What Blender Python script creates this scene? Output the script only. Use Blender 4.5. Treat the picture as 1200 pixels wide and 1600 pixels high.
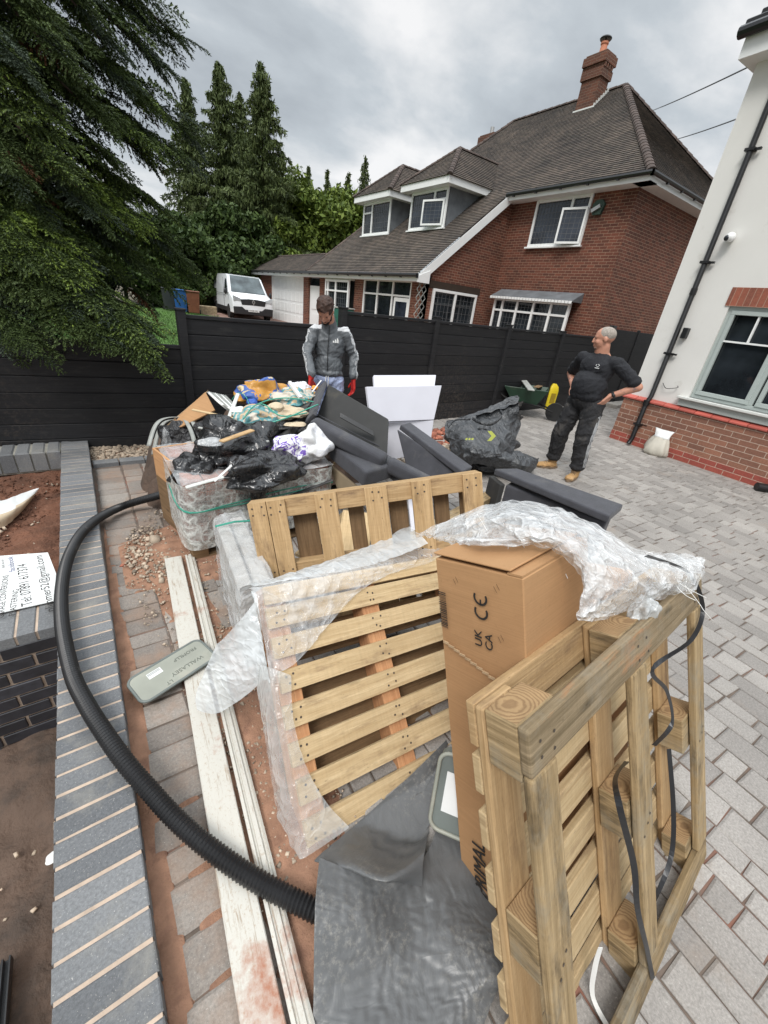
import bpy, bmesh, math, random
import numpy as np
from mathutils import Vector, Matrix, noise
for o in list(bpy.data.objects): bpy.data.objects.remove(o)
random.seed(7); RS = np.random.RandomState(7)
R = math.radians
SC = bpy.context.scene
COL = SC.collection

# ---------------------------------------------------------------- camera
PITCH, ROLL, YAW, HCAM, FPX = R(27.016), R(6.94), R(37.5), 1.62, 629.5
def _axes():
    cp, sp = math.cos(PITCH), math.sin(PITCH)
    f = Vector((0, cp, -sp)); u = Vector((0, sp, cp)); r = Vector((1, 0, 0))
    c, s = math.cos(ROLL), math.sin(ROLL)
    r2 = c*r + s*u; u2 = -s*r + c*u
    M = Matrix.Rotation(-YAW, 3, 'Z')
    return M@r2, M@u2, M@f
RT, UPV, FW = _axes()
CAMP = Vector((0, 0, HCAM))
cam_d = bpy.data.cameras.new('camera'); cam = bpy.data.objects.new('camera', cam_d); COL.objects.link(cam)
cam_d.sensor_fit = 'HORIZONTAL'; cam_d.sensor_width = 36.0; cam_d.lens = FPX/1200*36.0
cam_d.clip_start = 0.02; cam_d.clip_end = 2000
M = Matrix.Identity(4)
for i in range(3): M[i][0] = RT[i]; M[i][1] = UPV[i]; M[i][2] = -FW[i]; M[i][3] = CAMP[i]
cam.matrix_world = M
SC.camera = cam

# ---------------------------------------------------------------- world, sun, exposure
W = bpy.data.worlds.new('World'); SC.world = W; W.use_nodes = True
SUN_EL, SUN_AZ = R(52), R(238)          # azimuth clockwise from +Y
def build_world():
    nt = W.node_tree; nt.nodes.clear(); N = nt.nodes.new; L = nt.links.new
    out = N('ShaderNodeOutputWorld'); bg1 = N('ShaderNodeBackground'); bg2 = N('ShaderNodeBackground'); mix = N('ShaderNodeMixShader')
    sky = N('ShaderNodeTexSky'); sky.sky_type = 'NISHITA'; sky.sun_disc = False
    sky.sun_elevation = SUN_EL; sky.sun_rotation = SUN_AZ
    L(sky.outputs[0], bg1.inputs[0]); bg1.inputs[1].default_value = 0.09
    tc = N('ShaderNodeTexCoord'); sep = N('ShaderNodeSeparateXYZ'); L(tc.outputs['Generated'], sep.inputs[0])
    ad = N('ShaderNodeMath'); ad.operation = 'ADD'; ad.inputs[1].default_value = 0.28; L(sep.outputs[2], ad.inputs[0])
    mx = N('ShaderNodeMath'); mx.operation = 'MAXIMUM'; mx.inputs[1].default_value = 0.06; L(ad.outputs[0], mx.inputs[0])
    comb = N('ShaderNodeCombineXYZ')
    for k in (0, 1):
        dv = N('ShaderNodeMath'); dv.operation = 'DIVIDE'; L(sep.outputs[k], dv.inputs[0]); L(mx.outputs[0], dv.inputs[1]); L(dv.outputs[0], comb.inputs[k])
    mp = N('ShaderNodeMapping'); mp.inputs['Location'].default_value = (3.35, 1.2, 0); mp.inputs['Rotation'].default_value = (0, 0, 0.6); mp.inputs['Scale'].default_value = (1.0, 1.35, 1)
    L(comb.outputs[0], mp.inputs[0])
    n1 = N('ShaderNodeTexNoise'); n1.inputs['Scale'].default_value = 1.15; n1.inputs['Detail'].default_value = 7; n1.inputs['Roughness'].default_value = 0.52; n1.inputs['Distortion'].default_value = 0.25
    L(mp.outputs[0], n1.inputs['Vector'])
    n2 = N('ShaderNodeTexNoise'); n2.inputs['Scale'].default_value = 3.1; n2.inputs['Detail'].default_value = 8; n2.inputs['Roughness'].default_value = 0.6
    L(mp.outputs[0], n2.inputs['Vector'])
    m = N('ShaderNodeMath'); m.operation = 'MULTIPLY_ADD'; m.inputs[1].default_value = 0.22; L(n2.outputs[0], m.inputs[0]); L(n1.outputs[0], m.inputs[2])
    rp = N('ShaderNodeValToRGB'); e = rp.color_ramp.elements
    e[0].position = 0.44; e[0].color = (0.43, 0.47, 0.51, 1); e[1].position = 0.76; e[1].color = (1.0, 1.0, 1.0, 1)
    q = e.new(0.60); q.color = (0.60, 0.65, 0.69, 1)
    L(m.outputs[0], rp.inputs[0]); L(rp.outputs[0], bg2.inputs[0]); bg2.inputs[1].default_value = 1.0
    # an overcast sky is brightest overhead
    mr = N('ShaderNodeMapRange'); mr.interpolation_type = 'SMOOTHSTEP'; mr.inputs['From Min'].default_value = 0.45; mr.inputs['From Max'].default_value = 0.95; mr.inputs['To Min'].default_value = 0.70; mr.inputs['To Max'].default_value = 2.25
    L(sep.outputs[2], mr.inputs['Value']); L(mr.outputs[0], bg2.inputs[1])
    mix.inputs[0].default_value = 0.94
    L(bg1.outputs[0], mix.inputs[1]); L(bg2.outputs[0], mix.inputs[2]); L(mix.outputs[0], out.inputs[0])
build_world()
sd = bpy.data.lights.new('sun', 'SUN'); sun = bpy.data.objects.new('sun', sd); COL.objects.link(sun)
sd.energy = 1.8; sd.angle = R(22); sd.color = (1.0, 0.965, 0.92)
sdir = Vector((math.sin(SUN_AZ)*math.cos(SUN_EL), math.cos(SUN_AZ)*math.cos(SUN_EL), math.sin(SUN_EL)))
sun.rotation_euler = sdir.to_track_quat('Z', 'Y').to_euler()
SC.view_settings.view_transform = 'Standard'; SC.view_settings.look = 'None'
SC.view_settings.exposure = 0.46; SC.view_settings.gamma = 1.0; SC.view_settings.use_curve_mapping = False
SC.render.resolution_x = 768; SC.render.resolution_y = 1024

# ---------------------------------------------------------------- site survey: ray through a sighted point -> world point on a given plane
def ray(x, y): return (FW*FPX + RT*(x-600) - UPV*(y-800)).normalized()
def onz(x, y, z=0.0):
    d = ray(x, y); return CAMP + d*((z-HCAM)/d.z)
def onpl(x, y, P, n):
    d = ray(x, y); P = Vector(P); n = Vector(n); return CAMP + d*((P-CAMP).dot(n)/d.dot(n))
def atd(x, y, D):
    d = ray(x, y); return CAMP + d*(D/math.hypot(d.x, d.y))

# ---------------------------------------------------------------- mesh builder
def frame(yaw, tilt=0, roll=0, O=(0, 0, 0)):
    """u horizontal along yaw, v up (leaning by tilt towards w), w out of the face"""
    u = Vector((math.cos(yaw), math.sin(yaw), 0)); w = Vector((math.sin(yaw), -math.cos(yaw), 0)); v = Vector((0, 0, 1))
    v2 = v*math.cos(tilt) + w*math.sin(tilt); w2 = w*math.cos(tilt) - v*math.sin(tilt)
    u2 = u*math.cos(roll) + v2*math.sin(roll); v3 = v2*math.cos(roll) - u*math.sin(roll)
    M = Matrix.Identity(4)
    for i in range(3): M[i][0] = u2[i]; M[i][1] = -w2[i]; M[i][2] = v3[i]; M[i][3] = O[i]
    return M          # local x = u, local y = into the face (-w), local z = v
class MB:
    def __init__(s): s.v = []; s.f = []; s.uv = []; s.mi = []
    def face(s, pts, uvs=None, m=0):
        b = len(s.v); s.v.extend([tuple(p) for p in pts]); s.f.append(tuple(range(b, b+len(pts)))); s.uv.append(uvs); s.mi.append(m)
    def mesh(s, vs, fs, m=0, uvs=None):
        b = len(s.v); s.v.extend([tuple(p) for p in vs])
        for k, f in enumerate(fs): s.f.append(tuple(i+b for i in f)); s.uv.append(uvs[k] if uvs else None); s.mi.append(m)
    def box(s, x0, x1, y0, y1, z0, z1, m=0, M=None, top=None, uo=None):
        vs = [Vector(p) for p in ((x0,y0,z0),(x1,y0,z0),(x1,y1,z0),(x0,y1,z0),(x0,y0,z1),(x1,y0,z1),(x1,y1,z1),(x0,y1,z1))]
        fs = [(0,3,2,1),(4,5,6,7),(0,1,5,4),(1,2,6,5),(2,3,7,6),(3,0,4,7)]
        L = (x1-x0, y1-y0, z1-z0); ax = L.index(max(L)); off = uo if uo is not None else 0
        uvs = []
        for f in fs:
            P = [vs[i] for i in f]; rg = [max(p[k] for p in P)-min(p[k] for p in P) for k in range(3)]
            flat = rg.index(min(rg)); oth = [k for k in range(3) if k != flat]
            if uo is not None and ax in oth: a = ax; b = [k for k in oth if k != ax][0]
            else: a, b = (oth[0], oth[1])
            uvs.append([(p[a]+off*1.7, p[b]+off) for p in P])
        if M is not None: vs = [M@p for p in vs]
        s.mesh(vs, fs, m, uvs)
    def board(s, M, x0, x1, y0, y1, z0, z1, m=0):
        s.box(x0, x1, y0, y1, z0, z1, m, M, uo=random.uniform(0, 50))
    def tube(s, pts, rad, n=8, m=0, cap=True):
        pts = [Vector(p) for p in pts]; K = len(pts)
        rs = rad if isinstance(rad, (list, tuple)) else [rad]*K
        T = []
        for i in range(K):
            a = pts[max(i-1, 0)]; b = pts[min(i+1, K-1)]; t = (b-a)
            T.append(t.normalized() if t.length > 1e-9 else Vector((0, 0, 1)))
        nn = T[0].orthogonal().normalized(); vs = []; L = 0; Ls = []
        for i in range(K):
            if i: L += (pts[i]-pts[i-1]).length; nn = (nn - T[i]*nn.dot(T[i])).normalized()
            Ls.append(L); bb = T[i].cross(nn)
            for k in range(n):
                a = 2*math.pi*k/n; vs.append(pts[i] + (nn*math.cos(a) + bb*math.sin(a))*rs[i])
        fs = []; uvs = []
        for i in range(K-1):
            for k in range(n):
                k2 = (k+1) % n; fs.append((i*n+k, i*n+k2, (i+1)*n+k2, (i+1)*n+k))
                c = 2*math.pi*max(rs[i], 1e-4)/n
                uvs.append([(Ls[i], k*c), (Ls[i], (k+1)*c), (Ls[i+1], (k+1)*c), (Ls[i+1], k*c)])
        if cap:
            fs.append(tuple(range(n-1, -1, -1))); uvs.append(None); fs.append(tuple((K-1)*n+k for k in range(n))); uvs.append(None)
        s.mesh(vs, fs, m, uvs)
    def lathe(s, prof, n=16, m=0, M=None):
        vs = []; fs = []
        for (r, z) in prof:
            for k in range(n):
                a = 2*math.pi*k/n; p = Vector((r*math.cos(a), r*math.sin(a), z)); vs.append(M@p if M is not None else p)
        for i in range(len(prof)-1):
            for k in range(n): fs.append((i*n+k, i*n+(k+1) % n, (i+1)*n+(k+1) % n, (i+1)*n+k))
        s.mesh(vs, fs, m)
    def ell(s, c, r, m=0, n=16, M=None):
        vs = []; fs = []; h = n//2
        for i in range(h+1):
            th = math.pi*i/h
            for k in range(n):
                a = 2*math.pi*k/n; p = Vector((r[0]*math.sin(th)*math.cos(a), r[1]*math.sin(th)*math.sin(a), r[2]*math.cos(th)))
                if M is not None: p = M@p
                vs.append(Vector(c)+p)
        for i in range(h):
            for k in range(n): fs.append((i*n+k, (i+1)*n+k, (i+1)*n+(k+1) % n, i*n+(k+1) % n))
        s.mesh(vs, fs, m)
    def prism(s, poly, y0, y1, m=0, M=None):
        """poly in local xz, extruded y0..y1"""
        a = [Vector((x, y0, z)) for x, z in poly]; b = [Vector((x, y1, z)) for x, z in poly]; n = len(poly)
        if M is not None: a = [M@p for p in a]; b = [M@p for p in b]
        s.mesh(a+b, [tuple(range(n)), tuple(range(2*n-1, n-1, -1))] + [(i, n+i, n+(i+1) % n, (i+1) % n) for i in range(n)], m)
    def build(s, name, mats, parent=None, M=None, smooth=False, bevel=0, kind=None, merge=False, seg=1):
        me = bpy.data.meshes.new(name); me.from_pydata(s.v, [], s.f)
        uvl = me.uv_layers.new(name='UVMap'); li = 0; data = np.zeros((len(me.loops), 2), np.float32)
        V = s.v
        for f, uv in zip(s.f, s.uv):
            if uv is None:
                a, b, c = Vector(V[f[0]]), Vector(V[f[1]]), Vector(V[f[2]])
                nrm = (b-a).cross(c-a)
                if nrm.length < 1e-12 and len(f) > 3: nrm = (c-a).cross(Vector(V[f[3]])-a)
                ax = max(range(3), key=lambda k: abs(nrm[k])); oth = [(1, 2), (0, 2), (0, 1)][ax]
                for i in f: data[li] = (V[i][oth[0]], V[i][oth[1]]); li += 1
            else:
                for t in uv: data[li] = t; li += 1
        uvl.data.foreach_set('uv', data.ravel())
        mats = mats if isinstance(mats, (list, tuple)) else [mats]
        for mt in mats: me.materials.append(mt)
        me.polygons.foreach_set('material_index', s.mi)
        if merge or smooth:
            bm = bmesh.new(); bm.from_mesh(me); bmesh.ops.remove_doubles(bm, verts=bm.verts, dist=1e-5)
            bmesh.ops.recalc_face_normals(bm, faces=bm.faces); bm.to_mesh(me); bm.free()
        if smooth:
            me.polygons.foreach_set('use_smooth', [True]*len(me.polygons))
            if smooth == 'auto':
                try: me.set_sharp_from_angle(angle=R(38))
                except Exception: pass
        o = bpy.data.objects.new(name, me); COL.objects.link(o)
        if M is not None: o.matrix_world = M
        if parent is not None: o.parent = parent
        if bevel:
            b = o.modifiers.new('bevel', 'BEVEL'); b.width = bevel; b.segments = seg; b.limit_method = 'ANGLE'; b.angle_limit = R(40)
        if kind: o['kind'] = kind
        return o
def np_obj(name, V, Fc, mats, parent=None, mi=None, smooth=False, kind=None, uv=None):
    """V (n,3), Fc (m,k)"""
    V = np.asarray(V, np.float32); Fc = np.asarray(Fc, np.int32); m, k = Fc.shape
    me = bpy.data.meshes.new(name); me.vertices.add(len(V)); me.vertices.foreach_set('co', V.ravel())
    me.loops.add(m*k); me.loops.foreach_set('vertex_index', Fc.ravel())
    me.polygons.add(m); me.polygons.foreach_set('loop_start', np.arange(0, m*k, k, dtype=np.int32))
    for mt in (mats if isinstance(mats, (list, tuple)) else [mats]): me.materials.append(mt)
    if mi is not None: me.polygons.foreach_set('material_index', np.asarray(mi, np.int32))
    if uv is not None:
        l = me.uv_layers.new(name='UVMap'); l.data.foreach_set('uv', np.asarray(uv, np.float32)[Fc.ravel()].ravel())
    if smooth: me.polygons.foreach_set('use_smooth', np.ones(m, bool))
    me.update(calc_edges=True); me.validate()
    o = bpy.data.objects.new(name, me); COL.objects.link(o)
    if parent is not None: o.parent = parent
    if kind: o['kind'] = kind
    return o
def thing(name, label, cat, loc=(0, 0, 0), M=None, rz=0, group=None):
    o = bpy.data.objects.new(name, None); COL.objects.link(o); o.empty_display_size = 0.1
    if M is not None: o.matrix_world = M
    else: o.location = loc; o.rotation_euler = (0, 0, rz)
    o['label'] = label; o['category'] = cat
    if group: o['group'] = group
    return o
def tag(o, label, cat, group=None, kind=None):
    o['label'] = label; o['category'] = cat
    if group: o['group'] = group
    if kind: o['kind'] = kind
    return o
def part(o, root):
    """attach an object built in world coordinates to its thing"""
    bpy.context.view_layer.update(); o.parent = root; o.matrix_parent_inverse = root.matrix_world.inverted(); return o
def dup(root, M=None, label=None):
    r = root.copy(); COL.objects.link(r)
    if M is not None: r.matrix_world = M
    if label: r['label'] = label
    for ch in list(root.children):
        c = ch.copy(); COL.objects.link(c); c.parent = r; c.matrix_parent_inverse = ch.matrix_parent_inverse.copy()
        for g in list(ch.children):
            d = g.copy(); COL.objects.link(d); d.parent = c; d.matrix_parent_inverse = g.matrix_parent_inverse.copy()
    return r
def text_mesh(mb, txt, M, size, m=0, ex=0.0008, align='LEFT', sx=1.0):
    cu = bpy.data.curves.new('txt', 'FONT'); cu.body = txt; cu.size = size; cu.extrude = ex; cu.align_x = align; cu.resolution_u = 3
    o = bpy.data.objects.new('txt', cu); COL.objects.link(o); bpy.context.view_layer.update()
    me = o.to_mesh()
    mb.mesh([M@Vector((v.co.x*sx, v.co.y, v.co.z)) for v in me.vertices], [tuple(p.vertices) for p in me.polygons], m)
    o.to_mesh_clear(); bpy.data.objects.remove(o); bpy.data.curves.remove(cu)
def catmull(P, n):
    P = [Vector(p) for p in P]; out = []
    for i in range(len(P)-1):
        p0, p1, p2, p3 = P[max(i-1, 0)], P[i], P[i+1], P[min(i+2, len(P)-1)]
        for k in range(n):
            t = k/n; out.append(0.5*((2*p1)+(p2-p0)*t+(2*p0-5*p1+4*p2-p3)*t*t+(3*p1-p0-3*p2+p3)*t**3))
    out.append(P[-1]); return out

# ---------------------------------------------------------------- small cloth relaxer (position based) for sheets, films and bags
def _solve(X, w, sets, k=1.0):
    for (a, b, L) in sets:
        d = X[b]-X[a]; l = np.sqrt((d*d).sum(1))+1e-9; ws = w[a]+w[b]+1e-9
        c = (k*(l-L)/l/ws)[:, None]*d
        X[a] += c*w[a][:, None]; X[b] -= c*w[b][:, None]
def _grid_sets(nx, ny, X, stretch):
    idx = np.arange(nx*ny).reshape(ny, nx); S = []
    def add(a, b):
        a = a.ravel(); b = b.ravel()
        if len(a): L = np.sqrt(((X[b]-X[a])**2).sum(1))*stretch; S.append((a, b, L))
    for s in (0, 1):
        add(idx[:, s:-1:2], idx[:, s+1::2][:, :idx[:, s:-1:2].shape[1]])
        add(idx[s:-1:2, :], idx[s+1::2, :][:idx[s:-1:2, :].shape[0], :])
        for t in (0, 1):
            A = idx[s:-1:2, t:-1:2]; add(A, A+nx+1); B = idx[s:-1:2, t:-1:2]; add(B+1, B+nx)
    return S
def _collide(X, obbs, ground, mar):
    if ground is not None: X[:, 2] = np.maximum(X[:, 2], ground+mar)
    for (Mi, M3, O, lo, hi) in obbs:
        q = (X-O)@Mi.T; ins = np.all((q > lo-mar) & (q < hi+mar), axis=1)
        if not ins.any(): continue
        qi = q[ins]; dl = qi-(lo-mar); dh = (hi+mar)-qi; D = np.concatenate([dl, dh], 1); j = D.argmin(1)
        for k in range(3):
            m = j == k; qi[m, k] = lo[k]-mar; m = j == k+3; qi[m, k] = hi[k]+mar
        X[ins] = qi@M3.T + O
def obb(M, x0, x1, y0, y1, z0, z1):
    M3 = np.array([[M[i][j] for j in range(3)] for i in range(3)]); O = np.array([M[i][3] for i in range(3)])
    return (M3.T, M3, O, np.array([x0, y0, z0], float), np.array([x1, y1, z1], float))
def sheet(ctrl, sub, stretch=1.04, iters=60, grav=0.0015, obbs=(), ground=0.0, mar=0.006, pin=0.02, hard=(), jit=0.004, seed=1):
    """ctrl[row][col] of points; returns X grid (ny,nx,3). Each point is held softly (pin) to its interpolated place."""
    sub = max(4, int(sub*0.55)); rows = [catmull(r, sub) for r in ctrl]; cols = list(zip(*rows)); G = [catmull(c, sub) for c in cols]
    nx = len(G); ny = len(G[0]); X0 = np.array([[list(G[i][j]) for i in range(nx)] for j in range(ny)], float).reshape(-1, 3)
    rs = np.random.RandomState(seed); X = X0 + rs.normal(0, jit, X0.shape); w = np.ones(nx*ny)
    S = _grid_sets(nx, ny, X0, stretch)
    hp = [j*nx+i for (i, j) in hard]
    for it in range(iters):
        X[:, 2] -= grav; X += (X0-X)*pin
        for _ in range(3): _solve(X, w, S, 0.9)
        _collide(X, obbs, ground, mar)
        if hp: X[hp] = X0[hp]
    return X.reshape(ny, nx, 3)
def sheet_obj(name, X, mat, parent=None, thick=0.0, smooth=True, mask=None):
    ny, nx, _ = X.shape; idx = np.arange(nx*ny).reshape(ny, nx)
    F = np.stack([idx[:-1, :-1], idx[:-1, 1:], idx[1:, 1:], idx[1:, :-1]], -1).reshape(-1, 4)
    if mask is not None: F = F[np.asarray([mask(f % nx, f//nx, nx, ny) for f in F[:, 0]])]
    uv = np.stack(np.meshgrid(np.linspace(0, 1, nx), np.linspace(0, 1, ny)), -1).reshape(-1, 2)
    o = np_obj(name, X.reshape(-1, 3), F, mat, parent, smooth=smooth, uv=uv)
    m_ = o.modifiers.new('soft', 'SUBSURF'); m_.levels = m_.render_levels = 1 if nx*ny > 1500 else 2
    if thick: s = o.modifiers.new('thick', 'SOLIDIFY'); s.thickness = thick; s.offset = 0
    return o
def crumple(name, c, r, mat, parent=None, sub=5, stretch=1.25, iters=40, seed=1, amp=0.25, M=None, ground=0.0, obbs=(), ridge=2.5, flat=0.6, folds=0.24):
    """crumpled bag: a lumpy blob creased by long folds, whose skin is longer than its volume and is relaxed until it buckles"""
    sub = min(sub, 4); bm = bmesh.new(); bmesh.ops.create_icosphere(bm, subdivisions=sub, radius=1)
    rs = np.random.RandomState(seed); off = Vector(rs.uniform(-50, 50, 3).tolist()); rots = [Matrix.Rotation(rs.uniform(0, 6.28), 3, 'Z')@Matrix.Rotation(rs.uniform(-1.2, 1.2), 3, 'X') for _ in range(3)]
    V = []
    for v in bm.verts:
        d = v.co.normalized(); k = 1+amp*(noise.noise(d*1.5+off))
        for q, Rm in enumerate(rots):
            e = Rm@d; w = noise.noise(e*1.2+off)*1.5; k += folds*((1-abs(noise.noise(Vector((e.x*5.5+w, e.y*1.1, e.z*1.1))+off*(q+1))))**4-.45)
        p = Vector((d.x*r[0]*k, d.y*r[1]*k, d.z*r[2]*k))
        if p.z < 0: p.z *= flat
        V.append(M@p if M is not None else p)
    X0 = np.array(V)+np.array(c); E = np.array([[e.verts[0].index, e.verts[1].index] for e in bm.edges])
    F = np.array([[v.index for v in f.verts] for f in bm.faces]); bm.free()
    L = np.sqrt(((X0[E[:, 0]]-X0[E[:, 1]])**2).sum(1))*stretch; cnt = np.bincount(E.ravel(), minlength=len(X0))[:, None]
    X = X0+rs.normal(0, 0.006, X0.shape)
    for it in range(iters):
        for _ in range(4):
            d = X[E[:, 1]]-X[E[:, 0]]; l = np.sqrt((d*d).sum(1))+1e-9; cc = (0.5*(l-L)/l)[:, None]*d
            dx = np.zeros_like(X); np.add.at(dx, E[:, 0], cc); np.add.at(dx, E[:, 1], -cc); X += dx/cnt*2.0
        X += (X0-X)*0.05; X[:, 2] -= 0.0006
        _collide(X, obbs, ground, 0.003)
    for _ in range(1):                              # take the fine jitter out, keep the folds
        A = np.zeros_like(X); np.add.at(A, E[:, 0], X[E[:, 1]]); np.add.at(A, E[:, 1], X[E[:, 0]]); X = X*.45+A/cnt*.55
    o = np_obj(name, X, F, mat, parent, smooth=True); m_ = o.modifiers.new('soft', 'SUBSURF'); m_.levels = m_.render_levels = 1
    return o
# ================================================================ materials
class NT:
    def __init__(s, name):
        s.m = bpy.data.materials.new(name); s.m.use_nodes = True; s.t = s.m.node_tree; s.t.nodes.clear()
        s.out = s.n('ShaderNodeOutputMaterial'); s.p = s.n('ShaderNodeBsdfPrincipled'); s.l(s.p.outputs[0], s.out.inputs[0])
    def n(s, t, **kw):
        x = s.t.nodes.new(t)
        for k, v in kw.items(): setattr(x, k, v)
        return x
    def l(s, a, b): s.t.links.new(a, b)
    def setv(s, node, **kw):
        for k, v in kw.items(): node.inputs[k].default_value = v
    def math(s, op, a, b=None, c=None, clamp=False):
        x = s.n('ShaderNodeMath', operation=op); x.use_clamp = clamp
        for i, v in enumerate((a, b, c)):
            if v is None: continue
            if isinstance(v, (int, float)): x.inputs[i].default_value = v
            else: s.l(v, x.inputs[i])
        return x.outputs[0]
    def noise(s, vec, scale, detail=4, rough=0.55, dist=0.0):
        x = s.n('ShaderNodeTexNoise'); x.inputs['Scale'].default_value = scale; x.inputs['Detail'].default_value = detail
        x.inputs['Roughness'].default_value = rough; x.inputs['Distortion'].default_value = dist
        if vec is not None: s.l(vec, x.inputs['Vector'])
        return x.outputs['Fac']
    def ramp(s, f, stops):
        x = s.n('ShaderNodeValToRGB'); e = x.color_ramp.elements
        e[0].position, e[0].color = stops[0][0], (*stops[0][1], 1); e[1].position, e[1].color = stops[-1][0], (*stops[-1][1], 1)
        for p, c in stops[1:-1]: q = e.new(p); q.color = (*c, 1)
        s.l(f, x.inputs[0]); return x.outputs[0]
    def mix(s, f, a, b, mode='MIX'):
        x = s.n('ShaderNodeMix', data_type='RGBA', blend_type=mode)
        for v, i in ((f, x.inputs[0]), (a, x.inputs[6]), (b, x.inputs[7])):
            if isinstance(v, (int, float)): i.default_value = v
            elif isinstance(v, tuple): i.default_value = (*v, 1)
            else: s.l(v, i)
        return x.outputs[2]
    def bump(s, h, strength=0.3, dist=0.01, prev=None):
        x = s.n('ShaderNodeBump'); x.inputs['Strength'].default_value = strength; x.inputs['Distance'].default_value = dist
        s.l(h, x.inputs['Height'])
        if prev is not None: s.l(prev, x.inputs['Normal'])
        return x.outputs[0]
    def obj(s): return s.n('ShaderNodeTexCoord').outputs['Object']
    def uv(s): return s.n('ShaderNodeTexCoord').outputs['UV']
    def geo(s): return s.n('ShaderNodeNewGeometry')
    def mapping(s, v, loc=(0, 0, 0), rot=(0, 0, 0), sc=(1, 1, 1)):
        x = s.n('ShaderNodeMapping'); x.inputs['Location'].default_value = loc; x.inputs['Rotation'].default_value = rot; x.inputs['Scale'].default_value = sc
        s.l(v, x.inputs[0]); return x.outputs[0]
def c3(c, k): return tuple(min(1, x*k) for x in c)
def basic(name, col, rough=0.6, metal=0.0, var=0.18, vs=6.0, bump=0.15, bs=60.0, bd=0.002, island=0.0, dirt=None, dirt_s=3.0, dirt_t=0.55, spec=0.5, sheen=0, coat=0, uvs=False):
    g = NT(name); v = g.uv() if uvs else g.obj(); f = g.noise(v, vs, 5)
    c = g.ramp(f, [(0.3, c3(col, 1-var)), (0.7, c3(col, 1+var))])
    if island:
        r = g.geo().outputs['Random Per Island']
        c = g.mix(1.0, c, g.ramp(r, [(0, (1-island,)*3), (1, (1+island,)*3)]), 'MULTIPLY')
    if dirt is not None:
        d = g.noise(v, dirt_s, 8, 0.68); d = g.math('MULTIPLY', g.math('SUBTRACT', d, dirt_t), 7.0, clamp=True); c = g.mix(d, c, dirt)
    g.l(c, g.p.inputs['Base Color']); g.setv(g.p, Roughness=rough, Metallic=metal)
    g.p.inputs['Specular IOR Level'].default_value = spec
    if sheen: g.p.inputs['Sheen Weight'].default_value = sheen
    if coat: g.p.inputs['Coat Weight'].default_value = coat
    if bump: g.l(g.bump(g.noise(v, bs, 5, 0.6), bump, bd), g.p.inputs['Normal'])
    return g.m
def brickm(name, c1, c2, mortar, bw=0.215, bh=0.065, mo=0.01, off=0.5, bumpk=0.5, rough=0.85, stain=None, var=0.3, swap=False, freq=2):
    g = NT(name); uv = g.uv()
    if swap: uv = g.mapping(uv, rot=(0, 0, math.pi/2))
    b = g.n('ShaderNodeTexBrick'); b.offset = off; b.offset_frequency = freq; b.squash = 1
    g.l(uv, b.inputs['Vector']); b.inputs['Scale'].default_value = 1.0
    b.inputs['Brick Width'].default_value = bw+mo; b.inputs['Row Height'].default_value = bh+mo; b.inputs['Mortar Size'].default_value = mo/2; b.inputs['Mortar Smooth'].default_value = 0.25
    b.inputs['Bias'].default_value = 0.0; b.inputs['Color1'].default_value = (*c1, 1); b.inputs['Color2'].default_value = (*c2, 1); b.inputs['Mortar'].default_value = (*mortar, 1)
    n = g.noise(g.obj(), 1.1, 6, 0.6); n2 = g.noise(g.obj(), 55, 4, 0.7)
    c = g.mix(1.0, b.outputs['Color'], g.ramp(n, [(0.3, (1-var,)*3), (0.7, (1+var*0.5,)*3)]), 'MULTIPLY')
    c = g.mix(1.0, c, g.ramp(n2, [(0.3, (0.78,)*3), (0.75, (1.22,)*3)]), 'MULTIPLY')
    if stain is not None:
        d = g.noise(g.obj(), 2.2, 8, 0.7); c = g.mix(g.math('MULTIPLY', g.math('SUBTRACT', d, 0.56), 5, clamp=True), c, stain)
    g.l(c, g.p.inputs['Base Color']); g.setv(g.p, Roughness=rough)
    h = g.math('MULTIPLY_ADD', n2, 0.25, g.math('SUBTRACT', 1.0, b.outputs['Fac']))
    g.l(g.bump(h, bumpk, 0.008), g.p.inputs['Normal']); return g.m
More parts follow.
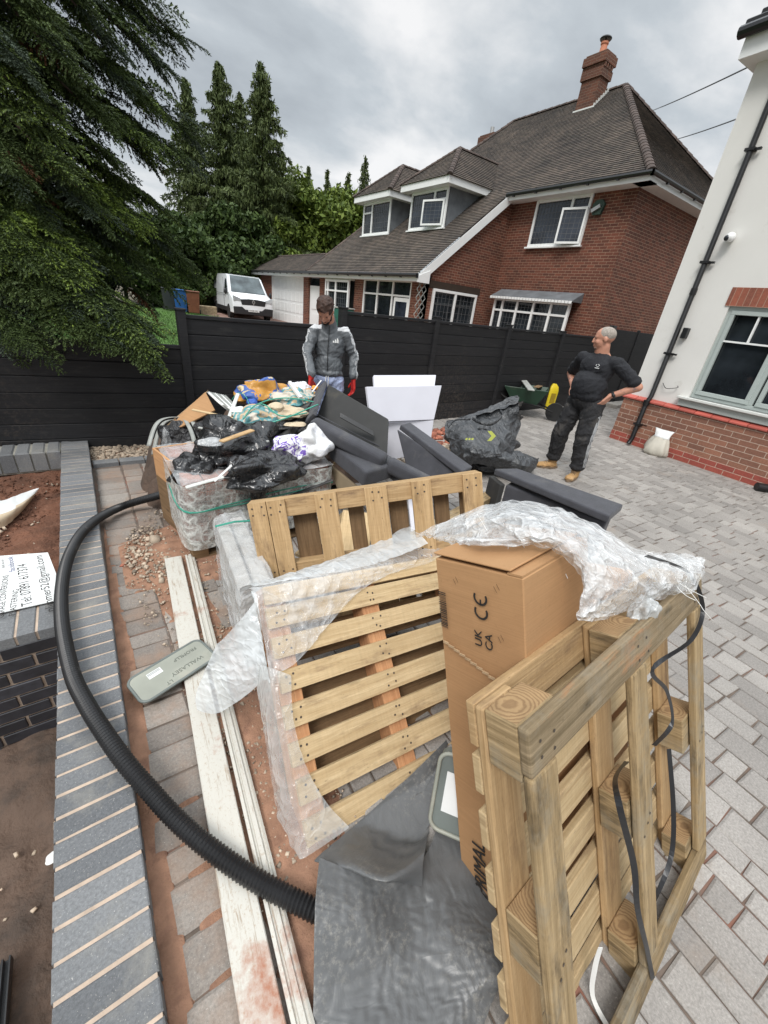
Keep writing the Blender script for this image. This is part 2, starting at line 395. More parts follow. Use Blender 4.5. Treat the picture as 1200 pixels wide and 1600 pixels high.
def woodm(name, light, dark, rough=0.75, grain=1.0, stain=None, stain_t=0.55, knots=True, isl=0.22, weather=None):
    g = NT(name); uv = g.uv(); rnd = g.geo().outputs['Random Per Island']
    sh = g.n('ShaderNodeCombineXYZ'); g.l(g.math('MULTIPLY', rnd, 37.0), sh.inputs[2])
    va = g.n('ShaderNodeVectorMath', operation='ADD'); g.l(uv, va.inputs[0]); g.l(sh.outputs[0], va.inputs[1]); v = va.outputs[0]
    st = g.mapping(v, sc=(2.2, 42, 1)); f1 = g.noise(st, 1.6*grain, 6, 0.62, 0.6)
    st2 = g.mapping(v, sc=(7, 260, 1)); f2 = g.noise(st2, 1.0, 3, 0.6)
    f = g.math('ADD', g.math('MULTIPLY', f1, 0.72), g.math('MULTIPLY', f2, 0.28))
    c = g.ramp(f, [(0.33, dark), (0.52, tuple((a+b)/2 for a, b in zip(light, dark))), (0.66, light)])
    if knots:
        vo = g.n('ShaderNodeTexVoronoi'); vo.inputs['Scale'].default_value = 1.0; g.l(g.mapping(v, sc=(3.4, 11, 1)), vo.inputs['Vector'])
        k = g.math('SUBTRACT', 1.0, g.math('MULTIPLY', vo.outputs['Distance'], 6.5), clamp=True)
        c = g.mix(g.math('MULTIPLY', k, 0.85), c, c3(dark, 0.42))
    c = g.mix(1.0, c, g.ramp(rnd, [(0, (1-isl,)*3), (1, (1+isl*0.6,)*3)]), 'MULTIPLY')
    if stain is not None:
        d = g.noise(g.mapping(v, sc=(1, 4, 1)), 3.2, 8, 0.7); c = g.mix(g.math('MULTIPLY', g.math('SUBTRACT', d, stain_t), 6, clamp=True), c, stain)
    if weather is not None:
        d = g.noise(g.obj(), 5.0, 8, 0.72); c = g.mix(g.math('MULTIPLY', g.math('SUBTRACT', d, 0.5), 4, clamp=True), c, weather)
    sp = g.noise(g.mapping(v, sc=(40, 160, 1)), 1.0, 2, 0.5); c = g.mix(g.math('MULTIPLY', g.math('SUBTRACT', sp, 0.68), 5, clamp=True), c, c3(dark, 0.4))
    g.l(c, g.p.inputs['Base Color']); g.setv(g.p, Roughness=rough); g.p.inputs['Specular IOR Level'].default_value = 0.3
    sw = g.noise(g.mapping(v, sc=(90, 6, 1)), 1.0, 3, .6); c = g.mix(1.0, c, g.ramp(sw, [(0.35, (.955,)*3), (0.65, (1.03,)*3)]), 'MULTIPLY'); g.l(c, g.p.inputs['Base Color']); g.l(g.bump(g.math('MULTIPLY_ADD', sw, .10, f), 0.55, 0.004), g.p.inputs['Normal']); return g.m
def endgrain(name, light, dark):
    g = NT(name); uv = g.obj(); rnd = g.geo().outputs['Random Per Island']
    w = g.n('ShaderNodeTexWave', wave_type='RINGS', rings_direction='SPHERICAL'); w.inputs['Scale'].default_value = 62; w.inputs['Distortion'].default_value = 3.5; w.inputs['Detail'].default_value = 3
    sh = g.n('ShaderNodeVectorMath', operation='ADD'); cb = g.n('ShaderNodeCombineXYZ'); oi = g.n('ShaderNodeObjectInfo'); g.l(g.math('MULTIPLY_ADD', oi.outputs['Random'], .09, -.045), cb.inputs[0]); g.l(g.math('MULTIPLY_ADD', oi.outputs['Random'], -.05, .025), cb.inputs[1]); g.l(uv, sh.inputs[0]); g.l(cb.outputs[0], sh.inputs[1]); g.l(sh.outputs[0], w.inputs['Vector'])
    c = g.ramp(w.outputs['Fac'], [(0.0, dark), (0.7, light)]); c = g.mix(1.0, c, g.ramp(g.noise(uv, 9, 5), [(0.3, (0.7,)*3), (0.7, (1.15,)*3)]), 'MULTIPLY')
    g.l(c, g.p.inputs['Base Color']); g.setv(g.p, Roughness=0.8); g.l(g.bump(w.outputs['Fac'], 0.2, 0.002), g.p.inputs['Normal']); return g.m
def glassm(name, tint=(0.012, 0.015, 0.018), rough=0.04):
    g = NT(name); f = g.noise(g.obj(), 1.3, 4); g.l(g.ramp(f, [(0.35, c3(tint, 0.5)), (0.65, c3(tint, 2.2))]), g.p.inputs['Base Color'])
    g.setv(g.p, Roughness=rough, IOR=1.52); return g.m
def ridged(g, v, scale, k=6.0, p=2.0, det=2, dist=.5):
    """sharp crease lines of a folded sheet"""
    n = g.noise(v, scale, det, 0.5, dist); return g.math('POWER', g.math('SUBTRACT', 1.0, g.math('MULTIPLY', g.math('ABSOLUTE', g.math('SUBTRACT', n, 0.5)), k), clamp=True), p)
def filmm(name, col=(0.9, 0.92, 0.93), alpha=0.2, rough=0.2, bs=7, crease=0.35, kk=.55, st=(1, 1, 1)):
    """thin polythene: glossy, see-through between whitened creases"""
    g = NT(name); v = g.mapping(g.obj(), rot=(.2, .4, .6), sc=st)
    a1 = ridged(g, v, bs, 7, 2); a2 = ridged(g, v, bs*3.1, 7, 2.5); a3 = ridged(g, g.mapping(v, rot=(1, .3, .5), sc=(1, 2.5, 1)), bs*5, 8, 3, 2, .5); f = g.noise(v, bs*.4, 3)
    h = g.math('ADD', a1, g.math('ADD', g.math('MULTIPLY', a2, .45), g.math('MULTIPLY', a3, .2)))
    g.l(g.bump(h, crease, 0.012), g.p.inputs['Normal']); g.p.inputs['Base Color'].default_value = (*col, 1); g.setv(g.p, Roughness=rough)
    lw = g.n('ShaderNodeLayerWeight'); lw.inputs['Blend'].default_value = 0.3
    a = g.math('MULTIPLY_ADD', h, kk, g.math('MULTIPLY_ADD', g.math('SUBTRACT', f, .5), .7, alpha)); a = g.math('MULTIPLY_ADD', lw.outputs['Facing'], .3, a, clamp=True)
    g.l(a, g.p.inputs['Alpha']); g.p.inputs['Specular IOR Level'].default_value = 0.9; return g.m

M = {}
M['brick_red'] = brickm('red_house_brick', (0.175, 0.056, 0.032), (0.092, 0.032, 0.020), (0.34, 0.23, 0.16), var=0.25)
M['brick_plinth'] = brickm('brown_plinth_brick', (0.33, 0.15, 0.095), (0.20, 0.095, 0.065), (0.50, 0.38, 0.30), var=0.15)
M['brick_plinth_red'] = brickm('red_base_brick', (0.36, 0.085, 0.06), (0.26, 0.06, 0.045), (0.50, 0.36, 0.28), var=0.15)
M['brick_soldier'] = brickm('lintel_brick', (0.36, 0.11, 0.065), (0.24, 0.085, 0.055), (0.42, 0.25, 0.18), bw=0.065, bh=0.23, off=0, var=0.2)
M['brick_blue_face'] = brickm('blue_engineering_brick', (0.045, 0.047, 0.055), (0.022, 0.023, 0.028), (0.30, 0.22, 0.16), mo=0.012, var=0.2, rough=0.5, bumpk=0.7)
M['chimney_brick'] = brickm('chimney_brick', (0.15, 0.055, 0.03), (0.09, 0.038, 0.024), (0.21, 0.15, 0.11), stain=(0.06, 0.05, 0.04))
def roof_mat():
    g = NT('weathered_clay_roof_tile'); b = g.n('ShaderNodeTexBrick'); b.offset = 0.5; g.l(g.uv(), b.inputs['Vector']); b.inputs['Scale'].default_value = 1
    b.inputs['Brick Width'].default_value = 0.167; b.inputs['Row Height'].default_value = 0.1; b.inputs['Mortar Size'].default_value = 0.003
    b.inputs['Color1'].default_value = (0.112, 0.092, 0.080, 1); b.inputs['Color2'].default_value = (0.058, 0.050, 0.046, 1); b.inputs['Mortar'].default_value = (0.018, 0.016, 0.015, 1)
    n = g.noise(g.obj(), 0.9, 7, 0.62); n2 = g.noise(g.obj(), 9, 5, 0.7)
    c = g.mix(1.0, b.outputs['Color'], g.ramp(n, [(0.3, (0.60,)*3), (0.7, (1.45, 1.38, 1.28))]), 'MULTIPLY')
    c = g.mix(g.math('MULTIPLY', g.math('SUBTRACT', n2, 0.54), 3.0, clamp=True), c, (0.15, 0.14, 0.10))
    g.l(c, g.p.inputs['Base Color']); g.setv(g.p, Roughness=0.9); g.l(g.bump(g.math('SUBTRACT', 1.0, b.outputs['Fac']), 0.5, 0.012), g.p.inputs['Normal']); return g.m
M['roof'] = roof_mat()
M['ridge_tile'] = basic('ridge_tile', (0.075, 0.055, 0.047), 0.9, var=0.35, island=0.3)
M['upvc'] = basic('white_upvc', (0.80, 0.81, 0.80), 0.35, var=0.03, bump=0.03, dirt=(0.55, 0.55, 0.5), dirt_t=0.63)
M['upvc_dull'] = basic('soffit_board_paint', (0.62, 0.63, 0.60), 0.5, var=0.08, dirt=(0.35, 0.36, 0.32), dirt_t=0.58)
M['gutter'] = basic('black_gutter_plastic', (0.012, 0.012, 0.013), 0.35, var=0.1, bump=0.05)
M['render'] = basic('white_render', (0.70, 0.69, 0.655), 0.9, var=0.035, vs=1.6, bump=0.25, bs=140, bd=0.002, dirt=(0.56, 0.54, 0.49), dirt_s=2.0, dirt_t=0.58)
M['lead'] = basic('grey_lead_sheet', (0.13, 0.14, 0.15), 0.6, var=0.25, vs=4)
M['glass'] = glassm('dark_window_glass'); M['glass_blue'] = glassm('sky_window_glass', (0.02, 0.025, 0.035), 0.06)
M['leading'] = basic('window_leading', (0.12, 0.125, 0.13), 0.6, bump=0)
M['sage'] = basic('grey_green_window_frame', (0.40, 0.45, 0.43), 0.4, var=0.03, bump=0.03)
M['curtain'] = basic('net_curtain', (0.42, 0.44, 0.44), 0.8, var=0.25, vs=14)
M['terracotta'] = basic('terracotta_pot', (0.55, 0.22, 0.13), 0.8)
M['tile_cap'] = basic('red_sill_tile', (0.44, 0.10, 0.075), 0.6, var=0.12, island=0.15)
def fence_mat():
    g = NT('charcoal_composite_board'); v = g.obj(); f = g.noise(g.mapping(v, sc=(1.2, 1, 34)), 2.2, 5, 0.6, 0.4); n = g.noise(v, 1.2, 5)
    r_ = g.geo().outputs['Random Per Island']; c = g.ramp(f, [(0.3, (0.009, 0.009, 0.010)), (0.7, (0.018, 0.018, 0.020))]); c = g.mix(1.0, c, g.ramp(r_, [(0, (.75,)*3), (1, (1.35,)*3)]), 'MULTIPLY'); du = g.noise(g.mapping(v, sc=(1, 1, 3)), 3.5, 9, .75); c = g.mix(g.math('MULTIPLY', g.math('SUBTRACT', du, .54), 1.6, clamp=True), c, (.085, .08, .072))
    d = g.noise(g.mapping(v, loc=(0, 0, 3)), 26, 6, 0.75); sep = g.n('ShaderNodeSeparateXYZ'); g.l(v, sep.inputs[0])
    # splashes of dried mud in one stretch of the fence
    mx = g.math('SUBTRACT', 1.0, g.math('MULTIPLY', g.math('ABSOLUTE', g.math('SUBTRACT', sep.outputs[0], 2.3)), 0.95), clamp=True)
    lo = g.math('SUBTRACT', 1.25, sep.outputs[2], clamp=True)
    k = g.math('MULTIPLY', g.math('MULTIPLY', g.math('MULTIPLY', g.math('SUBTRACT', d, 0.49), 5, clamp=True), mx), lo)
    c = g.mix(g.math('MULTIPLY', k, 0.75), c, (0.13, 0.10, 0.08))
    g.l(c, g.p.inputs['Base Color']); g.setv(g.p, Roughness=0.62); g.l(g.bump(f, 0.25, 0.003), g.p.inputs['Normal']); g.p.inputs['Specular IOR Level'].default_value = 0.35; return g.m
M['fence'] = fence_mat()
def paving_mat(name, a, b, dirt, dt=0.56, isl=True):
    g = NT(name); v = g.obj(); r = g.geo().outputs['Random Per Island']
    c = g.ramp(r, [(0, a), (0.5, tuple((x+y)/2 for x, y in zip(a, b))), (1, b)])
    c = g.mix(1.0, c, g.ramp(g.noise(v, 1.0, 6, 0.6), [(0.3, (0.8,)*3), (0.7, (1.15,)*3)]), 'MULTIPLY')
    f = g.noise(v, 120, 6, 0.75); c = g.mix(1.0, c, g.ramp(f, [(0.3, (0.68,)*3), (0.7, (1.3,)*3)]), 'MULTIPLY')
    sp = g.noise(v, 260, 2, 0.5); c = g.mix(g.math('MULTIPLY', g.math('SUBTRACT', sp, 0.66), 8, clamp=True), c, (0.5, 0.48, 0.45))
    d = g.noise(v, 2.3, 9, 0.7); c = g.mix(g.math('MULTIPLY', g.math('SUBTRACT', d, dt), 4.5, clamp=True), c, dirt)
    g.l(c, g.p.inputs['Base Color']); g.setv(g.p, Roughness=0.9)
    g.l(g.bump(g.noise(v, 28, 8, 0.75), 0.55, 0.006), g.p.inputs['Normal']); return g.m
M['paver'] = paving_mat('tumbled_grey_block', (0.225, 0.208, 0.192), (0.335, 0.312, 0.288), (0.27, 0.22, 0.18), 0.58)
M['paver_dirty'] = paving_mat('muddy_grey_block', (0.19, 0.165, 0.145), (0.33, 0.295, 0.26), (0.28, 0.185, 0.13), 0.47)
M['joint'] = basic('sandy_joint', (0.13, 0.10, 0.08), 0.95, var=0.3, vs=9, dirt=(0.21, 0.10, 0.07), dirt_s=2, dirt_t=0.52, bump=0.4, bs=90, bd=0.004)
M['blue_brick'] = paving_mat('blue_coping_brick', (0.125, 0.13, 0.137), (0.205, 0.21, 0.215), (0.29, 0.275, 0.24), 0.52)
M['mortar'] = basic('buff_mortar', (0.46, 0.36, 0.28), 0.95, var=0.2, vs=18, bump=0.4, bs=120, bd=0.004)
M['mortar_grey'] = basic('grey_mortar', (0.30, 0.29, 0.25), 0.95, var=0.2, vs=18, bump=0.4, bs=120, bd=0.004)
M['soil'] = basic('red_brown_soil', (0.15, 0.066, 0.038), 0.95, var=0.45, vs=5, bump=0.9, bs=40, bd=0.03, dirt=(0.22, 0.11, 0.07), dirt_s=9, dirt_t=0.55)
M['soil_dark'] = basic('damp_trodden_soil', (0.10, 0.066, 0.048), 0.9, var=0.3, vs=2.5, bump=0.8, bs=14, bd=0.03, dirt=(0.055, 0.042, 0.034), dirt_s=2, dirt_t=0.5)
M['sand'] = basic('orange_building_sand', (0.30, 0.165, 0.105), 0.95, var=0.3, vs=12, bump=0.8, bs=150, bd=0.006, dirt=(0.20, 0.105, 0.07), dirt_s=8, dirt_t=0.52)
M['stone'] = basic('pale_stone_chip', (0.36, 0.29, 0.22), 0.9, var=0.3, island=0.45, bs=40)
M['rubble_red'] = basic('broken_red_brick', (0.30, 0.11, 0.07), 0.9, var=0.3, island=0.5)
M['grass'] = basic('lawn_grass', (0.075, 0.155, 0.030), 0.9, var=0.35, vs=3, bump=0.9, bs=60, bd=0.03, island=0.4)
M['earth'] = basic('rough_ground', (0.14, 0.12, 0.085), 0.95, var=0.3, vs=0.6)
M['wood_new'] = woodm('fresh_pallet_pine', (0.64, 0.49, 0.29), (0.43, 0.30, 0.155), stain=(0.27, 0.18, 0.10), stain_t=0.55)
M['wood_warm'] = woodm('golden_pallet_wood', (0.60, 0.415, 0.225), (0.37, 0.235, 0.11), stain=(0.20, 0.125, 0.07), stain_t=0.53)
M['wood_old'] = woodm('weathered_pallet_wood', (0.42, 0.305, 0.17), (0.18, 0.125, 0.06), stain=(0.07, 0.052, 0.032), stain_t=0.50, weather=(0.27, 0.245, 0.19))
M['wood_rail'] = woodm('bark_edged_pallet_rail', (0.38, 0.29, 0.18), (0.15, 0.11, 0.06), stain=(0.42, 0.19, 0.08), stain_t=0.55, weather=(0.27, 0.24, 0.185))
M['wood_brown'] = woodm('brown_pallet_slat', (0.27, 0.17, 0.09), (0.13, 0.08, 0.04))
M['wood_block'] = woodm('orange_pallet_block', (0.55, 0.30, 0.15), (0.36, 0.17, 0.08), knots=False)
M['endgrain'] = endgrain('sawn_end_grain', (0.40, 0.26, 0.13), (0.27, 0.165, 0.08))
M['crate_wood'] = woodm('crate_pine', (0.55, 0.31, 0.15), (0.36, 0.19, 0.09))
def card_mat():
    g = NT('brown_cardboard'); v = g.obj(); f = g.noise(v, 3, 5); c = g.ramp(f, [(0.3, (0.37, 0.205, 0.098)), (0.7, (0.44, 0.255, 0.125))])
    w = g.noise(g.mapping(v, sc=(1, 1, 90)), 3, 3); c = g.mix(1.0, c, g.ramp(w, [(0.35, (0.94,)*3), (0.65, (1.05,)*3)]), 'MULTIPLY')
    s = g.noise(v, 90, 3); c = g.mix(g.math('MULTIPLY', g.math('SUBTRACT', s, 0.63), 3, clamp=True), c, (0.27, 0.15, 0.075))
    g.l(c, g.p.inputs['Base Color']); g.setv(g.p, Roughness=0.75); g.l(g.bump(g.noise(v, 5, 7, 0.6), 0.35, 0.012), g.p.inputs['Normal']); g.p.inputs['Specular IOR Level'].default_value = 0.25; return g.m
M['card'] = card_mat()
M['card_edge'] = basic('torn_cardboard_edge', (0.42, 0.29, 0.17), 0.9, var=0.2, vs=60)
M['ink'] = basic('black_ink', (0.02, 0.017, 0.015), 0.7, bump=0); M['ink_brown'] = basic('faded_ink', (0.075, 0.04, 0.02), 0.7, bump=0)
M['paper'] = basic('white_paper_label', (0.74, 0.75, 0.74), 0.6, var=0.04, bump=0.05)
M['film'] = filmm('clear_shrink_film', (0.80, 0.82, 0.83), 0.13, 0.12, 5, .55, .17, (1, .45, 1)); M['film_milky'] = filmm('milky_polythene', (0.70, 0.73, 0.74), 0.42, 0.2, 3.5, .5, .14, (1, .4, 1))
M['film_tint'] = filmm('dusty_wrap_film', (0.70, 0.72, 0.69), 0.13, 0.14, 3.2, .45, .07, (.6, .6, 1.6)); M['film_edge'] = filmm('dusty_clear_film', (0.74, 0.76, 0.75), 0.24, 0.16, 3.5, .5, .14, (1, 1, .4)); M['film_crinkle'] = filmm('crinkled_stretch_film', (0.88, 0.90, 0.91), 0.12, 0.08, 9, .75, .30, (1, .6, 1))
M['film_tint'] = filmm('dusty_wrap_film', (0.70, 0.72, 0.69), 0.22, 0.16, bs=14)
def blackbag(name, col=(0.011, 0.011, 0.012), rough=0.2, bs=7, k=0.4, dust=0.0):
    g = NT(name); v = g.mapping(g.obj(), rot=(.5, .7, .3), sc=(1, .5, 1)); a1 = ridged(g, v, bs, 6, 1.5); a2 = ridged(g, v, bs*2.7, 6, 2); h = g.math('MULTIPLY_ADD', a2, .4, a1)
    c = g.ramp(g.noise(v, bs, 4), [(0.3, col), (0.7, c3(col, 1.7))])
    if dust: c = g.mix(g.math('MULTIPLY', g.math('SUBTRACT', g.noise(g.obj(), 7, 8, 0.72), 0.5), dust*5, clamp=True), c, (0.19, 0.18, 0.165))
    g.l(c, g.p.inputs['Base Color']); g.l(g.ramp(g.noise(v, bs*2, 3), [(0.3, (rough,)*3), (0.7, (rough*1.7,)*3)]), g.p.inputs['Roughness'])
    g.l(g.bump(h, k, 0.02), g.p.inputs['Normal']); g.p.inputs['Specular IOR Level'].default_value = 0.7; return g.m
M['bag_black'] = blackbag('black_refuse_polythene'); M['bag_black2'] = blackbag('dusty_black_polythene', (0.022, 0.022, 0.024), 0.33, 16, 0.7, 0.18)
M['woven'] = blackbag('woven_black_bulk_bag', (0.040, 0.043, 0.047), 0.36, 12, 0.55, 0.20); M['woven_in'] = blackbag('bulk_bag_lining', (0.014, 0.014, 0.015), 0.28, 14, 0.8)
def dpm_mat():
    g = NT('grey_damp_proof_membrane'); v = g.obj(); c = g.ramp(g.noise(v, 3, 5), [(0.3, (0.088, 0.091, 0.093)), (0.7, (0.128, 0.131, 0.133))])
    d = g.noise(v, 55, 8, 0.8); b = g.noise(v, 2.6, 3, 0.5); k = g.math('MULTIPLY', g.math('MULTIPLY', g.math('SUBTRACT', d, 0.5), 5, clamp=True), g.math('MULTIPLY', g.math('SUBTRACT', b, 0.47), 8, clamp=True))
    c = g.mix(g.math('MULTIPLY', k, 0.6), c, (0.36, 0.34, 0.30)); g.l(c, g.p.inputs['Base Color']); g.setv(g.p, Roughness=0.38)
    g.l(g.bump(g.math('MULTIPLY_ADD', ridged(g, v, 3.2, 7, 1.5), .6, g.noise(v, 7, 5, 0.6, 1.5)), 0.35, 0.015), g.p.inputs['Normal']); return g.m
M['dpm'] = dpm_mat()
M['hose'] = basic('black_corrugated_hose', (0.012, 0.012, 0.013), 0.4, var=0.3, bump=0.1, dirt=(0.09, 0.085, 0.08), dirt_s=9, dirt_t=0.60)
M['white_board'] = basic('old_white_painted_board', (0.78, 0.77, 0.72), 0.55, var=0.05, vs=8, bump=0.2, bs=50, dirt=(0.36, 0.17, 0.10), dirt_s=3.4, dirt_t=0.635)
def peel():
    g = NT('peeling_white_paint'); v = g.obj(); st = g.mapping(v, sc=(1, 11, 9)); a = g.noise(st, 4, 8, 0.75); sp = g.noise(v, 120, 4, 0.7); rd = g.noise(v, 2.7, 7, 0.7)
    c = g.mix(g.math('MULTIPLY', g.math('SUBTRACT', a, 0.56), 14, clamp=True), (0.55, 0.53, 0.475), (0.34, 0.27, 0.20))
    c = g.mix(g.math('MULTIPLY', g.math('SUBTRACT', sp, 0.56), 8, clamp=True), c, (0.44, 0.37, 0.29)); c = g.mix(g.math('MULTIPLY', g.math('SUBTRACT', rd, 0.57), 9, clamp=True), c, (0.36, 0.16, 0.095))
    g.l(c, g.p.inputs['Base Color']); g.setv(g.p, Roughness=0.6); g.l(g.bump(a, 0.3, 0.003), g.p.inputs['Normal']); return g.m
M['white_board'] = peel()
M['lid'] = basic('grey_green_plastic_lid', (0.30, 0.31, 0.265), 0.5, var=0.12, vs=6, dirt=(0.38, 0.37, 0.31), dirt_s=5, dirt_t=0.54); M['lid_rim'] = basic('grey_rubber_rim', (0.15, 0.17, 0.16), 0.5)
M['emboss'] = basic('embossed_letters', (0.12, 0.13, 0.11), 0.6, bump=0)
M['sofa'] = basic('charcoal_sofa_fabric', (0.052, 0.053, 0.062), 0.9, var=0.18, vs=10, bump=0.6, bs=420, bd=0.002, sheen=0.12, dirt=(0.085, 0.084, 0.087), dirt_s=6, dirt_t=0.56)
M['sofa_liner'] = basic('black_sofa_lining', (0.032, 0.032, 0.031), 0.8, var=0.15, bump=0.3, bs=200, dirt=(0.06, 0.055, 0.045), dirt_s=3, dirt_t=0.57)
M['sofa_board'] = basic('sofa_frame_board', (0.30, 0.24, 0.16), 0.8, var=0.15)
M['eps'] = basic('white_insulation_board', (0.66, 0.66, 0.72), 0.7, var=0.025, bump=0.15, bs=200, bd=0.001)
M['plank'] = basic('dusty_black_plank', (0.035, 0.034, 0.034), 0.6, var=0.3, vs=4, dirt=(0.11, 0.105, 0.10), dirt_s=6, dirt_t=0.55)
M['strip_grey'] = basic('grey_plastic_strip', (0.30, 0.31, 0.29), 0.5, island=0.35, dirt=(0.16, 0.15, 0.13)); M['white_plastic'] = basic('white_plastic', (0.78, 0.78, 0.76), 0.4, var=0.05)
M['green_strap'] = basic('green_strapping', (0.06, 0.34, 0.25), 0.35, bump=0); M['black_strap'] = basic('black_strapping', (0.02, 0.021, 0.024), 0.35, bump=0); M['yellow'] = basic('yellow_plastic', (0.72, 0.55, 0.02), 0.45, var=0.08, dirt=(0.3, 0.22, 0.05), dirt_t=0.62)
M['orange'] = basic('orange_sack', (0.62, 0.27, 0.03), 0.45, var=0.2); M['blue_print'] = basic('blue_print', (0.03, 0.10, 0.42), 0.45); M['teal'] = basic('teal_print', (0.10, 0.38, 0.40), 0.5, var=0.3); M['cream_sack'] = basic('cream_paper_sack', (0.58, 0.47, 0.33), 0.8, var=0.15, bump=0.3, bs=30)
def sackm(name, base, cols, sc=7):
    g = NT(name); v = g.obj(); n = g.noise(v, sc, 3, 0.5, 1.5); c = g.ramp(n, [(0.0, base), (0.46, base), (0.47, cols[0]), (0.54, cols[0]), (0.55, cols[1]), (0.62, cols[1]), (0.63, base), (1, base)])
    g.l(c, g.p.inputs['Base Color']); g.setv(g.p, Roughness=0.35); g.l(g.bump(g.noise(v, 24, 5, 0.6, 1.2), 0.5, 0.01), g.p.inputs['Normal']); return g.m
M['sack_orange'] = sackm('orange_and_blue_sack', (0.50, 0.25, 0.05), [(0.04, 0.10, 0.34), (0.55, 0.45, 0.28)], 3.6); M['sack_teal'] = sackm('teal_and_cream_sack', (0.55, 0.50, 0.42), [(0.11, 0.30, 0.32), (0.50, 0.37, 0.23)], 4.5); M['sack_white'] = sackm('white_sack', (0.72, 0.72, 0.72), [(0.75, 0.75, 0.78), (0.62, 0.63, 0.66)], 6)
M['sack_purple'] = sackm('white_sack_with_purple_print', (0.72, 0.71, 0.75), [(0.16, 0.08, 0.42), (0.74, 0.74, 0.78)], 11)
M['wrapped_brick'] = brickm('packed_brick', (0.30, 0.13, 0.09), (0.17, 0.12, 0.10), (0.06, 0.05, 0.045), mo=0.006, var=0.3, off=0)
M['concrete'] = basic('pale_concrete', (0.34, 0.32, 0.29), 0.9, var=0.25, vs=10, bump=0.4, dirt=(0.48, 0.46, 0.43), dirt_t=0.5)
M['van_white'] = basic('white_van_paint', (0.76, 0.78, 0.80), 0.22, var=0.02, bump=0, coat=0.6); M['van_trim'] = basic('black_van_trim', (0.018, 0.018, 0.020), 0.55, bump=0.05)
M['tyre'] = basic('tyre_rubber', (0.015, 0.015, 0.015), 0.85); M['metal'] = basic('galvanised_steel', (0.45, 0.45, 0.44), 0.45, 0.85, var=0.12); M['lamp'] = basic('headlamp_lens', (0.55, 0.58, 0.60), 0.1, 0.3, bump=0)
M['windscreen'] = glassm('windscreen_glass', (0.06, 0.075, 0.08), 0.03)
M['bin_blue'] = basic('blue_bin_plastic', (0.015, 0.09, 0.30), 0.5); M['bin_brown'] = basic('brown_bin_plastic', (0.16, 0.055, 0.03), 0.5); M['bin_grey'] = basic('dark_grey_bin_plastic', (0.035, 0.038, 0.04), 0.5); M['green_box'] = basic('green_box_plastic', (0.02, 0.12, 0.085), 0.5)
M['barrow'] = basic('dark_green_barrow_tray', (0.016, 0.05, 0.028), 0.45, dirt=(0.10, 0.095, 0.075), dirt_t=0.55)
M['skin'] = basic('skin', (0.50, 0.245, 0.165), 0.5, var=0.12, vs=14, bump=0.15, bs=120, bd=0.001); M['skin_tattoo'] = basic('tattooed_skin', (0.50, 0.245, 0.165), 0.5, var=0.12, vs=14, dirt=(0.17, 0.13, 0.13), dirt_s=22, dirt_t=0.52)
M['hair_grey'] = basic('cropped_grey_hair', (0.30, 0.265, 0.23), 0.85, var=0.3, vs=60, bump=0.8, bs=300); M['hair_brown'] = basic('brown_hair', (0.050, 0.024, 0.016), 0.6, var=0.4, vs=40, bump=0.9, bs=160, bd=0.006); M['beard'] = basic('dark_beard', (0.014, 0.010, 0.009), 0.8)
def cloth(name, col, fold=0.5, fs=7, rough=0.85, dirt=None, dt=0.55):
    g = NT(name); v = g.obj(); n = g.noise(g.mapping(v, rot=(0.3, 0.5, 0.2), sc=(1, 1, 0.55)), fs, 4, 0.5, 1.6)
    c = g.ramp(g.noise(v, 5, 4), [(0.3, c3(col, 0.85)), (0.7, c3(col, 1.15))])
    if dirt: c = g.mix(g.math('MULTIPLY', g.math('SUBTRACT', g.noise(v, 6, 8, 0.7), dt), 4, clamp=True), c, dirt)
    g.l(c, g.p.inputs['Base Color']); g.setv(g.p, Roughness=rough); g.l(g.bump(n, fold, 0.06, g.bump(g.noise(v, 300, 2), 0.2, 0.001)), g.p.inputs['Normal']); return g.m
M['tee'] = cloth('black_cotton_shirt', (0.013, 0.014, 0.018), 0.5); M['joggers'] = cloth('dusty_black_joggers', (0.018, 0.018, 0.020), 0.7, 8, dirt=(0.10, 0.09, 0.08), dt=0.52)
M['stripe'] = cloth('pale_grey_stripe', (0.42, 0.43, 0.44), 0.4); M['boot'] = basic('tan_work_boot', (0.42, 0.25, 0.105), 0.75, var=0.25, bump=0.3, dirt=(0.5, 0.4, 0.28)); M['sole'] = basic('boot_sole', (0.20, 0.14, 0.09), 0.8)
M['jacket'] = cloth('grey_tracksuit_top', (0.105, 0.115, 0.125), 0.45, 6, 0.5); M['jacket_white'] = cloth('white_sleeve_panel', (0.55, 0.56, 0.57), 0.4, 8, 0.6); M['jeans'] = cloth('pale_blue_jeans', (0.36, 0.42, 0.60), 0.6, 9); M['glove'] = basic('red_rubber_glove', (0.50, 0.018, 0.012), 0.45, var=0.2)
M['bark'] = basic('conifer_bark', (0.09, 0.065, 0.05), 0.95, var=0.35, vs=14, bump=0.9, bs=30, bd=0.02)
def leafm(name, a, b, tr=0.25, rough=0.6):
    g = NT(name); r = g.geo().outputs['Random Per Island']; n = g.noise(g.obj(), 0.8, 4); c = g.mix(n, g.ramp(r, [(0, a), (1, b)]), g.ramp(r, [(0, c3(a, 0.5)), (1, c3(b, 0.75))]))
    g.l(c, g.p.inputs['Base Color']); g.setv(g.p, Roughness=rough); g.p.inputs['Specular IOR Level'].default_value = 0.25
    return g.m
M['needle'] = leafm('spruce_needles', (0.044, 0.072, 0.022), (0.10, 0.142, 0.042)); M['needle_tip'] = leafm('young_spruce_tips', (0.13, 0.21, 0.035), (0.27, 0.36, 0.07)); M['needle_blue'] = leafm('grey_green_needles', (0.045, 0.068, 0.045), (0.085, 0.115, 0.075))
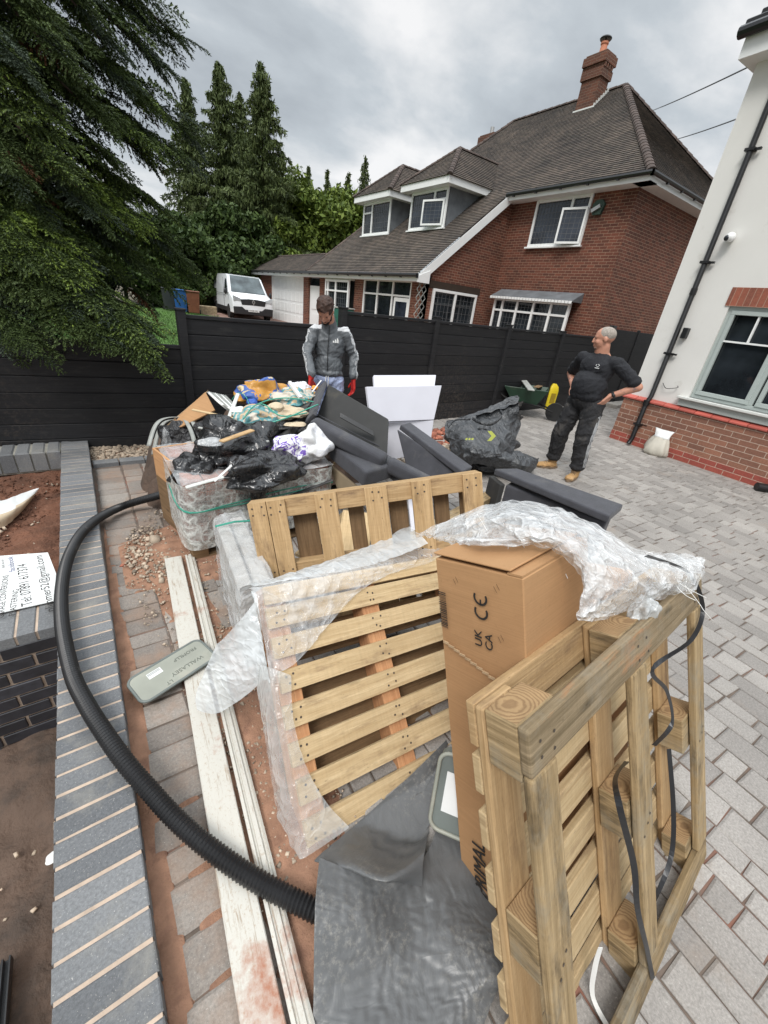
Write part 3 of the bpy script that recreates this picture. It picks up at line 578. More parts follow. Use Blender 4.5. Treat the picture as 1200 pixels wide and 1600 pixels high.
M['needle_far'] = leafm('distant_conifer_foliage', (0.060, 0.088, 0.030), (0.125, 0.16, 0.052)); M['leaf'] = leafm('broadleaf_foliage', (0.075, 0.125, 0.018), (0.19, 0.25, 0.045)); M['leaf_dark'] = leafm('dark_hedge_leaves', (0.028, 0.055, 0.014), (0.08, 0.125, 0.030)); M['leaf_yellow'] = leafm('yellow_shrub_leaves', (0.22, 0.26, 0.03), (0.36, 0.36, 0.05))
M['dead'] = leafm('dead_brown_needles', (0.11, 0.05, 0.022), (0.17, 0.08, 0.04))
# ================================================================ ground, paving, walls, fences
YF = 5.05
def far_z(y): return 0.25*max(0, min(1, (y-9)/14.0))
def build_ground():
    g = MB()
    g.face([(-0.2,-400,-.03),(400,-400,-.03),(400,YF,-.03),(-0.2,YF,-.03)]); g.face([(-400,-400,-.66),(-0.2,-400,-.66),(-0.2,YF,-.66),(-400,YF,-.66)])
    g.face([(-400,YF,-.66),(-0.2,YF,-.66),(-0.2,YF,-.03),(-400,YF,-.03)])
    ys = [YF, 9, 12, 16, 20, 23, 30, 400]
    for a, b in zip(ys, ys[1:]): g.face([(-400,a,far_z(a)-.03),(400,a,far_z(a)-.03),(400,b,far_z(b)-.03),(-400,b,far_z(b)-.03)])
    g.build('ground', M['earth'], kind='structure')
build_ground()
def chamf(g, cx, cy, lx, ly, z0, z1, ang, ch=0.006, jit=0.0, m=0, rs=random):
    """one block with a chamfered, slightly uneven top"""
    c, s = math.cos(ang), math.sin(ang); P = []
    for sx, sy in ((-1,-1),(1,-1),(1,1),(-1,1)):
        x = sx*lx/2+rs.uniform(-jit, jit); y = sy*ly/2+rs.uniform(-jit, jit); P.append((x, y))
    tz = [z1+rs.uniform(-jit, jit)*0.35 for _ in range(4)]; vs = []
    for (x, y) in P: vs.append((cx+c*x-s*y, cy+s*x+c*y, z0))
    for (x, y), t in zip(P, tz): vs.append((cx+c*x-s*y, cy+s*x+c*y, t-ch))
    for (x, y), t in zip(P, tz):
        x2 = x-math.copysign(ch*1.3, x); y2 = y-math.copysign(ch*1.3, y); vs.append((cx+c*x2-s*y2, cy+s*x2+c*y2, t))
    fs = [(8,9,10,11)]
    for k in range(4):
        k2 = (k+1) % 4; fs.append((k, k2, 4+k2, 4+k)); fs.append((4+k, 4+k2, 8+k2, 8+k))
    g.mesh(vs, fs, m)
def paving():
    rs = random.Random(3); g = MB(); a = R(-5)       # rows run with the rendered house
    d = Vector((math.sin(R(5)), math.cos(R(5)), 0)); n = Vector((d.y, -d.x, 0)); O = Vector((-0.75, -3.5, 0))
    t = 0.0
    while t < 16:
        w = rs.choice((0.09, 0.115, 0.14)); s = rs.uniform(-.2, 0)
        while s < 10.5:
            L = rs.choice((0.09, 0.12, 0.15, 0.18, 0.20)); c = O + n*(t+w/2) + d*(s+L/2)
            inside = c.y < 5.75+0.0*c.x and c.x > 0.44 and c.x < 14.5 and not (c.x > 7.55 and c.y < 2.95)
            if c.y > 4.3 and c.x < 1.2: inside = False
            if inside: chamf(g, c.x, c.y, w-.007, L-.007, -.05, rs.uniform(-.0015, .0015), a+rs.uniform(-.01, .01), 0.0055, 0.004, 0, rs)
            s += L
        t += w
    g.build('paving', M['paver'], kind='structure')
    g = MB(); y = -2.0
    while y < 4.28:                                   # the muddy strip beside the coping wall: a header course and three rows
        L = rs.choice((0.10, 0.12, 0.135)); chamf(g, 0.0, y+L/2, .20, L-.008, -.05, rs.uniform(-.005, .002), rs.uniform(-.01,.01), .007, .004, 0, rs); y += L
    for k, (x0, w) in enumerate(((.105, .16), (.268, .16))):
        y = -2.0+rs.uniform(-.1, 0)
        while y < 4.28:
            L = rs.choice((0.12, 0.16, 0.2)); 
            if not (k >= 0 and 2.25 < y < 2.95 and x0 > .1): chamf(g, x0+w/2, y+L/2, w-.008, L-.008, -.05, rs.uniform(-.006, .002), rs.uniform(-.015,.015), .007, .004, 0, rs)
            y += L
    g.build('old_paving_strip', M['paver_dirty'], kind='structure')
    b = MB(); b.face([(-.13,-4,-.0095),(15,-4,-.0095),(15,6.2,-.0095),(-.13,6.2,-.0095)]); b.build('paving_bed', M['joint'], kind='structure')
paving()
def mound(name, cx, cy, rx, ry, h, mat, n=40, seed=1, lab=None, cat=None, z0=-.008, kind='structure', amp=.5, rot=0):
    X = np.zeros((n, n, 3)); off = Vector((seed*7.3, seed*3.1, 0)); c, s = math.cos(rot), math.sin(rot)
    for j in range(n):
        for i in range(n):
            a = (i/(n-1)*2-1); b = (j/(n-1)*2-1); r = math.hypot(a, b); x = a*rx; y = b*ry
            px, py = cx+c*x-s*y, cy+s*x+c*y; q = Vector((px*5, py*5, 0))+off
            f = max(0, 1-r*r*(1+.9*noise.noise(q*0.6))); X[j, i] = (px, py, z0 + h*(f**.6)*(1+amp*noise.noise(q*1.3)+amp*.5*noise.noise(q*4)) - (0.02 if f <= 0 else 0))
    o = sheet_obj(name, X, mat); o['kind'] = kind
    return o
mound('sand_patch', .30, 2.58, .34, .48, .022, M['sand'], seed=2); mound('sand_spill', .30, .85, .19, 1.0, .022, M['sand'], seed=5)
mound('sand_spill', .24, 1.95, .14, .60, .016, M['sand'], seed=7); mound('sand_spill', -.095, 1.2, .035, 1.9, .010, M['sand'], seed=9); mound('sand_spill', .02, .55, .05, .5, .006, M['sand'], seed=12)
def chips(name, n, area, size, mat, z=0.0, seed=1, lab=None, cat='gravel', flatk=.6, dens=None):
    rs = np.random.RandomState(seed); base = np.array([(-1,-1,-1),(1,-1,-1),(1,1,-1),(-1,1,-1),(-.7,-.7,1),(.7,-.6,1),(.6,.7,1),(-.7,.6,1)], float)
    fc = np.array([(0,3,2,1),(4,5,6,7),(0,1,5,4),(1,2,6,5),(2,3,7,6),(3,0,4,7)]); V = []; F = []
    for k in range(n):
        x, y = area(rs); s = size*min(2.0, rs.lognormal(0, .4)); b = base*rs.uniform(.6, 1.2, (8, 3))*s*np.array([1, rs.uniform(.5, 1), flatk*rs.uniform(.5, 1)])
        A = Matrix.Rotation(rs.uniform(0, 6.3), 3, 'Z')@Matrix.Rotation(rs.uniform(-.5, .5), 3, 'X'); b = b@np.array(A).T + (x, y, z+s*.35 if not callable(z) else z(x, y)+s*.35)
        V.append(b); F.append(fc+8*k)
    o = np_obj(name, np.concatenate(V), np.concatenate(F), mat, kind='stuff')
    if lab: o['label'] = lab; o['category'] = cat
    return o
def disc(cx, cy, rx, ry):
    def f(rs):
        a = rs.uniform(0, 6.283); r = math.sqrt(rs.uniform(0, 1)); return cx+rx*r*math.cos(a), cy+ry*r*math.sin(a)
    return f
chips('stone_chips', 260, disc(.12, 2.65, .13, .36), .0085, M['stone'], .010, 4, 'small pale stone chips spilled beside the blue brick coping and hose')
chips('grit', 900, disc(.30, 2.4, .34, .9), .0045, M['stone'], .012, 5, 'fine grit scattered over the orange sand beside the wrapped brick pack', 'grit')
chips('grit', 1400, lambda rs: (rs.uniform(.1, .5), rs.uniform(.5, 1.75)), .004, M['stone'], .010, 6, 'fine grit scattered between the white boards and the slatted pallet', 'grit')
# ---- low blue-brick wall running away from the camera
def coping_wall():
    t = thing('garden_wall', 'long low wall topped with blue bricks laid across under the black hose', 'garden wall', (-.23, 0, 0)); rs = random.Random(5)
    g = MB(); y = -1.5
    while y < 4.98:
        chamf(g, rs.uniform(-.0015,.0015), y+.0325, .215, .0655, 0.0, .075+rs.uniform(-.001,.001), rs.uniform(-.006,.006), .003, .001, 0, rs); y += .0755
    g.build('coping_bricks', M['blue_brick'], t)
    g = MB(); g.box(-.104, .104, -1.5, 4.98, -.66, .071); g.build('mortar_bed', M['mortar'], t)
coping_wall()
def cross_wall():                                     # short wall the sign lies on
    t = thing('garden_wall', 'dark blue brick cross wall under the white sign board', 'garden wall', (0, 0, 0)); rs = random.Random(6)
    g = MB(); x = -.345
    while x > -2.2: chamf(g, x-.0365, 2.135, .066, .215, 0.0, .078, 0, .003, .001, 0, rs); x -= .077
    g.build('coping_bricks', M['blue_brick'], t)
    g = MB(); g.box(-2.2, -.345, 2.033, 2.238, -.66, .072); g.build('mortar_bed', M['mortar'], t)
    g = MB()
    for r in range(9):
        z0 = -.66+r*.077; x = -.348 - (0.11 if r % 2 else 0)
        if r % 2: g.box(-.45, -.348, 2.022, 2.06, z0, z0+.066)
        x = -.348-(.115 if r % 2 else 0)
        while x > -2.2: g.box(x-.215, x, 2.022+rs.uniform(0,.002), 2.06, z0, z0+.066); x -= .227
    g.build('face_bricks', M['brick_blue_dark'], t, bevel=.003)
M['brick_blue_dark'] = basic('dark_blue_face_brick', (0.032, 0.033, 0.040), 0.5, var=0.3, vs=20, island=.4, bump=.4)
cross_wall()
def back_wall():
    t = thing('garden_wall', 'blue brick edging wall at the foot of the black fence behind the soil bed', 'garden wall', (0, 0, 0)); rs = random.Random(8)
    g = MB(); x = -.345
    while x > -3.4: chamf(g, x-.05, 4.80, .10, .30, -.10, .075, 0, .010, .003, 0, rs); x -= .113
    g.build('coping_bricks', M['blue_brick'], t); g = MB(); g.box(-3.4, -.345, 4.665, 4.93, -.12, .066); g.build('mortar_bed', M['mortar_grey'], t)
    g = MB(); g.box(-3.4, -.345, 4.74, 4.9, -.66, -.125); g.build('dark_gap_back', M['gutter'], t)  # shade of the recess under the edging bricks, put in as black
back_wall()
def kerb():
    t = thing('edging_kerb', 'blue brick edging strip in front of the gravel by the fence', 'kerb', (0, 0, 0)); g = MB(); x = -.115; rs = random.Random(2)
    while x < 2.2: chamf(g, x+.105, 4.375, .205, .10, -.05, .035, rs.uniform(-.01,.01), .006, .002, 0, rs); x += .213
    g.build('kerb_bricks', M['blue_brick'], t)
kerb()
chips('gravel', 2600, lambda rs: (rs.uniform(-.12, 2.2), rs.uniform(4.44, 4.9)), .013, M['stone'], -.005, 9, 'strip of pale gravel along the foot of the black fence')
b = MB(); b.face([(-.12,4.4,-.008),(2.4,4.4,-.008),(2.4,5.0,-.008),(-.12,5.0,-.008)]); b.build('gravel_bed', M['sand'], kind='structure')
# soil beds
def soilbed(name, x0, x1, y0, y1, z, mat, n=70, amp=.03, seed=1):
    X = np.zeros((n, n, 3))
    for j in range(n):
        for i in range(n):
            x = x0+(x1-x0)*i/(n-1); y = y0+(y1-y0)*j/(n-1); q = Vector((x*3, y*3, seed*9.7)); X[j, i] = (x, y, z+amp*noise.noise(q)+amp*.5*noise.noise(q*3.3)+amp*.3*noise.noise(q*9))
    o = sheet_obj(name, X, mat); o['kind'] = 'structure'
soilbed('soil_bed', -3.4, -.34, 2.2, 4.76, -.13, M['soil'], 110, .035, 1); soilbed('lower_soil', -3.4, -.34, -2, 2.04, -.60, M['soil_dark'], 110, .05, 2)
chips('soil_crumbs', 1500, lambda rs: (rs.uniform(-1.3, -.36), rs.uniform(2.7, 4.6)), .007, M['soil'], -.13, 12, 'loose crumbs of red soil on the raised bed', 'soil')
chips('stone_chips', 60, lambda rs: (rs.uniform(-1.2, -.36), rs.uniform(2.75, 4.4)), .011, M['stone'], -.125, 13, 'few pale stones lying on the red soil bed')
chips('stone_chips', 30, lambda rs: (rs.uniform(-1.0, -.38), rs.uniform(.3, 1.8)), .010, M['stone'], -.59, 14, 'pale chips on the dark lower soil beside the coping wall')

# ---- fences: horizontal composite boards between slotted posts
def fence_run(name, label, P0, P1, nb, z0, posts, cap=True, bh=.15):
    P0 = Vector((*P0, 0)); P1 = Vector((*P1, 0)); d = P1-P0; L = d.length; yaw = math.atan2(d.y, d.x); t = thing(name, label, 'fence', P0, rz=yaw)
    edges = sorted(posts); top = z0+nb*bh
    for a, b in zip(edges, edges[1:]):
        g = MB()
        for k in range(nb):
            z = z0+k*bh; g.box(a+.03, b-.03, -.012, .012, z+.004, z+bh-.002); g.box(a+.03, b-.03, -.008, .008, z-.003, z+.005)
        g.build('fence_panel', M['fence'], t, bevel=.004)
        if cap:
            g = MB(); g.box(a+.03, b-.03, -.022, .022, top, top+.035); g.build('cap_rail', M['fence'], t, bevel=.003)
    for a in edges:
        if a in posts and posts[a]:
            g = MB(); h = posts[a]; g.box(a-.04, a+.04, -.045, .045, -.6, h); g.box(a-.048, a+.048, -.052, .052, h, h+.018); g.build('fence_post', M['fence'], t, bevel=.003)
    return t
fence_run('garden_fence', 'lowest black board fence section, below the spruce branches', (-3.55, 5.32), (.84, 4.80), 10, -.50, {-.9: 0, 1.82: 0.0, 4.44: 0})
fence_run('garden_fence', 'middle-height black board fence section behind the orange sack and rubbish heap', (.86, 4.80), (2.72, 4.86), 9, -.06, {0: 1.36, 1.86: 0})
fence_run('garden_fence', 'highest black board fence section, behind the man in black and the white boards', (2.72, 4.86), (10.2, 5.42), 10, -.03, {0: 1.53, 1.65: 1.54, 3.45: 1.54, 5.28: 1.53, 7.12: 1.53})
def right_panels():
    t = thing('side_gate', 'tall plain black gate and side screens between the brick house and the rendered house', 'gate', (9.9, 5.30, 0), rz=R(2))
    g = MB(); g.box(.06, 1.28, 0, .03, .03, 1.70); g.build('gate_leaf', M['fence'], t, bevel=.003); g = MB(); g.box(1.36, 2.75, .0, .03, .03, 1.70); g.build('side_screen', M['fence'], t, bevel=.003); g = MB(); g.box(2.8, 5, 0, .03, .03, 1.72); g.build('side_screen', M['fence'], t)
    g = MB(); g.box(-.10, .05, -.05, .05, 0, 1.77); g.build('gate_post', M['gutter'], t, bevel=.003); g = MB(); g.box(1.29, 1.35, -.02, .04, 0, 1.74); g.build('frame_strip', M['fence'], t, bevel=.003)
    t = thing('door_step', 'pale concrete step in front of the side gate', 'step', (10.9, 5.0, 0), rz=R(5)); g = MB(); g.box(-.55, .6, -.12, .16, -.02, .085); g.build('step_slab', M['concrete'], t, bevel=.006)
right_panels()
# ---- beyond the fence
def lawn():
    n = 60; X = np.zeros((n, n, 3))
    for j in range(n):
        for i in range(n):
            x = -14+19.2*i/(n-1); y = 5.5+21*(j/(n-1)); X[j, i] = (x, y, far_z(y)+.02*noise.noise(Vector((x, y, 0))))
    o = sheet_obj('lawn', X, M['grass']); o['kind'] = 'structure'
    rs = np.random.RandomState(4); N = 26000; y = 8+rs.beta(1, 1, N)*15; x = -1+rs.uniform(0, 1, N)*6.0*(y/20); h = rs.uniform(.03, .075, N); a = rs.uniform(0, 6.28, N); w = .008+.006*rs.rand(N)
    z = np.array([far_z(t) for t in y]); lx = rs.normal(0, .02, N); ly = rs.normal(0, .02, N)
    V = np.stack([np.stack([x-w*np.cos(a), y-w*np.sin(a), z], 1), np.stack([x+w*np.cos(a), y+w*np.sin(a), z], 1), np.stack([x+lx, y+ly, z+h], 1)], 1).reshape(-1, 3)
    o = np_obj('grass', V, np.arange(3*N).reshape(-1, 3), M['grass'], kind='stuff'); o['label'] = 'mown green lawn grass beyond the low fence section'; o['category'] = 'grass'
lawn()
b = MB()
ys = [5.6, 9, 12, 16, 20, 23, 40]
for a, c in zip(ys, ys[1:]): b.face([(5.3, a, far_z(a)+.004), (40, a, far_z(a)+.004), (40, c, far_z(c)+.004), (5.3, c, far_z(c)+.004)])
b.build('driveway', basic('red_gravel_drive', (0.26, 0.16, 0.13), .95, var=.3, vs=3, bump=.8, bs=30, bd=.02), kind='structure')
# ================================================================ houses
def window(parent, name, M4, w, h, cols, fr='upvc', glass='glass', fw=.078, sill=None, lead=None, trans=None, openc=None, curtain=None, reveal=0.0, bars=None):
    """cols: fractions of mullion positions; trans: {col: height fraction}; local x right, z up, -y towards the viewer"""
    g = MB(); D = .03
    g.box(0, w, -D, .05, 0, fw); g.box(0, w, -D, .05, h-fw, h); g.box(0, fw, -D, .05, fw, h-fw); g.box(w-fw, w, -D, .05, fw, h-fw)
    xs = [0]+[c*w for c in cols]+[w]
    for c in cols: g.box(c*w-fw/2, c*w+fw/2, -D, .05, fw, h-fw)
    for k, t in (trans or {}).items(): g.box(xs[k]+fw/2, xs[k+1]-fw/2, -D+.004, .045, t*h-fw*.4, t*h+fw*.4)
    for (x, z0, z1) in (bars or []): g.box(x*w-.012, x*w+.012, -.012, .03, z0*h, z1*h)
    F = g.build(name, M[fr], parent, M4, bevel=.004)
    g = MB(); g.box(fw*.5, w-fw*.5, .018, .026, fw*.5, h-fw*.5); g.build('pane', M[glass], F)
    if curtain:
        g = MB(); g.box(fw, w-fw, .10, .11, h*curtain[0], h*curtain[1]); g.build('curtain', M['curtain'], F)
    if lead:
        g = MB(); dx, dz = lead; x = fw
        while x < w-fw: g.box(x-.004, x+.004, .011, .017, fw, h-fw); x += dx
        z = fw
        while z < h-fw: g.box(fw, w-fw, .010, .016, z-.004, z+.004); z += dz
        g.build('leading', M['leading'], F)
    if sill:
        g = MB(); g.box(-.06, w+.06, -.09, 0, -.045, .0); g.build('sill', M[sill], F, bevel=.004)
    if openc is not None:                       # a casement standing ajar, hinged on its right side
        x0, x1, z0, z1, ang = openc; S = Matrix.Translation((x1*w, -.04, z0*h))@Matrix.Rotation(ang, 4, 'Z'); ww = (x1-x0)*w; hh = (z1-z0)*h; g = MB()
        for q in ((-ww, 0, 0, .055), (-ww, 0, hh-.055, hh)): g.box(q[0], q[1], -.045, .005, q[2], q[3], 0, S)
        g.box(-ww, -ww+.055, -.045, .005, .055, hh-.055, 0, S); g.box(-.055, 0, -.045, .005, .055, hh-.055, 0, S); sh = g.build('open_casement', M[fr], F)
        g = MB(); g.box(-ww+.03, -.03, -.02, -.015, .03, hh-.03, 0, S); g.box(-ww+.03, -.03, -.023, -.0205, hh*.5, hh*.5+.01, 0, S); 
        for k in range(1, 5): g.box(-ww+ww*k/5-.004, -ww+ww*k/5+.004, -.024, -.0205, .05, hh-.05, 1, S)
        for k in range(1, 7): g.box(-ww+.05, -.05, -.026, -.0245, hh*k/7-.004, hh*k/7+.004, 1, S)
        g.build('casement_pane', [M[glass], M['leading']], F)
    return F
def tiled(g, O, U, S, Ls, lf, rt, gauge=.1, lift=.022):
    """courses of tiles: O eave point, U along eaves, S up the slope, N out; lf/rt give the extent of each course"""
    N = U.cross(S).normalized(); k = 0
    if N.z < 0: N = -N
    while k*gauge < Ls:
        s0 = k*gauge; s1 = min(Ls, s0+gauge); a0, b0, a1, b1 = lf(s0), rt(s0), lf(s1), rt(s1)
        if b0-a0 > .02:
            p = [O+U*a0+S*s0+N*lift, O+U*b0+S*s0+N*lift, O+U*b1+S*s1+N*.003, O+U*a1+S*s1+N*.003]
            uv = [(a0, s0), (b0, s0), (b1, s1), (a1, s1)]; g.face(p, uv)
            q = [O+U*a0+S*s0+N*(-.005), O+U*b0+S*s0+N*(-.005), p[1], p[0]]; g.face(q, [(a0, s0), (b0, s0), (b0, s0+.01), (a0, s0+.01)])
        k += 1
def ridge_run(g, A, B, r=.10, step=.30, lift=.03):
    A = Vector(A); B = Vector(B); L = (B-A).length; d = (B-A).normalized(); n = int(L/step)
    up = Vector((0, 0, 1)); up = (up-d*up.dot(d)).normalized(); sd = d.cross(up)
    for k in range(n):
        a = A+d*(k*L/n); b = A+d*((k+1)*L/n+.02); P = []
        for (p, rr) in ((a, r*1.12), (b, r*.95)):
            for j in range(7):
                th = math.pi*j/6; P.append(p+sd*math.cos(th)*rr+up*(math.sin(th)*rr*.75+lift-.05))
        g.mesh(P, [(j, j+1, 8+j, 7+j) for j in range(6)]+[tuple(range(7)), tuple(range(13, 6, -1))])
def brick_house():
    xc, yc, ze = 12.55, 7.26, 5.03; t = thing('brick_house', 'red brick house with steep grey-brown tiled roof, two dormers and tall chimney', 'house', (xc, yc, 0)); TI = Matrix.Translation((-xc, -yc, 0))
    yg = 11.40; xe, ye = xc-.42, yc-.42; tp = .887; xr, yr0, yr1 = 16.3, 11.0, 15.7; zr = 5.20+tp*(xr-xe); xl, zl = 8.85, 2.58
    xb = 2*xr-xe
    # walls
    g = MB(); z0 = -.1
    g.face([(xc, yc, z0), (xc, yg, z0), (xc, yg, ze), (xc, yc, ze)][::-1], [(yc, z0), (yc, ze), (yg, ze), (yg, z0)][::-1] and None)
    g.face([(xc, yc, z0), (2*xr-xc, yc, z0), (2*xr-xc, yc, ze), (xc, yc, ze)]); g.face([(2*xr-xc, yc, z0), (2*xr-xc, 21, z0), (2*xr-xc, 21, ze), (2*xr-xc, yc, ze)])
    g.face([(9.2, yg, z0), (xc, yg, z0), (xc, yg, ze), (xe, yg, 5.12), (9.2, yg, 2.78)]); g.build('wall', M['brick_red'], t, TI)
    # lower front wall (runs away to the garage) with its openings left between piers
    g = MB(); W = [(11.40, 11.98), (14.98, 15.62), (17.9, 18.68), (19.85, 20.4), (24.66, 26.3)]
    for a, b in W: g = MB(); g.box(9.2, 9.45, a, b, -.1, 2.5); g.build('front_pier', M['brick_red'], t, TI)
    g = MB(); g.box(9.25, 9.45, 15.62, 17.9, -.1, 1.25); g.build('front_wall', M['brick_red'], t, TI)
    g = MB(); g.box(9.20, 9.5, 11.4, 26.4, 2.44, 2.6); g.build('lintel_board', M['upvc_dull'], t, TI)
    # black sheet stands in for the unlit depth of the rooms behind the openings
    g = MB(); g.box(9.75, 9.8, 11.45, 26.3, -.1, 2.5); g.build('dark_room_sheet', M['gutter'], t, TI)
    # main roof
    g = MB(); U = Vector((0, 1, 0)); S = Vector((xr-xe, 0, zr-5.20)).normalized(); Ls = (Vector((xr, 0, zr))-Vector((xe, 0, 5.20))).length
    cS = S.x; sl = lambda s: s*cS
    yL = 18.9        # left hip at the level of the upper eaves
    tiled(g, Vector((xe, 0, 5.20)), U, S, Ls, lambda s: ye+sl(s)*(yr0-ye)/(xr-xe), lambda s: yL+(yr1-yL)*sl(s)/(xr-xe))
    S2 = Vector((xe-xl, 0, 5.20-zl)).normalized(); L2 = (Vector((xe, 0, 5.20))-Vector((xl, 0, zl))).length
    tiled(g, Vector((xl, 0, zl)), U, S2, L2, lambda s: yg-.12, lambda s: 19.35+(yL-19.35)*s/L2)
    # side hip (towards the rendered house), left hip and back slope
    hs = Vector((0, yr0-ye, zr-5.20)); Lh = hs.length; Sh = hs.normalized(); tiled(g, Vector((xe, ye, 5.20)), Vector((1, 0, 0)), Sh, Lh, lambda s: (xr-xe)*s/Lh, lambda s: (xb-xe)-(xb-xr)*s/Lh)
    hl = Vector((0, yr1-yL, zr-5.20)); Ll = hl.length; tiled(g, Vector((xe, yL, 5.20)), Vector((1, 0, 0)), hl.normalized(), Ll, lambda s: (xr-xe)*s/Ll, lambda s: (xb-xe)-(xb-xr)*s/Ll)
    g.face([(xb, ye, 5.20), (xb, yL, 5.20), (xr, yr1, zr), (xr, yr0, zr)])
    rf = g.build('roof', M['roof'], t, TI)
    g = MB(); ridge_run(g, (xr, yr0, zr), (xr, yr1, zr)); ridge_run(g, (xe, ye, 5.22), (xr, yr0, zr), .11, .2); ridge_run(g, (xb, ye, 5.22), (xr, yr0, zr), .12, .26); ridge_run(g, (xe, yL, 5.22), (xr, yr1, zr), .11, .26); ridge_run(g, (xl, 19.35, zl+.02), (xe, yL, 5.22), .08, .26); g.build('hip_tiles', M['ridge_tile'], rf)
    # garage roof
    g = MB(); A = Vector((8.95, 0, 2.58)); Sg = Vector((1.65, 0, .93)); Lg = Sg.length; Sg.normalize(); tiled(g, A, U, Sg, Lg, lambda s: 19.2, lambda s: 27.6-.5*s); g.face([(10.6, 19.5, 3.51), (10.6, 27, 3.51), (14, 27, 2.4), (14, 19.5, 2.4)]); g.face([(8.95, 27.6, 2.58), (10.6, 27.0, 3.51), (14, 27, 2.4), (14, 27.6, 2.4)]); rg = g.build('garage_roof', M['roof'], t, TI)
    g = MB(); ridge_run(g, (10.6, 20.5, 3.51), (10.6, 27.0, 3.51), .09, .3); g.build('ridge_tiles', M['ridge_tile'], rg)
    # eaves: fascia, soffit and gutter
    g = MB(); g.box(xe, xe+.02, ye, yg, 5.02, 5.19); g.box(xe+.02, xc, ye, yg, 5.02, 5.04); g.box(xe+.02, xb, ye, ye+.02, 5.02, 5.19); g.box(xe+.02, xb, ye+.02, yc, 5.02, 5.04)
    g.box(xl+.02, xl+.04, 11.3, 27.5, 2.38, 2.56); g.box(xl+.04, 9.2, 11.3, 27.5, 2.38, 2.40)
    g.build('fascia', M['upvc'], t, TI)
    g = MB(); d = Vector((xe-xl, 0, 5.20-zl)); dn = Vector((-d.z, 0, d.x)).normalized()       # barge board up the gable
    for p, q in (((xl-.02, zl-.05), (xe+.1, 5.24)),):
        a = Vector((p[0], yg-.14, p[1])); b_ = Vector((q[0], yg-.14, q[1])); o = -dn*.23; g.mesh([a, b_, b_+o, a+o, a+Vector((0,.03,0)), b_+Vector((0,.03,0)), b_+o+Vector((0,.03,0)), a+o+Vector((0,.03,0))], [(0,1,2,3),(7,6,5,4),(0,4,5,1),(3,2,6,7),(0,3,7,4),(1,5,6,2)])
    g.prism([(xl-.03, 2.36), (9.3, 2.36), (9.3, 2.72), (xl-.03, 2.52)], yg-.165, yg-.142); g.build('barge_board', M['upvc'], t, TI)
    g = MB()
    def gutter(A, B):
        A = Vector(A); B = Vector(B); g.tube([A, B], .055, 8)
        n = int((B-A).length/.85); dd = (B-A).normalized()
        for k in range(n+1): p = A+dd*(.85*k); g.box(p.x-.03, p.x+.03, p.y-.03, p.y+.03, p.z-.075, p.z+.05)
    gutter((xe-.07, ye-.07, 5.17), (xe-.07, yg-.1, 5.17)); gutter((xe-.07, ye-.07, 5.17), (xb, ye-.07, 5.17)); gutter((xl-.05, 11.25, 2.54), (xl-.05, 27.5, 2.54)); g.build('gutter', M['gutter'], t, TI)
    # windows; local x of the facade windows runs towards -Y as seen from the street
    def Mf(y1, z, x=xc): Mx = Matrix.Identity(4); Mx.col[0] = (0, -1, 0, 0); Mx.col[1] = (1, 0, 0, 0); Mx.col[2] = (0, 0, 1, 0); Mx.col[3] = (x-xc, y1-yc, z, 1); return Mx
    window(t, 'window', Mf(10.40, 3.79, xc-.03), 1.90, 1.23, [.68], sill='upvc', lead=(.12, .16), trans={1: .74}, openc=(.60, .99, .02, .74, R(14)), glass='glass_blue')
    w = window(t, 'bay_window', Mf(11.05, .95, xc-.32), 3.0, 1.33, [.13, .34, .56, .78], sill='upvc', lead=(.14, .17), trans={0: .72, 1: .72, 2: .72, 3: .72, 4: .72}, curtain=(.0, .9))
    g = MB(); g.box(xc-.30, xc, 8.06, 11.04, -.1, .95); g.build('bay_base', M['brick_red'], t, TI)
    g = MB(); g.prism([(0, 0), (0, .27), (-.50, .02), (-.50, 0)], 0, 3.2, 0, Matrix(((1,0,0,0),(0,1,0,0),(0,0,1,0),(0,0,0,1)))); 
    o = g.build('bay_roof', M['lead'], t, Matrix.Translation((0, 7.93-yc, 2.30)))
    g = MB()
    for k in range(27): g.prism([(-.52, -.05), (-.505, -.05), (-.505, .02), (-.52, .02)], .0+k*.119, .10+k*.119)
    g.build('scalloped_edge', M['upvc'], o)
    # gable window on the projecting wing
    Mg = Matrix.Translation((9.62-xc, yg-.04-yc, .95)); window(t, 'gable_window', Mg, 2.0, 1.32, [.5], sill='upvc', lead=(.17, .2), trans={}, curtain=(.0, .95))
    g = MB(); g.box(9.45, 11.75, yg-.03, yg+.02, 2.28, 2.48); g.build('timber_lintel', basic('dark_old_timber', (.035, .022, .014), .9), t, TI)
    # porch glazing, bay, doors
    Mp = Mf(14.98, 0.02, 9.24); window(t, 'porch_glazing', Mp, 3.0, 2.42, [.32, .64], fw=.075, trans={0: .80, 1: .80, 2: .80}); 
    g = MB(); g.box(9.20, 9.23, 12.02, 12.9, .06, 1.90); d = g.build('porch_door', M['upvc'], t, TI, bevel=.005); g = MB(); g.box(9.192, 9.198, 12.14, 12.78, .5, 1.78); g.build('pane', M['glass_blue'], d)
    window(t, 'bay_window', Mf(17.75, 1.0, 9.02), 2.0, 1.33, [.12, .46], lead=(.16, .2), trans={0: .70, 1: .70, 2: .70}, sill='upvc', curtain=(0, .9))
    g = MB(); g.box(9.05, 9.3, 15.7, 17.85, 2.33, 2.40); g.build('bay_canopy', M['upvc_dull'], t, TI)
    g = MB(); g.box(9.28, 9.33, 18.72, 19.82, 0.15, 2.06); d = g.build('side_door', M['upvc'], t, TI); 
    g = MB(); g.box(9.26, 9.278, 18.95, 19.6, .4, .9); g.box(9.26, 9.278, 18.95, 19.6, 1.1, 1.85); g.build('door_panel', M['upvc'], d)
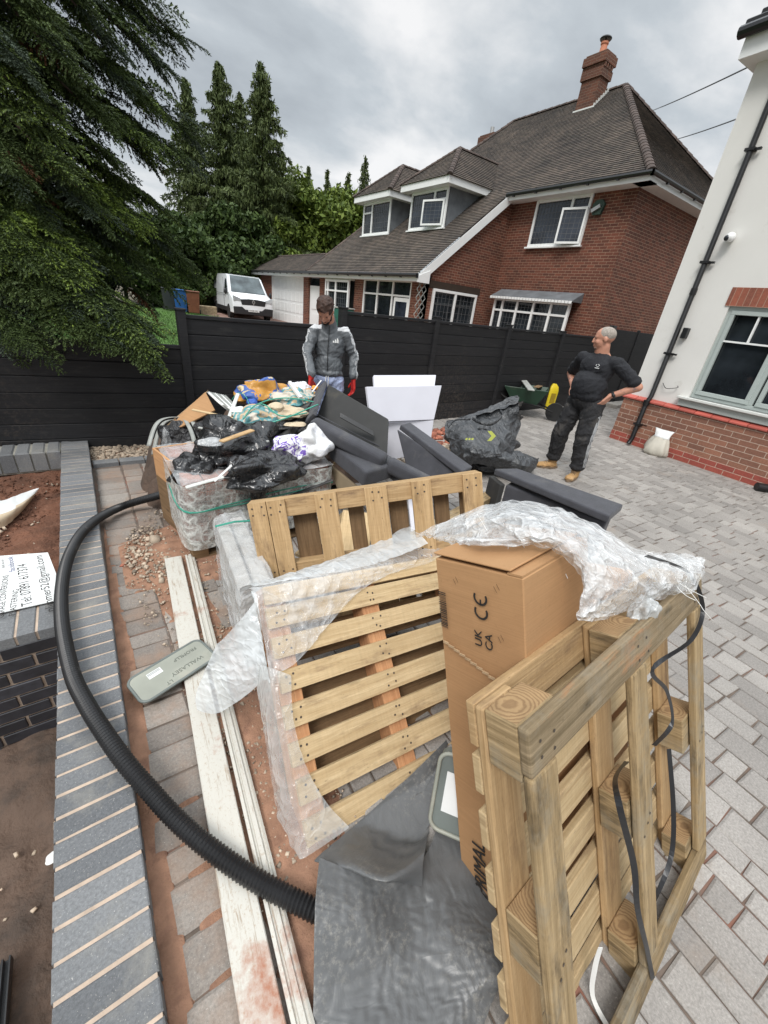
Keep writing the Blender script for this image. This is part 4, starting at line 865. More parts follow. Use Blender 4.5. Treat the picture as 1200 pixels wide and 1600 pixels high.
    g = MB(); g.box(9.28, 9.32, 18.72, 19.82, 2.07, 2.42); g.build('fanlight', M['glass'], t, TI)
    g = MB(); yy0, yy1 = 20.42, 24.64
    g.box(9.33, 9.36, yy0, yy1, .18, 2.42); g.box(9.24, 9.35, yy0-.02, yy0+.08, .1, 2.44); g.box(9.24, 9.35, yy1-.08, yy1+.02, .1, 2.44); g.box(9.24, 9.35, yy0, yy1, 2.36, 2.44); gd = g.build('garage_door', M['upvc'], t, TI)
    g = MB()
    for r in range(4):
        for k in range(8): a = yy0+.12+k*.505; g.box(9.315, 9.331, a+.04, a+.46, .24+r*.53, .24+r*.53+.42)
    g.build('door_panel', M['upvc'], gd, bevel=.006)
    # dormers
    for (y0, y1, xf, zb, wk) in ((12.66, 14.64, 10.80, 4.16, 0), (15.94, 17.94, 10.80, 4.14, 1)):
        zt = zb+1.14; g = MB(); xk = xe+(zt-5.20)/tp+.2
        for y, s in ((y0, -1), (y1, 1)):
            g.face([(xf, y, zb-.05), (xf, y, zt), (xk, y, zt), (xf+.2, y, zb-.05)])
        g.face([(xf+.2, y0, zb-.05), (xf+.2, y1, zb-.05), (xk, y1, zt), (xk, y0, zt)]); dn_ = g.build('dormer', M['lead'], t, TI, merge=True)
        if wk == 0: window(dn_, 'dormer_window', TI.inverted()@Mf(y1, zb, xf-.02), y1-y0, 1.12, [.66], sill='upvc', lead=(.13, .17), trans={1: .72}, openc=(.52, .96, .05, .70, R(16)), glass='glass_blue')
        else: window(dn_, 'dormer_window', TI.inverted()@Mf(y1, zb, xf-.02), y1-y0, 1.12, [.34], sill='upvc', lead=(.13, .17), trans={0: .70}, curtain=(.3, .97))
        g = MB(); g.box(xf-.35, xf-.33, y0-.3, y1+.3, zt-.02, zt+.20); g.box(xf-.33, xk+.25, y0-.3, y0-.28, zt-.02, zt+.20); g.box(xf-.33, xk+.25, y1+.28, y1+.3, zt-.02, zt+.20); g.box(xf-.33, xf, y0-.28, y1+.28, zt-.02, zt); g.box(xf, xk, y0-.28, y0, zt-.02, zt); g.build('dormer_fascia', M['upvc'], dn_)
        ym = (y0+y1)/2; hw = (y1-y0)/2+.34; pt = .88; zr_ = zt+.17+hw*pt; g = MB(); xa = xf-.38; xp = xa+hw*1.05; xend = xe+(zr_-5.20)/tp+.25
        Sx = Vector((xp-xa, 0, zr_-zt-.17)); L = Sx.length; tiled(g, Vector((xa, ym-hw, zt+.17)), U, Sx.normalized(), L, lambda s: s/L*hw, lambda s: 2*hw-s/L*hw)
        for s_ in (-1, 1):
            Sy = Vector((0, -s_*hw, zr_-zt-.17)); L = Sy.length; tiled(g, Vector((xa, ym+s_*hw, zt+.17)), Vector((1, 0, 0)), Sy.normalized(), L, lambda s: s/L*(xp-xa), lambda s: (xk+.5-xa)+(xend-xk-.5)*s/L)
        dr = g.build('dormer_roof', M['roof'], dn_)
        g = MB()
        ridge_run(g, (xp, ym, zr_), (xend, ym, zr_), .09, .28); ridge_run(g, (xa, ym-hw, zt+.19), (xp, ym, zr_), .09, .2); ridge_run(g, (xa, ym+hw, zt+.19), (xp, ym, zr_), .09, .2); g.build('ridge_tiles', M['ridge_tile'], dn_)
    # chimneys
    def chimney(x, y, wx, wy, zb, zt, pot=True):
        g = MB(); g.box(x-wx/2, x+wx/2, y-wy/2, y+wy/2, zb, zt-.62); g.box(x-wx/2-.05, x+wx/2+.05, y-wy/2-.05, y+wy/2+.05, zt-.62, zt-.40)
        for k in range(4): g.box(x-wx/2-.02+k*(wx+.04)/4, x-wx/2-.02+k*(wx+.04)/4+.08, y-wy/2-.07, y+wy/2+.07, zt-.40, zt-.28)
        g.box(x-wx/2, x+wx/2, y-wy/2, y+wy/2, zt-.40, zt-.28)
        g.box(x-wx/2-.08, x+wx/2+.08, y-wy/2-.08, y+wy/2+.08, zt-.28, zt-.06); g.box(x-wx/2-.03, x+wx/2+.03, y-wy/2-.03, y+wy/2+.03, zt-.06, zt); c = g.build('chimney', M['chimney_brick'], t, TI)
        if pot:
            g = MB(); g.lathe([(.0, 0), (.12, 0), (.10, .26), (.125, .28), (.125, .33), (.10, .34)], 16, 0, Matrix.Translation((x, y, zt))); g.build('chimney_pot', M['terracotta'], c, smooth='auto'); g = MB(); g.lathe([(.02, .34), (.02, .40), (.17, .38), (.19, .41), (.17, .44), (.0, .47)], 16, 0, Matrix.Translation((x, y, zt))); g.build('cowl', M['gutter'], c, smooth='auto')
        return c
    c = chimney(15.85, 11.9, .50, .68, 7.8, 9.68)
    g = MB(); g.box(15.57, 15.595, 11.50, 12.30, 8.16, 8.32)
    for k in range(7): g.box(15.60+k*.09, 15.70+k*.09, 11.535, 11.556, 8.16+k*.086, 8.40+k*.086)
    g.build('flashing', M['upvc_dull'], c)
    c2 = chimney(17.0, 17.6, .5, .8, 7.0, 8.95, False); g = MB(); g.lathe([(0, 0), (.09, 0), (.09, .3), (0, .3)], 12, 0, Matrix.Translation((17, 17.6, 8.95))); g.build('flue', M['metal'], c2)
    # alarm box, trellis, hose arch
    Ma = Mf(8.42, 4.50, xc-.05); g = MB(); g.prism([(0, .1), (.1, 0), (.26, .0), (.36, .1), (.30, .34), (.06, .34)], -.03, .05); g.build('alarm_box', basic('green_alarm_box', (.03, .06, .045), .6), t, Ma@Matrix.Rotation(R(180), 4, 'Y')@Matrix.Translation((-.36, 0, -.34)))
    g = MB(); g.box(-.62, -.36, -.12, -.02, .20, .29, 0, Matrix.Rotation(R(-25), 4, 'Y')); g.build('floodlight', M['metal'], t, Mf(7.72, 4.62, xc-.02))
    g = MB()
    for k in range(9):
        for s in (-1, 1):
            z = .5+k*.24; g.box(-.008, .008, -.012, .012, -.30, .30, 0, Matrix.Translation((9.1, 11.32, z))@Matrix.Rotation(R(s*38), 4, 'Y'))
    g.build('trellis', M['strip_grey'], t, TI)
brick_house()
def rendered_house():
    t = thing('rendered_house', 'white rendered house with red brick plinth and grey-green window', 'house', (7.33, 3.26, 0), rz=R(-5))
    # local: wall face on x=0, running to -y; interior is +x
    rz = R(0); g = MB(); wy0, wy1, wz0, wz1 = -3.05, -.84, .90, 2.11; zt = 4.75
    g.box(.0, .25, -7.5, wy0, .74, zt); g.box(.0, .25, wy1, 0, .74, zt); g.box(0, .25, wy0, wy1, wz1, zt); g.box(0.001, .25, wy0, wy1, .74, wz0); g.box(.25, 7.5, -.25, 0, .74, zt); g.box(.25, 7.5, -.26, -.251, .0, .74)
    g.build('wall', M['render'], t)
    g = MB(); g.box(-.06, .25, -7.5, .06, .15, .70); g.box(.25, 7.5, -.20, .06, .15, .70); g.build('plinth', M['brick_plinth'], t); g = MB(); g.box(-.065, .25, -7.5, .065, -.02, .15); g.box(.25, 7.5, -.2, .065, -.02, .15); g.build('plinth_base', M['brick_plinth_red'], t)
    g = MB(); y = .08
    while y > -7.5: g.mesh([(-.09, y, .70), (-.09, y-.215, .70), (.02, y-.215, .70), (.02, y, .70), (-.09, y, .725), (-.09, y-.215, .725), (.02, y-.215, .765), (.02, y, .765)], [(0,1,5,4),(4,5,6,7),(0,4,7,3),(1,2,6,5),(3,2,1,0)]); y -= .223
    g.build('sill_tiles', M['tile_cap'], t, bevel=.003)
    g = MB(); g.face([(-.012, wy0-.05, wz1), (-.012, wy1+.05, wz1), (-.012, wy1+.05, wz1+.22), (-.012, wy0-.05, wz1+.22)], [(0, 0), (2.3, 0), (2.3, .22), (0, .22)]); g.box(-.0115, .0, wy0-.05, wy1+.05, wz1, wz1+.22); g.build('brick_lintel', M['brick_soldier'], t)
    Mw = Matrix.Identity(4); Mw.col[0] = (0, -1, 0, 0); Mw.col[1] = (1, 0, 0, 0); Mw.col[3] = (.06, wy1, wz0, 1)
    F = window(t, 'window', Mw, wy1-wy0, wz1-wz0, [.33, .66], fr='sage', fw=.055)
    for k in range(3):                                   # casement frames inside the main frame
        g = MB(); w = (wy1-wy0)/3; x0 = k*w+.05; x1 = (k+1)*w-.03; h = wz1-wz0; 
        g.box(x0, x1, -.045, .0, .055, .11); g.box(x0, x1, -.045, 0, h-.10, h-.05); g.box(x0, x0+.05, -.045, 0, .11, h-.10); g.box(x1-.05, x1, -.045, 0, .11, h-.10); c = g.build('casement', M['sage'], F, bevel=.004)
        g = MB(); g.box(x0+.05, x1-.05, -.03, .0, h*.64, h*.64+.022); g.box((x0+x1)/2-.011, (x0+x1)/2+.011, -.03, 0, h*.64+.022, h-.10); g.build('glazing_bar', M['upvc'], c)
    g = MB(); g.box(-.10, .1, wy0-.06, wy1+.12, wz0-.035, wz0); s = g.build('window_ledge', M['upvc_dull'], t, bevel=.005); g = MB(); g.box(-.05, .02, wy0-.02, wy1+.09, wz0-.13, wz0-.036); g.build('ledge_face', M['sage'], t)
    g = MB(); g.box(-.20, .02, -8, .10, 4.70, 4.73); g.box(-.22, -.20, -8, .12, 4.70, 4.90); g.box(-.20, 7.5, .10, .12, 4.70, 4.90); g.box(.02, 7.5, 0.0, .10, 4.70, 4.73); e = g.build('eaves_box', M['upvc'], t)
    g = MB(); g.tube([(-.27, .18, 4.93), (-.27, -8, 4.93)], .06, 10); g.build('gutter', M['gutter'], t); g = MB(); p = .75
    for k in range(20): s = k*.3; g.box(-.27+s*.8, -.27+s*.8+.26, -8, .16, 4.96+s*.55, 5.02+s*.55+.02)
    g.build('roof', M['gutter'], t, bevel=.01)
    # downpipe with brackets
    g = MB(); g.tube([(-.05, -.345, 4.6), (-.05, -.345, .80), (-.12, -.345, .70), (-.12, -.345, .12), (-.17, -.345, .03)], .034, 10); g.tube([(-.12,-.345,.74),(-.12,-.345,.66)], .045, 10); g.tube([(-.05,-.345,2.3),(-.05,-.345,2.22)], .042, 10)
    for z in (1.42, 2.6, 3.8, .34): g.box(-.09 if z > .7 else -.16, .0, -.40, -.29, z, z+.03); g.box(-.06, -.03, -.46, -.39, z, z+.025)
    g.build('downpipe', M['gutter'], t, smooth='auto')
    cM = Matrix.Translation((-.02, -.52, 2.90)); g = MB(); g.lathe([(0, 0), (.055, 0), (.055, .03), (.045, .06), (0, .06)], 20, 0, cM@Matrix.Rotation(R(-90), 4, 'Y')); g.ell((-.10, -.55, 2.885), (.055, .055, .055), 0, 16); cam_ = g.build('security_camera', M['upvc'], t, smooth='auto'); g = MB(); g.ell((-.135, -.53, 2.875), (.03, .035, .035), 0, 14); g.build('lens', M['glass'], cam_, smooth=True)
    g = MB(); g.box(-.08, 0, -.49, -.42, 1.66, 1.80); g.build('wall_light', M['gutter'], t, bevel=.006)
    g = MB(); g.tube(catmull([(-.02, -.42, 1.02), (-.05, -.50, .96), (-.05, -.58, .97), (-.04, -.66, 1.0), (-.03, -.64, 1.02)], 5), .005, 5); g.build('loose_cable', M['gutter'], t)
rendered_house()
def wires():
    for lab, a, b in (('upper overhead cable crossing the sky from behind the tiled roof', atd(1000, 180, 24), atd(1290, 45, 9)), ('lower overhead cable crossing the sky above the white house wall', atd(1040, 222, 24), atd(1300, 128, 9))):
        P = [a.lerp(b, k/12)-Vector((0, 0, .06*4*(k/12)*(1-k/12))) for k in range(13)]; g = MB(); g.tube(P, .014, 5); tag(g.build('overhead_cable', M['gutter']), lab, 'cable')
wires()
# ================================================================ trees and shrubs
def quads(C, A, B):
    """leaf quads: centre C, half-axes A and B (n,3)"""
    V = np.stack([C-A, C-B*.9, C+A, C+B*.9], 1).reshape(-1, 3); return V
def leafcloud(rs, centers, radii, n, size, elong=1.8, shell=.55):
    k = rs.randint(0, len(centers), n); d = rs.normal(size=(n, 3)); d /= np.linalg.norm(d, axis=1)[:, None]
    r = (rs.uniform(shell, 1.05, n))[:, None]; C = centers[k]+d*radii[k]*r
    A = rs.normal(size=(n, 3)); A /= np.linalg.norm(A, axis=1)[:, None]; B = np.cross(A, rs.normal(size=(n, 3))); B /= np.linalg.norm(B, axis=1)[:, None]+1e-9
    s = size*rs.lognormal(0, .25, n)[:, None]; return quads(C, A*s*elong*.5, B*s*.5)
def broadleaf(name, label, base, h, w, mat, n=9000, seed=1, size=.16, group=None, blobs=26, low=.12):
    rs = np.random.RandomState(seed); t = thing(name, label, 'shrub' if h < 3 else 'tree', base, group=group)
    c = []; r = []
    for _ in range(blobs):
        z = h*rs.uniform(low, .93); f = math.sin(math.pi*min(1, .18+z/h*.78))**.6; a = rs.uniform(0, 6.283); q = math.sqrt(rs.uniform(.0, 1))*w*.5*f; c.append((q*math.cos(a), q*math.sin(a), z)); rr = h*rs.uniform(.09, .17); r.append((rr*1.1, rr*1.1, rr*.85))
    V = leafcloud(rs, np.array(c), np.array(r), n, size); o = np_obj('crown', V, np.arange(len(V)).reshape(-1, 4), mat, t)
    g = MB(); 
    g.tube([(0, 0, -.2), (.1, .05, h*.3), (0, .1, h*.6)], [h*.022, h*.016, h*.008], 8)
    for k in range(4): a = k*1.6; g.tube([(.05, .03, h*.2), (math.cos(a)*w*.2, math.sin(a)*w*.2, h*.5), (math.cos(a)*w*.28, math.sin(a)*w*.28, h*.7)], [h*.01, h*.007, h*.003], 6)
    g.build('trunk', M['bark'], t, smooth=True); return t
def conifer(name, label, base, h, w, mat, seed=1, group=None, n_br=150, dens=42, size=.20, z0=.05, droop=.35):
    """a spire: whorls of drooping boughs, each set with narrow foliage blades"""
    rs = np.random.RandomState(seed); t = thing(name, label, 'tree', base, group=group); V = []; tb = MB(); tb.tube([(0, 0, -.2), (0, 0, h*.5), (0, 0, h*.985)], [h*.017, h*.009, h*.0015], 8)
    for k in range(n_br):
        f = (k/n_br)**.85; z = h*(z0+(1-z0)*f*.985); L = w*.5*((1-f)**.95)*rs.choice((.55, .75, .9, 1.0, 1.2))*rs.uniform(.9, 1.1)+.10; a = k*2.39996+rs.uniform(-.3, .3)
        up = rs.uniform(.0, .5)+.45*f; nn = max(6, int(dens*L/(w*.5)+5)); s = np.sort(rs.uniform(.08, 1, nn)); x = s*L; zz = z+up*x-droop*x*x/L*1.2
        c, sn = math.cos(a), math.sin(a); side = rs.normal(0, .13, nn)*L*(.35+.5*(1-s)); C = np.stack([c*x-sn*side, sn*x+c*side, zz-np.abs(side)*.35+rs.normal(0, .05, nn)], 1)
        A = np.stack([c*np.ones(nn), sn*np.ones(nn), rs.uniform(-.6, .35, nn)], 1)+rs.normal(0, .45, (nn, 3)); A /= np.linalg.norm(A, axis=1)[:, None]; B = np.cross(A, rs.normal(size=(nn, 3))); B /= np.linalg.norm(B, axis=1)[:, None]
        sz = size*rs.lognormal(0, .2, nn)[:, None]; V.append(quads(C, A*sz, B*sz*.27)); 
        # hanging secondary blades
        C2 = C+rs.normal(0, .06, C.shape)-np.array([0, 0, .08]); A2 = np.stack([rs.normal(0, .3, nn), rs.normal(0, .3, nn), -np.ones(nn)], 1); A2 /= np.linalg.norm(A2, axis=1)[:, None]; B2 = np.cross(A2, rs.normal(size=(nn, 3))); B2 /= np.linalg.norm(B2, axis=1)[:, None]; V.append(quads(C2, A2*sz*.8, B2*sz*.25))
        if k % 3 == 0: tb.tube([(0, 0, z), (c*L*.5, sn*L*.5, z+up*L*.5-droop*L*.3), (c*L*.9, sn*L*.9, z+up*L*.9-droop*L*.97)], [.03*h/12, .018*h/12, .006], 4)
    V = np.concatenate(V); np_obj('crown', V, np.arange(len(V)).reshape(-1, 4), mat, t); tb.build('trunk', M['bark'], t); return t
GT = 'trees beyond the lawn and the drive'
def bg(x, y, D): p = atd(x, y, D); return p
def far_trees():
    def spire(px, py, D, w, lab, seed, mat='needle_far', **kw):
        p = atd(px, py, D); b = (p.x, p.y, .2); conifer('conifer_tree', lab, b, p.z-.2, w, M[mat], seed, GT, **kw)
    spire(407, 92, 33, 8.6, 'tallest dark conifer spire, straight above the white van', 11, n_br=230, dens=190, size=.15)
    spire(341, 92, 35, 8.6, 'dark conifer spire left of the tallest one', 12, n_br=230, dens=190, size=.15)
    spire(288, 118, 37, 7.5, 'thin-topped conifer nearest the big spruce branches', 13, n_br=260, dens=110, size=.16)
    spire(374, 140, 38, 8.0, 'half hidden conifer between the two tall spires', 14, n_br=240, dens=100, size=.16)
    spire(572, 240, 44, 5.0, 'slim conifer top beside the left dormer roof', 15, n_br=170, dens=60, size=.15)
    spire(482, 256, 46, 4.2, 'small pointed conifer top above the round green trees', 16, n_br=160, dens=55, size=.16)
    spire(512, 262, 48, 3.6, 'small conifer tip just right of the lower pointed one', 17, n_br=150, dens=50, size=.16)
    spire(545, 268, 47, 3.6, 'small conifer tip left of the slim one by the dormer', 18, n_br=150, dens=50, size=.16)
    def bl(px, pyt, D, w, lab, seed, mat='leaf', n=9000, size=.17, **kw):
        p = atd(px, pyt, D); broadleaf('leafy_tree', lab, (p.x, p.y, .2), max(1.5, p.z-.2), w, M[mat], n, seed, size, GT, **kw)
    bl(448, 270, 37, 7.5, 'round bright green tree right of the tallest conifer', 21, n=26000, blobs=46)
    bl(500, 285, 36, 6.5, 'bright green tree left of the dormer roofs', 22, n=22000, blobs=40)
    bl(545, 292, 35, 6.0, 'bright green tree partly behind the left dormer', 23, n=20000, blobs=40)
    bl(600, 300, 40, 8.0, 'green tree mostly hidden behind the dormers', 24, n=9000)
    bl(430, 345, 33, 6.5, 'lower green tree above the garage roof', 25, n=20000, blobs=40)
    bl(365, 330, 31, 6.0, 'dark leafy tree right behind the white van', 26, 'leaf_dark', n=17000, size=.15, blobs=36)
    bl(300, 340, 30, 6.5, 'dark leafy tree above the wheelie bins', 27, 'leaf_dark', n=17000, size=.15, blobs=36)
    bl(240, 330, 29, 7.0, 'dark leafy tree seen behind the drooping spruce tips', 28, 'leaf_dark', n=15000, blobs=30); bl(170, 300, 29, 8.0, 'dark leafy tree deep behind the big spruce', 29, 'leaf_dark', n=12000); bl(95, 300, 28, 8.0, 'dark leafy tree behind the spruce at the left of the lawn', 30, 'leaf_dark', n=12000); bl(20, 290, 27, 8.0, 'dark leafy tree at the far left of the lawn', 31, 'leaf_dark', n=12000); bl(-70, 290, 26, 8, 'dark leafy tree beyond the left of the lawn', 33, 'leaf_dark', n=8000)
    p = atd(372, 412, 29.5); broadleaf('yellow_shrub', 'yellow green shrub behind the roof of the white van', (p.x, p.y, .2), 2.7, 3.2, M['leaf_yellow'], 3500, 41, .13, blobs=16)
    p = atd(318, 440, 27.5); broadleaf('hedge_shrub', 'dark green shrub behind the brown wheelie bin', (p.x, p.y, .2), 2.2, 3.0, M['leaf_dark'], 5000, 42, .12, blobs=18)
    p = atd(255, 440, 27); broadleaf('hedge_shrub', 'dark green shrub behind the dark grey wheelie bin', (p.x, p.y, .2), 2.4, 3.2, M['leaf_dark'], 5000, 43, .12, blobs=18)
far_trees()
# ---- the big spruce leaning over the fence: boughs of flat, drooping sprays
def spray(rs, L=.62, n=15, drop=.25):
    """one branchlet: a twig with paired side twigs, all set with short needle blades. returns quads (m,4,3) and tip flag"""
    Q = []; T = []
    def needles(p0, p1, dens, w, tipf):
        d = p1-p0; l = np.linalg.norm(d); d = d/l; m = max(3, int(l*dens))
        s = rs.uniform(0, 1, m); C = p0+d*(s*l)[:, None]; sd = rs.normal(size=(m, 3)); sd -= (sd@d)[:, None]*d; sd /= np.linalg.norm(sd, axis=1)[:, None]; A = d*.85+sd*.62; A /= np.linalg.norm(A, axis=1)[:, None]; B = np.cross(A, sd); B /= np.linalg.norm(B, axis=1)[:, None]+1e-9
        ln = w*rs.uniform(.75, 1.25, m)[:, None]; V = np.stack([C, C+A*ln*.5+B*ln*.19, C+A*ln, C+A*ln*.5-B*ln*.19], 1); Q.append(V); T.extend([tipf]*m)
    P = lambda s: np.array([s*L, 0, .10*s*L-drop*s*s*L])
    for k in range(6): needles(P(k/6), P((k+1)/6), 210, .029, 1 if k >= 4 else 0)
    for k in range(n):
        s = .08+.9*k/n; p = P(s)
        for sg in (-1, 1):
            l = L*.42*(1-s*.75)*rs.uniform(.75, 1.15); a = sg*rs.uniform(.7, 1.0); q = p+np.array([l*math.cos(a), l*math.sin(a), -l*rs.uniform(.15, .5)]); m = (p+q)/2+np.array([0, 0, l*.05])
            needles(p, m, 205, .028, 0); needles(m, q, 205, .028, 1)
    return np.concatenate(Q), np.array(T)
def big_spruce():
    rs = np.random.RandomState(77); base = Vector((-1.95, 6.9, 0)); t = thing('spruce_tree', 'huge dark spruce with drooping boughs hanging over the black fence', 'tree', base); protos = [spray(rs, L=rs.uniform(.5, .68), n=rs.randint(11, 15), drop=rs.uniform(.2, .5)) for _ in range(7)]
    tb = MB(); tb.tube([(0, 0, -.6), (0, 0, 3), (.1, 0, 7), (0, 0, 11)], [.24, .20, .13, .05], 12); V = []; MI = []
    boughs = []
    # boughs seen against the sky and the fence: tip sighted point, distance, start height
    for (px, py, D, z0, br) in ((292, 52, 6.6, 3.6, 0), (262, 92, 6.4, 3.3, 0), (238, 30, 6.6, 3.6, 0), (258, 165, 6.3, 2.7, 1), (205, 120, 6.0, 3.0, 0), (310, 203, 6.6, 2.7, 0), (285, 235, 6.4, 2.4, 0), (235, 215, 6.0, 2.4, 1), (212, 288, 6.2, 2.1, 1), (255, 318, 6.4, 1.9, 1), (222, 350, 5.6, 1.9, 2), (300, 400, 6.4, 1.8, 0), (305, 425, 6.6, 1.8, 1), (268, 436, 6.2, 1.6, 1), (240, 462, 6.0, 1.45, 0), (222, 500, 5.8, 1.3, 0), (246, 548, 4.5, 1.5, 1), (212, 540, 4.5, 1.45, 0), (172, 522, 4.5, 1.4, 0), (232, 512, 4.7, 1.5, 0), (165, 470, 5.4, 1.5, 0), (105, 408, 5.0, 1.9, 2), (100, 425, 4.9, 1.8, 2), (140, 330, 5.2, 2.2, 0), (80, 250, 5.0, 2.6, 1), (45, 160, 5.2, 3.0, 1), (90, 90, 5.4, 3.4, 0), (150, 180, 5.6, 2.9, 0), (180, 240, 5.8, 2.5, 0), (20, 100, 5.2, 3.2, 0), (60, 500, 5.2, 1.2, 0), (20, 540, 5.2, 1.1, 0), (40, 460, 5.1, 1.5, 0), (10, 400, 4.8, 1.9, 1), (120, 465, 5.3, 1.5, 0), (60, 330, 5.2, 2.1, 0), (190, 420, 5.8, 1.8, 1), (230, 410, 6.0, 1.8, 0), (0, 250, 5, 2.6, 0), (180, 60, 6.0, 3.6, 0), (120, 10, 5.8, 4.0, 0), (60, 30, 5.6, 3.7, 0), (205, -20, 6.4, 4.2, 0), (140, -60, 6.2, 4.5, 0), (215, 330, 5.9, 2.0, 2), (60, 400, 4.8, 1.9, 1), (175, 500, 5.4, 1.25, 0), (205, 530, 5.5, 1.15, 0), (245, 240, 6.3, 2.4, 0), (30, 535, 4.6, 1.3, 0), (115, 520, 4.6, 1.3, 0)):
        tip = atd(px-(24 if px > 150 else 0), py, D)-base; z = z0+.9; st = Vector((0, 0, z)); boughs.append((st, tip, br, True))
    for k in range(120):                                            # the dense inner and unseen boughs
        f = k/120; z = .8+9.5*f; a = k*2.39996; L = (1.9*(1-f)**.7+.5)*rs.uniform(.8, 1.1)
        boughs.append((Vector((0, 0, z+.3)), Vector((math.cos(a)*L, math.sin(a)*L, z-.35*L*rs.uniform(.4, 1.1))), 0, False))
    for (st, tip, br, vis) in boughs:
        d = tip-st; L = d.length; mid = st.lerp(tip, .55)+Vector((0, 0, .13*L)); P = catmull([st, mid, tip], 10); K = len(P); tb.tube(P[::2] if len(P[::2]) > 2 else P, [.03*(1-i/len(P[::2]))+.005 for i in range(len(P[::2]))], 5)
        n = int((30 if vis else 15)*L/2.2); 
        for j in range(n):
            s = .22+.78*(j+rs.uniform(0, 1))/n; i = min(K-2, int(s*(K-1))); p = P[i].lerp(P[i+1], s*(K-1)-i); tg = (P[i+1]-P[i]).normalized(); az = math.atan2(tg.y, tg.x); sg = -1 if j % 2 else 1
            ang = az+sg*rs.uniform(.35, 1.05)*(1-.55*max(0, s-.6)/.4); pit = rs.uniform(.02, .50); sc = rs.uniform(.65, 1.05)*(1-.35*max(0, s-.75)/.25)*(1 if vis else 1.25)
            Q, T = protos[rs.randint(7)]; R3 = np.array(Matrix.Rotation(ang, 3, 'Z')@Matrix.Rotation(pit, 3, 'Y')@Matrix.Rotation(rs.uniform(-.5, .5), 3, 'X')).T
            W_ = (Q.reshape(-1, 3)*sc)@R3+np.array(p); V.append(W_)
            tipm = 1 if (br == 2 and s > .42) else 0
            mi = np.zeros(len(Q), int)
            if tipm: mi[:] = np.where(T == 1, 1, 0)
            elif br == 1 and s > .6: mi[:] = np.where((T == 1) & (rs.rand(len(Q)) < .3), 1, 0)
            elif rs.rand() < .30: mi[:] = 2
            elif rs.rand() < .04: mi[:] = 3
            MI.append(mi)
    V = np.concatenate(V); MI = np.concatenate(MI); print('spruce quads', len(V)//4)
    np_obj('crown', V, np.arange(len(V)).reshape(-1, 4), [M['needle'], M['needle_tip'], M['needle_blue'], M['dead']], t, MI)
    tb.build('trunk', M['bark'], t, smooth=True)
big_spruce()
M['nail'] = basic('rusty_nail_head', (0.06, 0.045, 0.035), .6, bump=0)
def nails(g, pts, y, r=.0045):
    """flat nail heads, one pair per fixing, proud of the board face"""
    for (x, z) in pts:
        x += random.uniform(-.008, .008); z += random.uniform(-.006, .006); g.mesh([(x+r*math.cos(k*1.047), y, z+r*math.sin(k*1.047)) for k in range(6)], [tuple(range(6))], 1)
# ================================================================ pallets and boxes in the foreground
def pallet_c():
    U, V, T = .986, 1.069, .145; Mx = frame(R(4.22), R(-23.18), R(-.9), (.536, -.23, 0)); t = thing('wooden_pallet', 'weathered open-sided block pallet on edge, nearest the camera at right', 'pallet', M=Mx, group='pallets')
    I = Matrix.Identity(4)
    def bd(nm, *a, mat='wood_old', bev=.003, nl=()):
        g = MB(); g.board(I, *a); nails(g, nl, -.0015, .004); return g.build(nm, [M[mat], M['nail']], t, bevel=bev, seg=2)
    bd('top_rail', 0, U, 0, .024, V-.098, V, mat='wood_rail', bev=.006, nl=[(x, V-.05+dz) for x in (.04, .08, .48, .53, .90, .94) for dz in (-.02, .015)]); bd('bottom_rail', 0, U, 0, .024, 0, .085, bev=.007)
    for x in (.0, .44, U-.085): bd('bottom_board', x, x+.088, 0, .022, .087, V-.10, bev=.006, nl=[(x+.03, .50), (x+.06, .54), (x+.05, .52)])
    for x in (0.004, .43, U-.13):
        for z in (.01, .48, V-.125): g = MB(); g.board(I, x, x+.125, .0245, .100, z, z+.118); 
        # blocks: sides sawn along the grain, ends showing rings
    for x in (0.004, .43, U-.13):
        for z in (.01, .48, V-.122):
            g = MB(); Lx, Ly, Lz = .125, .0745, .12; g.board(Matrix.Translation((-Lx/2, -Ly/2, -Lz/2)), 0, Lx, 0, Ly, 0, Lz)
            for f_ in range(len(g.f)):
                pz = [g.v[i][2] for i in g.f[f_]]
                if max(pz)-min(pz) < 1e-6: g.mi[f_] = 1
            g.build('block', [M['wood_old'], M['endgrain']], t, Matrix.Translation((x+Lx/2, .0248+Ly/2, z+Lz/2)), bevel=.003)
    for x in (.0, .44, U-.10): bd('stringer', x, x+.10, .100, .121, 0, V-.001, mat='wood_warm', bev=.005)
    zs = [0, .145, .29, .435, .58, .725, .86]
    for z in zs: bd('deck_board', 0, U, .1215, .143, z, z+.088, mat='wood_new')
    bd('deck_board', 0, U, .1215, .143, V-.098, V, mat='wood_warm')
    return t
PC = pallet_c()
def pallet_b():
    U, V, T = .99, .893, .14; Mx = frame(R(3.86), R(-45.2), R(-8.26), (.314, .582, 0)); t = thing('wooden_pallet', 'slatted pine pallet leaning back, partly wrapped in clear film', 'pallet', M=Mx, group='pallets'); I = Matrix.Identity(4)
    def bd(nm, *a, mat='wood_new', bev=.0025): g = MB(); g.board(I, *a); return g.build(nm, M[mat], t, bevel=bev)
    for k, z in enumerate((.02, .145, .265, .385, .505, .625, .735)): g = MB(); g.board(I, random.uniform(-.004, .004), U, 0, .02, z, z+.076+random.uniform(-.003, .006)); nails(g, [(x, z+dz) for x in (.03, .06, .44, .47, .93, .96) for dz in (.022, .055)], -.0015); g.build('deck_board', [M['wood_new'], M['nail']], t)
    bd('deck_board', 0, U, 0, .02, V-.07, V)
    for x in (.0, .41, U-.09): bd('stringer', x, x+.085, .0205, .118, 0, V, mat='wood_block')
    for k in range(6): bd('under_board', 0, U, .1185, .138, .0+k*.148, .13+k*.148, mat='wood_brown')
    return t
PB = pallet_b()
